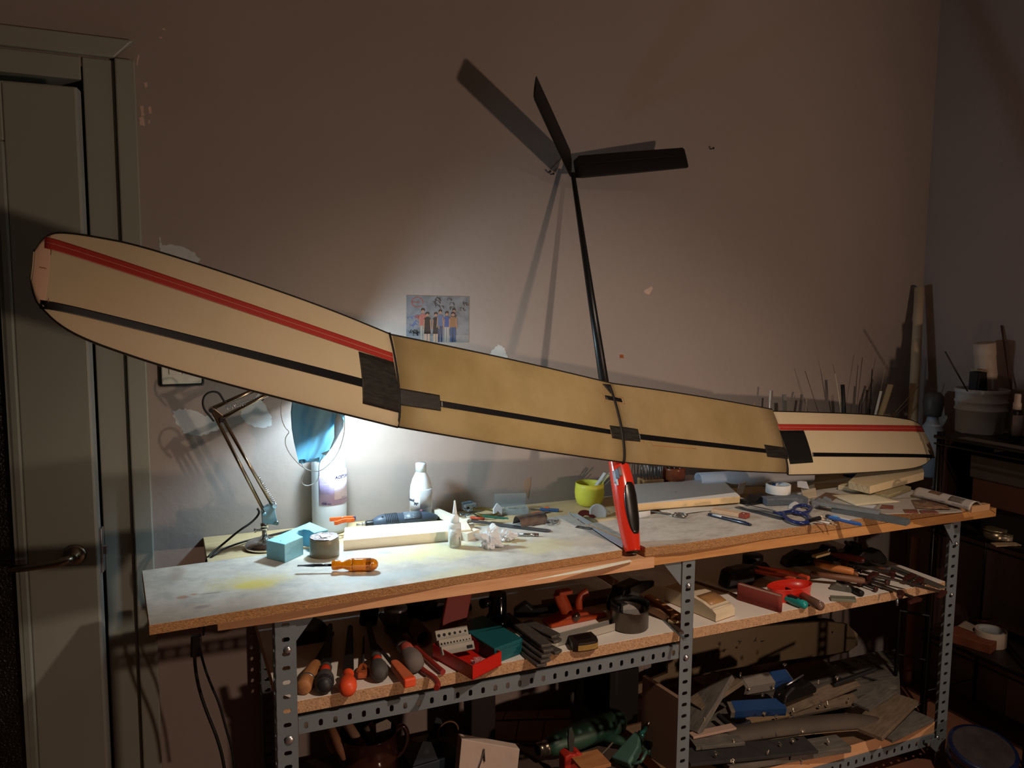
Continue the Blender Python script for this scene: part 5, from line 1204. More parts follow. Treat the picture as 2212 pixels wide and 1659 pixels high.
bar_('thin_batten','thin brown batten running back left on the right shelf',(1592,1288),(1502,1258),S2,.012,.004,mat('dull_batten','7A5C48',.7))
# ================================================================== RIGHT PART OF THE BENCH TOP
FP=mat('foam_cut_face','E2C79A',.85,var=.04,scale=60)
P=[onz(*q,RZ) for q in ((1362,1110),(1598,1094),(1560,1040+8),(1362,1064))]
# slab standing on papers: footprint from its lower front edge
a=onz(1350,1110,RZ);b=onz(1598,1090,RZ); c=onz(1556,1050,RZ)
d_=V((c.x-b.x,c.y-b.y,0)); h=.022
t=thing('foam_slab','white faced cream foam slab numbered 2 right of the red fuselage','foam',(0,0,0))
q=[a,b,b+d_,a+d_]; zb=RZ+.006
obj('core',MB().prism([(p.x,p.y) for p in q],zb,zb+h),FP,t,bevel=.0012); obj('face',MB().prism([(p.x*.9995+.0006,p.y*.9995+.001) for p in q],zb+h,zb+h+.0005),mat('white_foam_face','DCDCDA',.8,var=.02,scale=30),t)
ang=math.atan2(b.y-a.y,b.x-a.x); m_=(a+b)/2+d_*.42
obj('pencil_number',text_mb('2',.022,TR(m_.x-.01,m_.y,zb+h+.0008,0,0,ang)),mat('pencil','8C8C90',.8),t)
def sheet(name,label,quad,z,m,curl=None,cat='paper',n=12,th=.0004,group=None):
    P=[onz(*q_,z) for q_ in quad]; G_=[]
    for i in range(n+1):
        r=[]
        for j in range(n+1):
            u,v=i/n,j/n; p=(P[0]*(1-u)+P[1]*u)*(1-v)+(P[3]*(1-u)+P[2]*u)*v
            if curl: p=p+V((0,0,curl(u,v)))
            r.append(p)
        G_.append(r)
    return single(name,label,cat,MB().grid(G_),m,solid=th,group=group)
sheet('paper_sheet','white tracing paper sheet sticking out under the numbered foam slab',[(1450,1116),(1632,1088),(1590,1070),(1400,1090)],RZ+.0012,mat('grey_white_paper','C9C7C0',.8),lambda u,v:.003*math.sin(u*7)*(1-v))
sheet('paper_sheet','lifted bluish paper corner behind the numbered foam slab',[(1440,1062),(1530,1050),(1520,1036),(1450,1044)],RZ+.010,PAPER,lambda u,v:.022*math.sin(PI*u)*v+.004*u)
sheet('paper_sheet','narrow curled paper strip end beside the paper roll',[(1588,1072),(1604,1066),(1612,1052),(1596,1056)],RZ+.012,PAPER,lambda u,v:.020*v*v)
T,L=seg((1380,1122),(1408,1118),RZ); 
mb=MB().grid([[(x,.004*math.cos(s*2.4)+.012*s,.002+.030*s-.012*s*s) for x in (0,L*.5,L)] for s in [k/10 for k in range(11)]])
single('paper_curl','small curled white paper square by the scissors','paper',mb,PAPER,T=T@TR(0,.0,0,0,0,0),solid=.0004)
# metal scissors
T,L=seg((1402,1107),(1486,1118),RZ); sm=mat('old_scissor_steel','8E8A86',.3,metal=.9)
t=thing('scissors','small steel scissors beside the curled paper','scissors',T@TR(0,0,.003))
obj('blade',MB().prism([(0,.001),(L*.55,-.006),(L*.58,.004),(L*.3,.006)],-.001,.001),sm,t); obj('blade',MB().prism([(.004,.004),(L*.55,.006),(L*.58,-.004),(L*.3,-.001)],.0012,.003),sm,t)
for s in(-1,1): obj('finger_loop',MB().tube([(L*.80+.020*math.cos(a),s*.011+.0095*math.sin(a),.002) for a in [i*PI/10 for i in range(20)]],.0026,8,closed=True),sm,t)
obj('pivot',MB().cyl((L*.45,0,-.001),(L*.45,0,.005),.003),sm,t)
# small sanding block with red end
T,L=seg((1535,1108),(1612,1122),RZ)
t=thing('sanding_block','small beige sanding block with a red end behind the blue pen','block',T)
obj('block',MB().box(0,L*.80,0,.030,.0005,.013),mat('beige_block','C9A98A',.7,var=.05),t,bevel=.002); obj('red_end',MB().box(L*.78,L,-.0005,.0305,.0005,.0135),mat('brick_red','8A4034',.7),t,bevel=.002); obj('rivet',MB().cyl((L*.88,.012,.013),(L*.88,.012,.0142),.0025),mat('pale_dot','D9C9BC',.5),t)
# pen
T,L=seg((1529,1114),(1625,1138),RZ); t=thing('ballpoint_pen','navy blue pen with a pale label lying on the right sheet','pen',T@TR(0,0,.0052)); NV=mat('navy_plastic','141E3C',.25,coat=.4)
obj('barrel',xl([(0,0),(.004,.002),(.0050,.006),(.0050,L*.80),(.0046,L*.92),(.003,L*.97)],18),NV,t); obj('tip',xl([(.0028,L*.965),(.0012,L*.995),(.0006,L)],12),mat('pen_point','5A5550',.3,metal=.8),t)
obj('label',MB().lathe([(.0052,.018),(.0052,.052)],12,AX@Matrix.Rotation(math.radians(110),4,'Z'),arc=math.radians(150),cap=False),mat('pale_pen_label','B9C6D2',.4),t,solid=.0002); obj('clip',MB().box(L*.52,L*.86,-.0015,.0015,.0048,.0066),NV,t,bevel=.0005)
# file stand + files
p=ony(1412,1040,2.35); p.z=PZ; tz=ony(1412,1036,2.35).z-PZ
FBW=mat('oak_block','B08A5E',.6,col2='7E5A38',mix=.4,scale=10,stretch=(8,1,8))
t=thing('tool_stand','small wooden block holding slim needle files, left of the brown mug','stand',TR(p.x-.040,p.y,PZ,0,0,-.12)); wb=.078
obj('block',MB().box(0,wb,0,.055,0,tz),FBW,t,bevel=.002)
random.seed(21)
for k in range(11):
    x=.008+(k%6)*.0125; y=.012+.028*(k//6); r=random.uniform(.0018,.0032)
    T=TR(p.x-.040,p.y,PZ,0,0,-.12)@TR(x,y,tz,random.uniform(-.05,.05),random.uniform(-.08,.08))
    single('needle_file','slim steel needle file standing in the wooden block','file',MB().cyl((0,0,0),(0,0,random.uniform(.05,.075)),r,r*.8,8),mat('needle_steel','7C8288',.3,metal=.85),T=T,group='needle files in the wooden block')
# brown mug + tools
p=ony(1466,1012,2.335); mh=p.z-PZ; t=thing('mug','brown glazed mug standing behind the foam slab','mug',(p.x,p.y+.03,PZ))
obj('wall',MB().lathe([(.036,0),(.040,.004),(.0415,mh-.008),(.043,mh),(.040,mh+.001),(.039,mh-.008),(.037,.006),(0,.005)],36,cap=False),mat('brown_glaze','7A3E22',.25,coat=.4),t)
for k in range(7):
    a=k*.95; T=TR(p.x+.024*math.cos(a),p.y+.03+.024*math.sin(a),PZ+.008,.12*math.sin(a+PI),.18*math.cos(a))
    single('brush_handle' if False else 'paint_brush',['wine red handled brush','clear handled brush','white handled brush','thin silver handled brush','dark handled brush','pink handled brush','grey handled brush'][k]+' in the brown mug','brush',MB().cyl((0,0,0),(0,0,mh+.02+.004*k),.0042,.003,8),mat('stick%d'%k,['6E2A34','A9B0B4','C9C9C4','8C9094','2C2A2A','A06A70','6E7478'][k],.35),T=T)
# paper roll
T,L=seg((1520,1064),(1765,1050),RZ-.0); T=T@TR(0,.045,.030)
mb=MB().lathe([(.030,0),(.0295,L*.5),(.030,L)],36,AX,cap=False); 
t=thing('paper_roll','large bluish white roll of plans lying behind the tape roll','paper roll',T); obj('roll',mb,mat('bluish_paper','C6CEDC',.75),t,solid=.0006); obj('inner_turn',MB().lathe([(.024,.004),(.024,L-.004)],30,AX,cap=False),mat('bluish_paper_inner','AEB6C4',.75),t,solid=.0006)
# tape roll on grey stone
T,L=seg((1657,1094),(1746,1090),RZ); 
single('sanding_stone','speckled dark grey sanding block under the white tape roll','block',MB().box(0,L,0,.045,.0003,.024),mat('speckled_grey','5E6670',.9,col2='A0A7AE',mix=.35,scale=120,scale2=160,sharp=.05,bump=.4,bscale=300),T=T,bevel=.003)
def taperoll(name,label,px,py,z,r,ri,h,m,mi,rz=0,core=None):
    p=onz(px,py,z); t=thing(name,label,'tape',(p.x,p.y+r*.95,z))
    obj('tape',MB().lathe([(ri+.003,0),(r,0),(r,h),(ri+.003,h),(ri+.003,0)],44,cap=False),m,t,bevel=.0008); obj('core',MB().lathe([(ri,0.0005),(ri+.003,.0005),(ri+.003,h-.0005),(ri,h-.0005),(ri,.0005)],36,cap=False),mi,t)
    return t,p
t,p=taperoll('tape_roll','wide white masking tape roll on the speckled grey block',1698,1070,RZ+.0245,.0405,.033,.030,mat('white_masking_tape','D6D8D6',.7),mat('printed_core','9FAAB6',.6,col2='C9CED4',mix=.5,scale=60))
obj('core_mark',MB().lathe([(.0325,.010),(.0325,.024)],4,arc=.5,cap=False,T=TR(0,0,0,0,0,1.9)),mat('blue_mark','2E5A9E',.5),t); obj('core_mark',MB().lathe([(.0325,.010),(.0325,.024)],4,arc=.4,cap=False,T=TR(0,0,0,0,0,1.1)),MATS['blue_mark'],t); obj('core_mark',MB().lathe([(.0325,.006),(.0325,.014)],4,arc=.4,cap=False,T=TR(0,0,0,0,0,1.5)),mat('red_core_mark','B4604E',.5),t)
sheet('paper_sheet','small white paper tongue standing in the tape roll',[(1722,1052),(1748,1056),(1742,1046),(1722,1044)],RZ+.045,PAPER,lambda u,v:.01*v)
sheet('paper_sheet','cream paper scrap right of the masking tape',[(1735,1078),(1765,1074),(1760,1052),(1730,1056)],RZ+.002,mat('cream_scrap','D0BFA2',.8),lambda u,v:.012*u*v)
# grey plastic bags / dark cloth between
blob('black_cable_bag','crumpled black plastic behind the speckled block','bag',(1602,1090),(1665,1080),RZ,.05,.026,mat('black_film','121417',.25),prof=[(0,0),(.1,.5),(.3,.4),(.45,1),(.6,.6),(.8,.9),(1,.2),(1,0)])
T,L=seg((1600,1102),(1710,1130),RZ)
bar_('carbon_strip','dark carbon strip pointing at the blue scissors',(1592,1096),(1690,1122),RZ+.0004,.022,.003,mat('grey_carbon','3A3E44',.3,metal=.3,var=.2,scale=30))
bar_('clear_strip','clear strip with bright glints over the carbon strip',(1620,1098),(1700,1118),RZ+.0036,.014,.0015,CLR)
# blue scissors
t=thing('scissors','scissors with dark blue plastic loops on the right sheet','scissors',(0,0,0))
BS=mat('dark_blue_plastic','1C2C66',.3,coat=.3); z_=RZ+.010
def loopo(pts,r,name,m,par): obj(name,MB().tube(smooth([onz(x,y,z_) for x,y in pts]+[onz(*pts[0],z_)],2)[:-1],r,8,closed=True),m,par)
loopo([(1690,1108),(1700,1122),(1725,1131),(1748,1128),(1750,1118),(1738,1110),(1712,1104)],.0060,'finger_loop',BS,t)
loopo([(1712,1103),(1722,1109),(1742,1108),(1752,1100),(1748,1094),(1730,1091),(1716,1095)],.0058,'finger_loop',BS,t)
obj('shank',MB().tube([onz(1692,1112,z_),onz(1672,1106,z_-.003)],.006,8,flat=.6),BS,t); obj('shank',MB().tube([onz(1718,1103,z_),onz(1672,1108,z_-.003)],.005,8,flat=.6),BS,t)
for q0,q1 in (((1674,1104),(1610,1090)),((1674,1109),(1606,1098))):
    T,L=seg(q0,q1,RZ+.006); obj('blade',MB().prism([(0,-.006),(L,-.001),(L,.001),(0,.006)],0,.0015),mat('blade_steel','8C949C',.25,metal=.95),t,T=T)
# marker and brushes
T,L=seg((1778,1096),(1744,1124),RZ,RZ); T2=axm(onz(1742,1126,RZ+.006),onz(1776,1118,RZ+.040))
t=thing('marker_pen','black marker resting on the grey bar beside the blue scissors','pen',T2); obj('barrel',xl([(.005,0),(.0062,.004),(.0062,.055),(.005,.058)],16),BLACKP,t); obj('cap',xl([(.0068,.052),(.0068,.075),(.005,.078)],16),mat('marker_cap','17171C',.3),t)
for k,(a_,b_,r_,c_,lb2) in enumerate((((1752,1119),(1796,1127),.003,'C9B09A','pale handled fine brush by the marker'),((1760,1126),(1808,1136),.0028,'D9D9DA','silver ferruled brush lying right of the blue scissors'),((1756,1132),(1795,1136),.0022,'7A4A3E','reddish brush handle nearest the board edge'))):
    T,L=seg(a_,b_,RZ); t=thing('paint_brush',lb2,'brush',T@TR(0,0,r_)); obj('handle',xl([(.001,0),(r_,L*.3),(r_*.8,L*.7)],10),mat('bh%d'%k,c_,.4),t); obj('ferrule',xl([(r_*.85,L*.68),(r_*.8,L*.85)],10),ALU,t); obj('bristles',xl([(r_*.8,L*.84),(r_*.5,L)],8),mat('bristle_pale','C0B09A',.9),t)
single('eraser','small cream eraser among the brushes','eraser',MB().box(0,.018,0,.009,0,.006),mat('cream_eraser','D2C7B0',.7),T=at(1768,1124,RZ,.1,.006),bevel=.002)
# grey bars
GB3=mat('dusty_slate','565B5E',.8,var=.15,scale=40,bump=.3,bscale=160)
bar_('sanding_bar','long slate grey sanding bar overhanging the bench edge',(1962,1134),(1800,1104),RZ+.0004,.036,.016,GB3)
bar_('sanding_bar','paler grey sanding bar lying on the long slate bar',(1900,1110),(1774,1090),RZ+.0168,.034,.010,mat('pale_slate','777C7E',.85,var=.12,scale=60,bump=.3,bscale=200),z2=RZ+.0168)
# blue cutter
T,L=seg((1862,1138),(1788,1120),RZ+.004); t=thing('cutter_knife','blue plastic snap cutter with white label leaning on the slate bar','knife',T@TR(0,0,.001)); CB=mat('cobalt_plastic','3560A4',.3,coat=.3)
obj('body',MB().prism([(0,-.001),(.012,-.007),(L*.9,-.009),(L,-.002),(L*.95,.008),(.02,.008)],0,.010),CB,t,bevel=.003); obj('label',MB().box(L*.35,L*.62,-.005,.005,.0098,.0106),mat('white_print','DDE3EA',.4),t); obj('slider',MB().box(L*.7,L*.85,-.003,.003,.0098,.014),mat('light_blue_slider','7FB0DC',.3),t,bevel=.001); obj('end_cap',MB().box(L*.93,L+.006,-.006,.006,.001,.011),BLACKP,t,bevel=.002)
# foam block stack on the right
CF=mat('cream_block_foam','CDBA96',.85,var=.05,scale=40,bump=.2,bscale=260)
def blockp(name,label,quad,z,h,m,cat='foam',bev=.0012):
    P=[onz(*q_,z) for q_ in quad]; return single(name,label,cat,MB().prism([(p.x,p.y) for p in P],z,z+h),m,bevel=bev)
blockp('foam_block','thin khaki foam board at the bottom of the right hand stack',[(1918,1079),(1968,1060),(1930,1050),(1860,1066)],RZ+.001,.014,mat('khaki_foam','A39673',.85,var=.06))
blockp('foam_block','lower cream foam block of the right hand stack',[(1810,1058),(1882,1068),(1955,1050),(1850,1040)],RZ+.001,.016,CF)
tb=thing('foam_block','thick cream foam block with zigzag pencil marks on top of the stack','foam',(0,0,0)); zt=RZ+.0345
P=[onz(*q_,zt-.017) for q_ in ((1832,1056),(1879,1067),(1995,1036),(1990,1016),(1860,1030))]
obj('block',MB().prism([(p.x,p.y) for p in P],zt-.017,zt+.010),CF,tb,bevel=.0012)
a,b=P[0],P[1]; pts=[]
for k in range(9):
    u=k/8; pp=a+(b-a)*u; pts.append(V((pp.x,pp.y-.0006,zt-.014+(.020 if k%2 else .0))))
obj('zigzag',MB().tube(pts,.0004,4),LINE,tb)
sheet('balsa_sheet','cream carved leaf shaped foam piece in front of the stack',[(1850,1092),(1944,1084),(1880,1068),(1796,1070)],RZ+.004,mat('cream_leaf','D8CDAF',.8,var=.04),lambda u,v:.006*math.sin(PI*u)*math.sin(PI*v),cat='foam',th=.005)
sheet('paper_sheet','white paper under the cream carved piece',[(1856,1106),(1882,1102),(1895,1090),(1850,1092)],RZ+.0015,PAPER)
sheet('plastic_film','clear crinkled film left of the carved foam piece',[(1755,1100),(1800,1092),(1790,1076),(1750,1084)],RZ+.003,mat('milky_film','9CA2A8',.3,alpha=.6),lambda u,v:.010*abs(math.sin(u*9+v*4)))
sheet('plastic_film','white torn film flap standing by the tape roll',[(1702,1098),(1730,1100),(1726,1084),(1706,1082)],RZ+.002,PAPER,lambda u,v:.018*v*math.sin(PI*u))
# magazine: flat page and rolled page
MG=mat('magazine_paper','A79E94',.5,var=.06,scale=30); 
t=thing('magazine','open magazine with food photos lying at the right end of the bench','magazine',(0,0,0))
def sheetp(name,quad,z,m,par,curl=None,n=14,th=.0004):
    P=[onz(*q_,z) for q_ in quad]; G_=[[(P[0]*(1-u)+P[1]*u)*(1-v)+(P[3]*(1-u)+P[2]*u)*v+V((0,0,curl(u,v) if curl else 0)) for v in [j/n for j in range(n+1)]] for u in [i/n for i in range(n+1)]]
    return obj(name,MB().grid(G_),m,par,solid=th)
zq=RZ+.0018
pg=sheetp('page',[(1872,1114),(2080,1106),(2050,1070),(1905,1080)],zq,MG,t,lambda u,v:.002*math.sin(u*6))
PB=mat('food_photo_brown','5A4030',.5,col2='8C6E54',mix=.5,scale=60,var=.3); PR=mat('food_photo_red','7A4436',.5,var=.3,scale=80)
for k,(qd,m_) in enumerate(((((1978,1098),(2055,1100),(2030,1078),(1968,1080)),PB),(((1900,1098),(1930,1100),(1930,1092),(1905,1090)),PR),(((1955,1108),(1985,1109),(1980,1100),(1950,1100)),PR),(((1990,1109),(2030,1108),(2018,1102),(1986,1102)),PR))):
    sheetp('picture',qd,zq+.0028,m_,pg,lambda u,v:0.0,n=3,th=.0002)
# rolled page
A_=onz(2040,1076,RZ);
T,L=seg((1972,1075),(2096,1108),RZ)
G_=[[(L*(i/20),.030*math.cos(PI*.05+PI*.9*j/12)+.0,.004+.030*math.sin(PI*.05+PI*.9*j/12)) for j in range(13)] for i in range(21)]
rp=obj('rolled_page',MB().grid(G_),mat('magazine_roll','B4AEA9',.5,var=.05,scale=20),t,T=T@TR(0,.026,0),solid=.0006)
for (x,a0,a1,w_,m_) in ((.05,.30,.50,.045,PB),(.13,.2,.45,.05,mat('grey_photo','6A625C',.5,var=.3,scale=60)),(.19,.62,.74,.02,INKG)):
    obj('picture',MB().grid([[(x+w_*i/4,.0306*math.cos(PI*(1-(a0+(a1-a0)*j/4)))+.0,.004+.0306*math.sin(PI*(1-(a0+(a1-a0)*j/4)))) for j in range(5)] for i in range(5)]),m_,rp,solid=.0002)
for k in range(5):
    tx=text_mb(['receta','con arroz y verduras','cocina','platos del mar','preparar'][k],.006,TR(.03+.04*k,-.0302+.0,.012+.001*k,PI/2-.35,0,0)); obj('printed_text',tx,INKG,rp)
bar_('wood_offcut','short pine offcut tucked into the end of the rolled magazine',(2092,1106),(2131,1100),RZ,.022,.020,mat('offcut_tan','B88E68',.7,var=.1))
single('eraser','tiny white cube on the rolled magazine','eraser',MB().box(0,.010,0,.008,0,.008),mat('white_cube','D8CCBC',.6),T=at(2052,1094,RZ,0,.012),bevel=.001)
single('curved_wire','thin dark wire arching from the rolled magazine to the bench corner','wire',MB().tube(smooth([onz(2085,1082,RZ+.02),onz(2110,1084,RZ+.02),onz(2130,1094,RZ+.012),onz(2150,1108,RZ-.01)]),.0009,5),DARKSTEEL)
# chisel edge block left of stack etc
bar_('wood_plate','thin brown wooden plate behind the carved foam piece',(1765,1090),(1800,1068),RZ,.05,.004,mat('dim_brown_plate','6E5540',.8))
# clutter behind wing at the back right of the bench: brush pots and sticks
def pot(name,label,px,Y,r,h,m,wall=.003):
    p=ony(px,1000,Y); return single(name,label,'pot',MB().lathe([(r*.92,0),(r,.003),(r,h),(r-wall,h),(r-wall-.001,.006),(0,.006)],28,cap=False),m,T=TR(p.x,Y,PZ))
pot('brush_pot','dark brush pot against the wall left of the wing joint',1655,2.37,.035,.10,BLK)
pot('brush_pot','dark blue tall pot full of sticks behind the right wing',1850,2.36,.050,.11,mat('dark_blue_pot','1A2234',.4))
pot('brush_pot','grey metal pot of flat brushes behind the wing joint',1735,2.375,.040,.10,DARKSTEEL)
def stick(label,px0,py0,px1,py1,Y0,Y1,r,m,name='stick',flat=None,rb=None):
    """from its base in a pot to its visible tip"""
    a=ony(px0,py0,Y0); b=ony(px1,py1,Y1); d=(b-a)
    if flat: return single(name,label,'stick',MB().box(0,d.length,-flat/2,flat/2,-r,r),m,T=axm(a,b))
    return single(name,label,'stick',MB().cyl((0,0,0),(d.length,0,0),rb or r,r,8),m,T=axm(a,b))
WIRE=mat('thin_wire_brown','4A3A2E',.5); WST=mat('pale_stick','B4A98E',.6); BKS=mat('black_stick','100F10',.5)
stick('thin brown wire leaning left above the middle of the right wing',1790,960,1739,801,2.36,2.38,.0012,WIRE,'wire')
stick('pale thin rod with a fine tip standing left of the black tube',1828,960,1804,806,2.36,2.36,.0016,WST,'rod',rb=.0045)
stick('fine wire tip rising from the pale thin rod',1804,808,1799,787,2.36,2.36,.0008,WIRE,'wire')
stick('thick black tube with a round top behind the right wing',1828,965,1820,831,2.34,2.35,.0075,BKS,'tube')
stick('thin tall wire rising right of the black tube',1842,960,1863,772,2.37,2.39,.0011,WIRE,'wire')
stick('black brush handle with a pointed tip',1875,960,1884,797,2.35,2.36,.0015,BKS,'brush',rb=.0055)
stick('second dark stick just left of the pointed brush',1868,960,1873,842,2.36,2.37,.004,mat('dark_brown_stick','33261E',.5),'stick')
stick('pale thin wire leaning right above the wing tip',1885,950,1914,779,2.37,2.38,.0010,WST,'wire')
stick('white narrow strip leaning right behind the right wing',1878,950,1903,845,2.33,2.35,.0015,mat('white_strip','C9C6BC',.5),'strip',flat=.009)
stick('two ply split wooden slat leaning right behind the right wing',1880,965,1924,831,2.32,2.34,.003,mat('slat_wood','A98F66',.6),'slat',flat=.022)
stick('second narrow dark slat behind the split slat',1878,960,1900,842,2.34,2.36,.002,mat('dark_slat','5A4A38',.6),'slat',flat=.012)
stick('thin cane leaning far right over the cardboard tube',1900,930,1986,832,2.34,2.30,.0016,mat('cane','8E7656',.6),'cane')
stick('shorter thin cane leaning right below the long cane',1905,925,1966,867,2.34,2.31,.0013,MATS['cane'],'cane')
stick('small brush with white ferrule left of the wing joint',1658,950,1664,843,2.37,2.375,.0042,mat('white_ferrule','C9CBC8',.35,metal=.3),'brush')
stick('short stub of beige wood peeping above the wing left of the joint',1624,920,1630,872,2.36,2.37,.005,mat('stub_beige','9E866A',.6),'brush')
stick('grey flat palette brush with a square top above the wing joint',1698,950,1694,852,2.36,2.37,.003,mat('grey_flat_brush','6E6C68',.5),'brush',flat=.016)
stick('beige narrow brush right of the square topped brush',1738,940,1742,862,2.37,2.375,.002,mat('beige_brush','A2937A',.5),'brush')
stick('slanting knife shaped blade above the right wing',1722,945,1732,852,2.37,2.39,.0015,mat('grey_blade','5A5652',.5),'blade',flat=.010)
# cardboard tube in the corner
a=ony(1972,900,2.335);b=ony(1986,622,2.405); a=a+(a-b).normalized()*.06
t=thing('cardboard_tube','tall tan cardboard tube leaning in the corner of the room','tube',axm(a,b)); L=(b-a).length
CT=mat('tan_card','C6B196',.75,var=.05,scale=4,stretch=(3,1,1))
obj('tube',MB().lathe([(.0175,0),(.0185,0),(.0185,L),(.0175,L),(.0175,0)],28,AX,cap=False),CT,t)
obj('outer_layer',MB().lathe([(.0188,L*.06),(.0192,L*.07),(.0192,L*.58),(.0188,L*.64)],28,AX,cap=False),mat('tan_card_dark','B59E80',.75),t)
# white plastic jug beside the tip
p=ony(2030,960,2.22)
t=thing('plastic_jug','milky white plastic demijohn with grey cap beside the right wing tip','jug',(p.x,2.26,PZ))
JG=mat('milky_plastic','A9B2BE',.4,transl=.2)
zz=lambda y: ony(2030,y,2.22).z-PZ
obj('body',MB().lathe([(.050,0),(.056,.006),(.057,zz(990)),(.054,zz(955)),(.042,zz(930)),(.024,zz(915)),(.020,zz(905)),(.020,zz(898))],32),JG,t)
obj('cap',MB().lathe([(.030,zz(902)),(.033,zz(895)),(.040,zz(872)),(.036,zz(858)),(.024,zz(850)),(0,zz(850))],24),mat('dim_grey_cap','4E4C4A',.5),t)
# ================================================================== RIGHT WALL RACK
BKM=mat('black_rack_steel','0B0B0D',.35,metal=.3); RX=2.60
rk=thing('metal_rack','black steel wire rack standing along the right wall','rack',(0,0,0))
Y1=2.06; Y0=.9
for zb,zt_ in ((0,1.10),):
    for y in (Y1,1.66): obj('upright',MB().tube([(RX,y,0),(RX,y,1.10)],.008,6).tube([(RX+.022,y,0),(RX+.022,y,1.10)],.006,6),BKM,rk)
    for y in (Y1,1.66): obj('upright',MB().tube([(RX+.29,y,0),(RX+.29,y,1.10)],.008,6),BKM,rk)
for k in range(5): obj('rung',MB().tube([(RX,Y1,.1+.22*k),(RX+.29,Y1,.1+.22*k)],.003,5),BKM,rk)
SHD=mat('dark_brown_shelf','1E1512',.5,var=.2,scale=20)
for z in (1.085,.755,.338):
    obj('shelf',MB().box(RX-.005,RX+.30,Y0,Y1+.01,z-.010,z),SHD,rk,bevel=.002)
    obj('shelf_rail',MB().tube([(RX-.008,Y0,z-.004),(RX-.008,Y1+.012,z-.004)],.007,6).tube([(RX-.008,Y0,z-.030),(RX-.008,Y1+.012,z-.030)],.004,5),BKM,rk)
obj('side_panel',MB().box(RX+.012,RX+.285,Y1-.004,Y1+.004,.76,1.07),mat('dark_red_brown_panel','2E1A14',.6,var=.15,scale=10),rk)
obj('side_panel',MB().box(RX+.012,RX+.285,Y1-.004,Y1+.004,.35,.74),MATS['dark_red_brown_panel'],rk)
RZ1,RZ2,RZ3=1.0853,.7553,.3383
def onr(px,py,z): return onz(px,py,z)
# buckets on top
def bucket(label,px,py,r,h,rz_=0):
    p=onx(px,900,XR-r-.012); t=thing('bucket',label,'bucket',(p.x,p.y,RZ1))
    M_=mat('translucent_bucket','D0D5DA',.4,transl=.35,var=.05)
    obj('wall',MB().lathe([(r*.90,0),(r*.92,.004),(r*.955,h*.50),(r*1.02,h*.52),(r*1.02,h*.55),(r*.97,h*.57),(r*.98,h*.68),(r*1.03,h*.70),(r*1.03,h*.73),(r*.985,h*.75),(r,h*.90),(r*1.05,h*.92),(r*1.05,h),(r*.97,h),(r*.96,h*.9),(r*.88,.01),(0,.008)],44,cap=False),M_,t)
    return t,V((p.x,p.y,RZ1))
b1,bp1=bucket('milky ribbed bucket holding a white canister on top of the rack',2117,932,.088,.165)
b2,bp2=bucket('second milky bucket cut off at the picture edge on the rack',2290,950,.090,.160)
t=thing('canister','white ribbed canister tilted out of the milky bucket','canister',axm(bp1+V((.035,-.01,.06)),ony(2126,742,bp1.y)+V((0,0,0))))
L=(ony(2126,742,bp1.y)-(bp1+V((.035,-.01,.06)))).length
CN=mat('white_canister','B9A99C',.5,var=.05)
obj('body',MB().lathe([(.036,0),(.036,L*.55),(.0375,L*.56),(.0375,L*.62),(.0365,L*.63),(.0365,L*.84),(.038,L*.85),(.038,L),(.034,L*1.01),(0,L*1.01)],36,AX),CN,t)
obj('clip',MB().cyl((L*.80,.0,.0),(L*.80,.036,.014),.006),BLACKM,t)
q=bp1+V((-.035,-.01,.08)); single('black_box','black folder box standing in the milky bucket','box',MB().box(-.028,.028,-.02,.02,0,.150),mat('matt_black_box','0B0B0D',.7),T=TR(q.x,q.y,q.z,0,0,.1),bevel=.001)
single('paper_strip','cream notebook edge on the black box in the bucket','notebook',MB().box(-.028,.030,-.022,.018,0,.006),mat('cream_edge','8E8172',.7),T=TR(q.x,q.y-.0,q.z+.151,0,.12,.1))
stick('thin dark rod leaning left out of the milky bucket',2090,845,2042,760,bp1.y-.02,bp1.y-.02,.0028,BKS,'rod')
a=onx(2184,840,2.895); b=onx(2163,703,2.912); single('rod','reddish brown rod leaning against the right wall behind the buckets','stick',MB().cyl((0,0,0),((b-a).length,0,0),.0035,.0035,8),mat('red_brown_rod','4E2C20',.5),T=axm(a,b))
# spray bottle
p=V((2.72,1.838,RZ1)); t=thing('spray_bottle','small dark bottle with white pump cap and pale label on the rack','bottle',(p.x,p.y+.02,RZ1)); zz=lambda y: ony(2192,y,p.y+.02).z-RZ1
obj('body',MB().lathe([(.018,0),(.020,.003),(.020,zz(890)),(.012,zz(884))],28),mat('dark_bottle','120E10',.3),t); obj('label',arcpatch(.0204,-1.5,1.0,zz(940),zz(896)),mat('dim_label','8A7F7C',.5,var=.2,scale=300),t,solid=.0003)
obj('cap',MB().lathe([(.013,zz(886)),(.0135,zz(872)),(.0105,zz(869)),(.0105,zz(853)),(.008,zz(851)),(0,zz(851))],24),mat('white_pump','C9BDB4',.4),t)
single('paper_sheet','grey papers lying along the front edge of the rack top','paper',MB().box(0,.05,-.35,0,0,.003),mat('dim_paper','5E5854',.8),T=TR(2.61,1.99,RZ1,0,0,0))
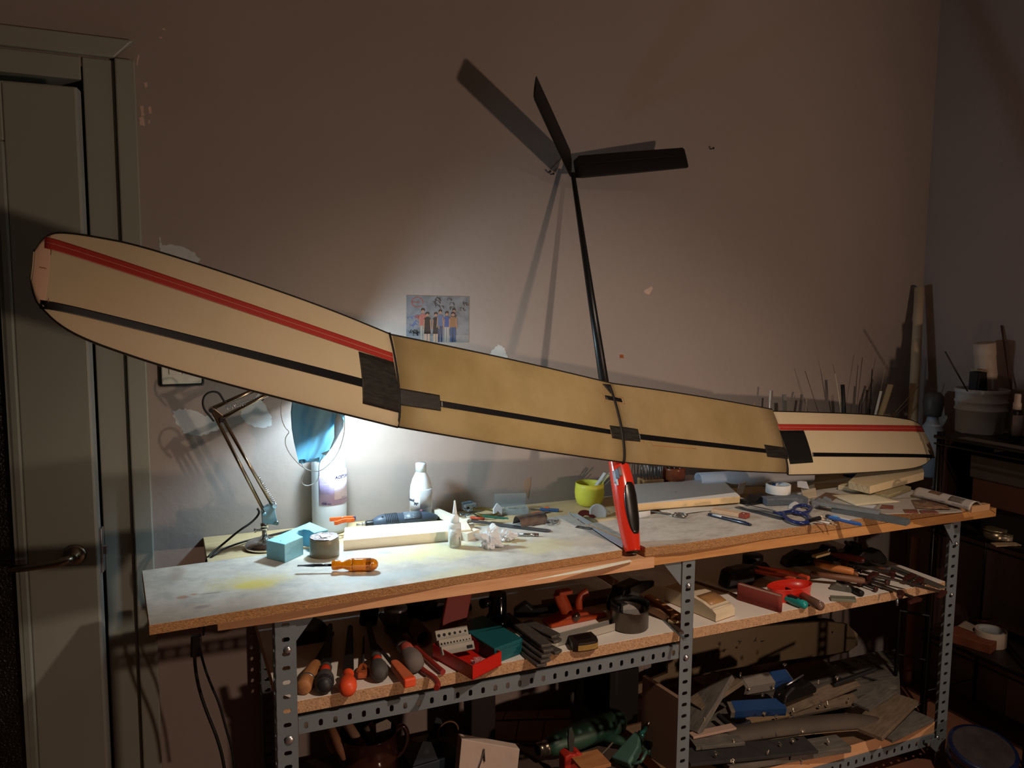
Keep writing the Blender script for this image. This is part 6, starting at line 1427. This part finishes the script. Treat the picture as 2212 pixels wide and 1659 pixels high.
# boxes below the top
def cbox(name,label,cat,x0,x1,y0,y1,z0,z1,m,bev=.003,rz=0):
    cx_,cy_=(x0+x1)/2,(y0+y1)/2; return single(name,label,cat,MB().box(x0-cx_,x1-cx_,y0-cy_,y1-cy_,0,z1-z0),m,T=TR(cx_,cy_,z0,0,0,rz),bevel=bev)
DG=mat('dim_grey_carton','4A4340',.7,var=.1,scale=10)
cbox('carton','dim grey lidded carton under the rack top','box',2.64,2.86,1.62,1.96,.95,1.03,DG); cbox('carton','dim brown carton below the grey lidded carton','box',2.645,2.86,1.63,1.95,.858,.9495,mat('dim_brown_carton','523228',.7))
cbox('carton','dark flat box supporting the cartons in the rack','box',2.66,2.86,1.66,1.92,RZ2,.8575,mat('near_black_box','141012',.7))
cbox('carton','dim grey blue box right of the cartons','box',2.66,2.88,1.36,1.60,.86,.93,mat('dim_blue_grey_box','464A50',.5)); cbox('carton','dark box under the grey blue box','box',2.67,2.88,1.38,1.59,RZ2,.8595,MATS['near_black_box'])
def tin(label,px,py,z,r,h,m,ri=None,name='tin'):
    p=onz(px,py,z); t=thing(name,label,'tin',(max(p.x,RX+r),p.y+r*.9,z)); 
    obj('body',MB().lathe([(r*.98,0),(r,.002),(r,h*.8)],36),m,t); obj('lid',MB().lathe([(r*1.03,h*.78),(r*1.03,h*.98),(r*.98,h),(0,h)],36),mat('lid_'+m.name,'8E8066',.35,metal=.7),t); return t
TINM=mat('champagne_tin','8A7A64',.3,metal=.8,var=.1)
tin('round champagne coloured tin on the middle shelf of the rack',2118,1176,RZ2,.036,.034,TINM)
tin('smaller pale tin right of the champagne tin',2183,1170,RZ2,.026,.022,mat('pale_tin','9A8C78',.4,metal=.4))
p=onz(2198,1146,RZ2); single('steel_cylinder','slim shiny steel cylinder standing behind the smaller tin','cylinder',MB().lathe([(.009,0),(.009,.068),(.0105,.069),(.0105,.078),(0,.079)],20),CHROME,T=TR(p.x,p.y,RZ2))
T,L=seg((2124,1213),(2196,1196),RZ2+.0); a=ony(2124,1212,1.72); 
p0_,p1_=onx(2130,1212,2.585),onx(2195,1198,2.62)
single('wood_strip','pale wooden strip poking out of the rack below the tins','strip',MB().box(0,.085,-.014,.014,0,.003),mat('pale_strip_wood','A48A6E',.7),T=TR(2.55,1.80,.752-.0,0,0,-.75)) if False else single('wood_strip','pale wooden strip poking out of the rack below the tins','strip',MB().prism([(0,0),(.095,-.010),(.100,.020),(.012,.034)],0,.003),mat('pale_strip_wood','A48A6E',.7),T=TR(2.545,1.775,RZ2+.0005,0,0,-.15))
t,p=taperoll('tape_roll','wide white tape roll on the lower shelf of the rack',2166,1403,RZ3,.052,.040,.055,mat('cream_wide_tape','B0A294',.6),mat('grey_core','9AA0A0',.7))
t,p=taperoll('tape_roll','thin reddish tape roll lying behind the wide white one',2140,1345,RZ3,.060,.044,.012,mat('red_brown_tape','5E3830',.4),mat('dim_core','6E5A4C',.7))
cbox('brick','orange brown brick shaped box beside the tape rolls','box',2.61,2.70,1.84,1.99,RZ3,RZ3+.035,mat('orange_brown_box','6E3A26',.7,var=.15,scale=20),rz=.3)
sheet('paper_sheet','torn paper strip with print on the orange brown box',[(2068,1352),(2110,1368),(2125,1360),(2085,1340)],RZ3+.037,mat('dim_cream_paper','9E8C7C',.8))
# lower rack side frame, baseboard pieces and blue bowl
single('wire_rack_side','black wire side frame standing behind the right post','frame',merge(MB().tube([(2.50,2.10,.02),(2.50,2.10,.42)],.007,6),MB().tube([(2.56,2.02,.02),(2.56,2.02,.42)],.005,6),MB().tube([(2.50,2.10,.42),(2.56,2.02,.42)],.005,6),MB().tube([(2.50,2.10,.25),(2.56,2.02,.25)],.003,6),MB().tube([(2.50,2.10,.03),(2.56,2.02,.03)],.003,6)),BKM)
WPN=mat('dim_white_panel','A69A90',.6,var=.05)
cbox('leaning_board','pale panel leaning on the right wall under the rack','panel',2.872,2.885,1.0,1.92,.02,.27,WPN); 
p=onz(2110,1672,0.12); q=onz(2118,1612,.13); t=thing('blue_tin','round dark blue tin with biscuit picture lying beside the right post','tin',TR(q.x,q.y,.07,.22,-.16,.1))
NB=mat('navy_tin','131C3C',.35,coat=.3,var=.1)
obj('body',MB().lathe([(.098,0),(.10,.004),(.10,.050)],40),NB,t); obj('lid',MB().lathe([(.103,.046),(.103,.066),(.098,.070),(0,.070)],40),NB,t); obj('lid_face',MB().lathe([(.090,.0702),(0,.0706)],36,cap=False),mat('dim_tin_picture','3A3434',.4,var=.4,scale=20),t)
for k,(a_,h_) in enumerate(((-1.75,.030),(-1.60,.036),(-1.90,.022),(-1.48,.024),(-1.67,.018))): obj('biscuit_print',MB().lathe([(.011,0),(.0105,.0012),(0,.0014)],16,TR(.1005*math.cos(a_),.1005*math.sin(a_),h_)@Euler((PI/2,0,a_+PI/2)).to_matrix().to_4x4(),cap=False),mat('biscuit_pink','B48676',.6),t)
obj('lettering',text_mb('COOKIES',.026,TR(0,0,.016),(.1012,.55)),mat('dim_gold','8A8272',.4),t)
cbox('carton','tan carton corner at the bottom right of the picture','box',2.72,2.86,1.42,1.60,.0,.16,mat('tan_carton','8A6248',.7),rz=.5)
# ================================================================== GREY PANEL, BROOM POLE AT THE RIGHT BACK
cbox('grey_panel','tall dusty grey board leaning behind the right end of the bench','board',2.30,2.43,2.428-.02,2.430,.153,.845,mat('dusty_grey_board','57504A',.8,var=.15,scale=4,stretch=(1,1,.3)))
a=ony(1957,1512,2.28);b=ony(1978,1160,2.28)
single('wooden_pole','light wooden pole standing on the bottom shelf behind the clamps','pole',MB().cyl((0,0,0),((b-a).length,0,0),.016,.016,20),mat('light_pole','B58463',.6,var=.06,scale=4),T=axm(a,b))
# ================================================================== BOTTOM RIGHT SHELF
S3=.1525
DW=mat('dusty_beige_panel','84745C',.8,var=.12,scale=6,bump=.1,bscale=80)
# long panel with rounded end standing against the back
Yp=2.36
pts=[(1400,1478),(1500,1450),(1500,1378+4),(1560,1360),(1700,1346),(1800,1342),(1838,1350),(1852,1372),(1850,1395),(1830,1410),(1700,1422),(1600,1440),(1500,1472)]
P=[ony(x,y,Yp) for x,y in [(1340,1492),(1440,1452),(1440,1396),(1500,1376),(1640,1352),(1780,1341),(1828,1347),(1850,1368),(1850,1392),(1828,1408),(1700,1424),(1560,1446),(1440,1476),(1352,1505)]]
t=thing('jig_board','long beige jig board with rounded end and marks standing against the wall','board',(0,0,0)); Mz=Matrix(((1,0,0,0),(0,0,-1,Yp),(0,1,0,0),(0,0,0,1)))
obj('board',MB().prism([(p.x,p.z) for p in P],-.008,.008,Mz),DW,t,bevel=.002)
MK=mat('dark_mark','3A3430',.8)
for x,y in ((1502,1424),(1526,1416),(1543,1411),(1565,1404),(1589,1399),(1371,1452),(1392,1450),(1408,1446),(1440,1437),(1460,1433),(1632,1382),(1648,1385),(1598,1386)):
    p=ony(x,y,Yp-.009); random.seed(x); mb=MB()
    for k in range(3): a_=random.uniform(0,6.3); mb.prism([(0,-.002),(.010,-.001),(.011,.001),(0,.002)],0,.0006,TR(0,0,0,0,0,a_))
    obj('mark',mb,MK,t,T=Matrix(((1,0,0,p.x),(0,0,-1,Yp-.0082),(0,1,0,p.z),(0,0,0,1))))
for x,y in ((1422,1438),(1798,1366)): p=ony(x,y,Yp-.009); obj('bolt_hole',MB().cyl((p.x,Yp-.0095,p.z),(p.x,Yp-.007,p.z),.004),hm_,t)
# its supporting lower boards against the wall
GDS=mat('grey_dusty_wood','6A645C',.85,col2='4C4842',mix=.45,scale=10,scale2=14,sharp=.15,var=.25,bump=.2,bscale=120,stretch=(1,6,6))
GDS2=mat('brown_dusty_wood','776653',.85,col2='564A3E',mix=.45,scale=10,scale2=14,sharp=.15,var=.2,bump=.2,bscale=120,stretch=(1,6,6))
def upboard(label,quad,Y,th,m,name='jig_board'):
    P=[ony(x,y,Y) for x,y in quad]; return single(name,label,'board',MB().prism([(p.x,p.z) for p in P],-th,0,Matrix(((1,0,0,0),(0,0,-1,Y),(0,1,0,0),(0,0,0,1)))),m,bevel=.0015)
P=[onz(x,y,S3+.012) for x,y in ((1485,1512),(1745,1440),(1900,1406),(1940,1402),(1945,1500),(1500,1590))]
single('bolted_board','wide grey board with a row of bolts lying under the lower pile','board',MB().prism([(p.x,p.y) for p in P],S3+.0003,S3+.012),GDS,bevel=.001)
for k,(x,y) in enumerate(((1774,1443),(1803,1437),(1829,1435),(1853,1431),(1879,1424))):
    p=onz(x,y,S3+.012); single('bolt','bolt head in the row along the grey bolted board','bolt',MB().lathe([(.007,0),(.006,.003),(0,.004)],10,TR(p.x,p.y,p.z)),mat('dull_bolt','5E5A4A',.4,metal=.6),group='bolts in the grey bolted board')
bb=[]
def jblock(label,a,b,z,w_,h,m,z2=None,name='sanding_block',bank=0,cat='block'):
    return bar_(name,label,a,b,z,w_,h,m,cat=cat,z2=z2,bank=bank,bev=.0015)
BLT=mat('blue_tape','1E3E6E',.5); BLT2=mat('grey_tape_face','7A746C',.6,var=.15,scale=30)
jblock('dark grey plank leaning steeply at the left of the lower pile',(1490,1585),(1565,1462),S3+.05,.085,.020,GDS,z2=S3+.17,bank=-.25,name='plank',cat='plank')
jblock('second weathered plank lying behind the steep left one',(1500,1530),(1590,1470),S3+.10,.07,.016,GDS2,z2=S3+.15,name='plank',cat='plank')
def taped(label,a,b,z,z2,w_,h,blue0,blue1,bank=0):
    T,L=seg(a,b,z,z2); t=thing('taped_block',label,'block',T@Matrix.Rotation(bank,4,'X'))
    obj('block',MB().box(0,L,-w_/2,w_/2,0,h),GDS,t,bevel=.002)
    obj('blue_tape',MB().box(L*blue0,L*blue1,-w_/2-.0008,w_/2+.0008,-.0006,h+.0008),BLT,t)
    if blue0>.2: obj('grey_tape',MB().box(L*.05,L*blue0,-w_/2-.0008,w_/2+.0008,-.0006,h+.0008),BLT2,t)
    return t,L
taped('grey block wrapped in grey and blue tape on top of the lower pile',(1600,1490),(1702,1472),S3+.115,S3+.125,.045,.034,.62,.98,bank=.35)
taped('grey block with long dark blue tape below the grey and blue one',(1572,1541),(1692,1534),S3+.055,S3+.060,.045,.030,.08,.99,bank=.3)
jblock('long brown dusty board slanting up to the right in the lower pile',(1690,1540),(1846,1474),S3+.04,.050,.012,GDS2,z2=S3+.085,name='slat_board',cat='board',bank=.3)
jblock('dark narrow strip ending high at the right of the lower pile',(1800,1482),(1893,1448),S3+.09,.014,.012,BLK,z2=S3+.13,name='strip',cat='strip')
jblock('grey flat board under the long brown one',(1760,1520),(1925,1480),S3+.03,.060,.012,GDS,z2=S3+.06,name='slat_board',cat='board')
jblock('lower brown dusty board under the blue taped block',(1620,1562),(1850,1512),S3+.030,.045,.012,GDS2,z2=S3+.045,name='slat_board',cat='board',bank=.25)
jblock('grooved light brown square board at the right of the lower pile',(1870,1588),(1950,1510),S3+.028,.105,.014,GDS2,z2=S3+.045,name='grooved_board',cat='board')
jblock('weathered board partly under the grooved square board',(1900,1592),(1990,1548),S3+.003,.09,.012,GDS,name='grooved_board',cat='board')
jblock('pale grey board poking out behind the grooved boards',(1860,1530),(1920,1492),S3+.05,.06,.010,GDS,z2=S3+.06,name='grooved_board',cat='board')
# curved metal gutter
T,L=seg((1565,1588),(1897,1553),S3+.040,S3+.040)
n=14; G_=[]
for i in range(25):
    u=i/24; w_=.040*(1-.5*max(0,(u-.8)/.2)**1.5); G_.append([(L*u,.0+w_*math.cos(PI*(-.15+1.25*j/n)),-.012+w_*.75*math.sin(PI*(-.15+1.25*j/n))+.010*math.sin(u*3)) for j in range(n+1)])
t=thing('curved_trough','long dark curved balsa shell lying across the lower pile','shell',T@TR(0,0,0,-.25))
obj('shell',MB().grid(G_),mat('dark_brown_shell','4C4239',.7,var=.25,scale=8,bump=.15,bscale=60),t,solid=.004)
obj('hollow_shade',MB().add([V(G_[1][k]) for k in range(n+1)],[tuple(range(n+1))]),hm_,t)  # black cap stands in for the shade inside the open shell
obj('pale_edge',MB().tube([V(r[-1])+V((0,0,-.001)) for r in G_],.0022,6),mat('pale_ply_edge','9A8468',.7),t)
jblock('long black sanding board at the front of the bottom shelf',(1480,1640),(1752,1612),S3+.03,.085,.010,mat('black_abrasive_board','2E2C2B',.9,var=.2,scale=30),z2=S3+.035,name='sanding_board',cat='board')
jblock('grey board under the long black sanding board',(1560,1655),(1822,1612),S3+.004,.075,.020,GDS,name='sanding_board',cat='board')
jblock('dark wavy board behind the black sanding board',(1495,1610),(1600,1600),S3+.045,.06,.012,GDS,name='sanding_board',cat='board')
jblock('pinkish dusty offcut left of the curved shell',(1492,1592),(1585,1572),S3+.060,.030,.008,mat('pinkish_dust','A88C7C',.8),name='offcut',cat='offcut')
jblock('tan offcut under the blue taped block',(1615,1560),(1700,1545),S3+.045,.030,.008,mat('tan_offcut','8E7454',.8),name='offcut',cat='offcut')
single('rubber_hose','short dark hose bent under the blue taped block','hose',MB().tube(smooth([onz(1552,1545,S3+.05),onz(1570,1562,S3+.045),onz(1595,1572,S3+.045),onz(1620,1560,S3+.055)]),.009,10),BLK)
blob('electric_motor','dark round machine body with pale lever behind the blue block','motor',(1680,1515),(1752,1490),S3+.09,.05,.05,DARKSTEEL)
single('lever','pale bent lever across the dark machine body','lever',MB().tube([onz(1700,1480,S3+.15),onz(1735,1458,S3+.16)],.003,6),ALU)
# white push pins / wing nuts scattered: many
random.seed(31)
WN=mat('wing_nut_zinc','C9C2B4',.3,metal=.8)
proto=MB().cyl((0,0,0),(0,0,.010),.003,.003,8).prism([(.002,-.0012),(.010,-.0012),(.011,.0012),(.002,.0012)],.004,.012,TR(0,0,0,0,-.5)).prism([(-.002,-.0012),(-.010,-.0012),(-.011,.0012),(-.002,.0012)],.004,.012,TR(0,0,0,0,.5))
spots=[(1618,1493,.125),(1643,1488,.12),(1672,1490,.12),(1684,1508,.10),(1645,1506,.09),(1658,1492,.11),(1768,1527,.06),(1787,1524,.06),(1714,1540,.06),(1712,1552,.05),(1831,1517,.06),(1677,1552,.06),(1651,1545,.06),(1732,1585,.08),(1711,1605,.05),(1586,1606,.05),(1546,1633,.05),(1585,1650,.045),(1656,1630,.045),(1686,1613,.045),(1767,1478,.11),(1808,1470,.12),(1694,1440,.17),(1598,1462,.16),(1731,1651,.02),(1951,1551,.03),(1790,1606,.035),(1572,1484,.16),(1532,1534,.1),(1519,1560,.09)]
first=None
for x,y,dz in spots:
    p=onz(x,y,S3+dz)
    if first is None: o=single('wing_nut','small bright wing nut or screw scattered on the lower pile','screw',proto,WN,T=TR(p.x,p.y,p.z,0,0,random.uniform(0,3)),group='wing nuts on the lower pile'); first=o
    else: o=first.copy(); COL.objects.link(o); o.matrix_basis=TR(p.x,p.y,p.z,random.uniform(-.4,.4),random.uniform(-.4,.4),random.uniform(0,3)); o['label']='wing nut '+('beside the upper taped block' if y<1512 and x<1720 else 'on the boards right of the dark machine body' if x>1720 and y<1560 else 'around the lower blue taped block' if y<1570 else 'on the front sanding boards')
single('triangular_clip','shiny triangular wire clip at the right of the bottom shelf','clip',MB().tube([onz(1968,1535,S3+.01),onz(1974,1510,S3+.03),onz(1988,1520,S3+.03),onz(1968,1535,S3+.01)],.0014,5),ALU)
# ================================================================== BOTTOM LEFT: tools
# standing board beside the middle post
Pq=[ony(1388,1460,2.05),ony(1466,1510,1.90),ony(1450,1650,1.90),ony(1376,1640,2.05)]
t=thing('plywood_board','brown plywood board standing edge on left of the middle post','board',(0,0,0))
a=Pq[1];c=Pq[0]; dx=V((c.x-a.x,c.y-a.y,0)); nrm=V((-dx.y,dx.x,0)).normalized()*-.014
mb=MB(); zt1,zt2=a.z,c.z
vs=[(a.x,a.y,.154),(c.x,c.y,.154),(c.x,c.y,zt2),(a.x,a.y,zt1)]; vs2=[(x+nrm.x,y+nrm.y,z) for x,y,z in vs]
mb.add(vs+vs2,[(0,1,2,3),(7,6,5,4),(0,4,5,1),(1,5,6,2),(2,6,7,3),(3,7,4,0)]); obj('face',mb,mat('brown_ply','7E6453',.7,var=.12,scale=6,stretch=(1,1,.4)),t)
ev=[(a.x,a.y,.154),(a.x+nrm.x,a.y+nrm.y,.154),(a.x+nrm.x,a.y+nrm.y,zt1),(a.x,a.y,zt1)]; dv=dx.normalized()*-.0015
obj('cut_edge',MB().add(ev+[(x+dv.x,y+dv.y,z) for x,y,z in ev],[(0,1,2,3),(4,5,6,7),(0,4,5,1),(1,5,6,2),(2,6,7,3),(3,7,4,0)]),mat('tan_cut_edge','C0875C',.7),t)
# green drill
GRN=mat('dark_green_plastic','2A4A3A',.45,var=.12,scale=20); 
D0=onz(1170,1618,.198); D1=onz(1325,1562,.202)
T=axm(D0,D1); L=(D1-D0).length
t=thing('power_drill','old dark green power drill with steel collar lying on the bottom shelf','power tool',T)
obj('collar',xl([(.018,-.015),(.022,-.012),(.023,.0),(.0215,.002),(.0215,.010),(.023,.012),(.023,.022)],28),mat('old_steel_collar','8A8070',.3,metal=.85),t)
obj('collar_bore',MB().cyl((-.0155,0,0),(-.013,0,0),.016),hm_,t)
obj('body',xl([(.022,.020),(.030,.035),(.034,.055),(.036,.10),(.040,.13),(.042,L*1.0),(.038,L*1.08),(.028,L*1.12)],28),GRN,t)
obj('motor_vents',merge(*[MB().lathe([(.0425,-.0015),(.0425,.0015)],16,TR(L*.93+.006*k)@AX,arc=PI,cap=False) for k in range(6)]),BLK,t,solid=.001)
obj('handle',MB().tube([V((L*.80,-.02,-.02)),V((L*.92,-.06,-.024)),V((L*1.02,-.10,-.026)),V((L*1.12,-.15,-.026))],[.022,.020,.021,.024],12,flat=.75),GRN,t)
obj('belt_cord',MB().tube(smooth([V((L*.9,-.05,-.02)),V((L*.6,-.08,-.035)),V((L*.3,-.10,-.040))]),.003,6),mat('grey_rod','6E6254',.5),t)
# smaller green tool
D0=onz(1355,1628,.195); D1=onz(1410,1550,.27); T=axm(D0,D1); L=(D1-D0).length
t=thing('hand_tool','pale green metal spray gun with threaded nozzle near the plywood board','tool',T); GR2=mat('grey_green_metal','52776A',.4,metal=.3,var=.15,scale=20)
obj('body',MB().prism([(-.03,-.035),(.03,-.03),(.07,-.008),(.07,.014),(.02,.022),(-.04,.03)],-.016,.016),GR2,t,bevel=.006)
obj('nozzle',xl([(.012,.066),(.012,.078),(.008,.080),(.008,.10)],18),mat('turquoise_metal','3E8E84',.3,metal=.6),t); obj('nozzle_tip',xl([(.006,.10),(.007,.102),(.007,.128),(.004,.132)],14),mat('dull_tip','6E675E',.3,metal=.8),t)
obj('knob',MB().cyl((.055,-.03,.0),(.055,-.05,.0),.010,.013),BLACKM,t); obj('lever',MB().tube([V((-.02,-.035,0)),V((.0,-.055,0)),(.04,-.05,0)],.005,8),GR2,t)
# red tool
RT3=mat('tool_red','A82A1E',.4,var=.1,scale=20)
t=thing('angle_tool','red and black hand tool standing before the green drill','power tool',Matrix.Translation(onz(1232,1640,.235)))
obj('body',MB().prism([(-.028,-.08),(.028,-.08),(.030,.02),(.012,.030),(.004,.022),(-.010,.030),(-.028,.022)],-.02,.02,Matrix(((1,0,0,0),(0,0,-1,0),(0,1,0,0),(0,0,0,1)))),RT3,t,bevel=.004)
obj('side_knob',MB().lathe([(.0,.0),(.026,.004),(.034,.014),(.034,.03),(.02,.042)],24,TR(-.07,0,-.05,PI/2)),RT3,t); obj('grip_band',MB().lathe([(.0345,.012),(.0345,.022)],24,TR(-.07,0,-.05,PI/2),cap=False),BLK,t,solid=.001)
obj('spade',MB().prism([(-.006,.02),(.008,.02),(.012,.07),(.002,.10),(-.008,.095),(-.010,.06)],-.004,.004,Matrix(((1,0,0,0),(0,0,-1,0),(0,1,0,0),(0,0,0,1)))),mat('dark_green_grey','28302C',.5),t,bevel=.002)
# white box numbered 1
P=[ony(x,y,1.98) for x,y in ((978,1680),(993,1590),(1118,1612),(1106,1700))]; P[0].z=.155; P[3].z=.155
t=thing('paint_stained_board','pale stained wooden block marked 1 leaning under the left shelf','block',(0,0,0)); WB=mat('stained_white_wood','B8A69A',.75,col2='9A8072',mix=.35,scale=6,scale2=9,sharp=.2,var=.12)
obj('block',MB().prism([(p.x,p.z) for p in P],-.016,.016,Matrix(((1,0,0,0),(0,0,-1,1.98),(0,1,0,0),(0,0,0,1)))),WB,t,bevel=.0015)
q0=ony(1046,1618,1.96);q1=ony(1047,1645,1.96);q2=ony(1033,1662,1.96); obj('pencil_mark',MB().tube([q2,ony(1041,1640,1.96),q0],.0016,5).tube([q0,q1],.0018,5),mat('graphite','4A4542',.7),t)
# blue box + strap
cb_m=mat('dim_navy_box','1C2530',.6,var=.1)
t=thing('blue_box','open dark navy box with raised flaps left of the pale block','box',Matrix.Translation(ony(930,1620,2.08))@Matrix.Rotation(.1,4,'Z'))
obj('body',MB().box(-.075,.07,-.05,.06,.1535-ony(930,1620,2.08).z,-.005),cb_m,t,bevel=.002); obj('flap',MB().prism([(-.075,0),(.0,0),(-.02,.055),(-.045,.065)],-.002,.002,Matrix(((1,0,0,0),(0,0,-1,-.05),(0,1,0,0),(0,0,0,1)))),cb_m,t); obj('flap',MB().prism([(.01,0),(.07,0),(.06,.05),(.04,.065)],-.002,.002,Matrix(((1,0,0,0),(0,0,-1,.05),(0,1,0,0),(0,0,0,1)))),cb_m,t)
single('cord_ring','tan ring of cord on the open navy box','ring',MB().tube([(.03*math.cos(a),0,.03*math.sin(a)) for a in [i*PI/10 for i in range(20)]],.0025,6,closed=True),mat('tan_cord','7E6048',.7),T=Matrix.Translation(ony(968,1580,2.08)))
# jar with brushes
J=ony(795,1640,2.03); t=thing('glass_mug','big brown glass mug with handle full of old brushes under the left shelf','mug',(J.x,J.y,0.153))
hj=ony(795,1580,2.03).z-.153
GLB=glass('brown_glass','4A2A22',.1,.55)
obj('wall',MB().lathe([(.070,0),(.074,.006),(.076,hj*.72),(.079,hj*.74),(.079,hj*.78),(.075,hj*.8),(.075,hj),(.077,hj+.003)],36,cap=False),GLB,t,solid=.002)
obj('liquid',MB().lathe([(.070,.004),(.0735,.008),(.0735,hj*.55),(0,hj*.55)],32),mat('dark_wine','1E0E0C',.3),t)
obj('handle',MB().tube(smooth([V((.074,0,hj*.95)),V((.10,0,hj*1.0)),V((.112,0,hj*.85)),V((.095,0,hj*.7)),V((.075,0,hj*.66))]),.007,8),mat('brown_glass_handle','2E1A16',.15,coat=.4),t)
for k,(x0,y0,x1,y1,r,c_,lb3) in enumerate(((745,1640,712,1566,.012,'8E6448','thick tan brush handle in the brown glass mug'),(800,1645,748,1560,.014,'9A7A66','pale worn brush handle crossing the brown glass mug'),(826,1640,790,1570,.010,'7A736C','grey brush handle in the brown glass mug'),(842,1622,800,1562,.008,'8E867E','slim grey handle in the brown glass mug'),(722,1625,708,1585,.013,'7A5A44','short brown handle at the left of the glass mug'))):
    Y_=2.0+.01*k; a=ony(x0,y0,Y_);b=ony(x1,y1,Y_+.03); single('paint_brush',lb3,'brush',xl([(r*.6,0),(r,(b-a).length*.3),(r*.9,(b-a).length)],14),mat('oldbrush%d'%k,c_,.7,var=.1,scale=30),T=axm(a,b))
a=ony(828,1610,2.02); single('plastic_scraper','clear plastic scoop standing in the brown glass mug','scoop',MB().prism([(-.018,0),(.018,0),(.022,.05),(.010,.062),(-.020,.055)],-.001,.001,Matrix(((1,0,0,0),(0,0,-1,0),(0,1,0,0),(0,0,0,1)))),glass('hazy_plastic','B8ADA4',.3,.35),T=Matrix.Translation(a)@TR(0,0,.01))
# terracotta / wooden blocks row at the back
WBK=mat('brown_wood_block','7E5E4B',.75,var=.12,scale=8,bump=.1,bscale=60)
for k,q_ in enumerate(([(1000,1560),(1040,1556),(1052,1538),(1020,1541)],[(1042,1556),(1085,1554),(1093,1536),(1054,1538)],[(1087,1554),(1160,1552),(1164,1534),(1095,1536)],[(1162,1552),(1232,1550),(1232,1532),(1166,1534)],[(1010,1597),(1060,1597),(1068,1558),(1024,1560)],[(1062,1597),(1112,1599),(1120,1557),(1070,1558)],[(1114,1599),(1170,1600),(1176,1556),(1122,1557)],[(1172,1600),(1235,1600),(1236,1554),(1178,1556)])):
    P=[onz(x,y,.1665) for x,y in q_]
    single('wood_board',['leftmost small','second small','third small','rightmost small','leftmost front','second front','third front','rightmost front'][k]+' brown wooden board lying flat behind the green drill','board',MB().prism([(p.x,p.y) for p in P],.1525,.1665),WBK,bevel=.001)
cbox('dark_carton','dim upright dark case behind the navy box','case',ony(1008,1600,2.28).x,ony(1060,1600,2.28).x,2.24,2.31,.153,ony(1030,1553,2.24).z+.08,mat('dim_case','241D1B',.7))
cbox('black_bag','tall black case between wood blocks and plywood board','case',ony(1300,1500,2.25).x,ony(1362,1500,2.25).x,2.20,2.36,.153,ony(1330,1452,2.20).z,mat('matt_black_case','0C0B0C',.8))
bar_('wood_offcut','tan board corner lying below the green drill',(1245,1655),(1305,1640),S3+.09,.08,.010,WOODH)
# cables hanging from the bench at the left
t=thing('power_cable','black cable with a plug hanging below the left end of the bench','cable',(0,0,0)); yc=2.16
obj('plug',MB().box(-.013,.013,-.012,.012,-.055,.0,T=Matrix.Translation(ony(424,1372,yc))@TR(0,0,0,0,.06)),BLACKP,t,bevel=.004)
obj('wire',MB().tube(smooth([ony(x,y,yc) for x,y in ((420,1398),(421,1440),(430,1490),(447,1540),(468,1590),(482,1640),(490,1700))]),.0042,8),RUBBERCORD,t)
obj('wire',MB().tube(smooth([ony(x,y,yc+.01) for x,y in ((431,1398),(441,1440),(456,1480),(474,1520),(487,1570),(502,1620),(512,1700))]),.0032,8),RUBBERCORD,t)
obj('strain_relief',MB().cyl(ony(421,1392,yc),ony(421,1402,yc),.005),BLACKP,t)
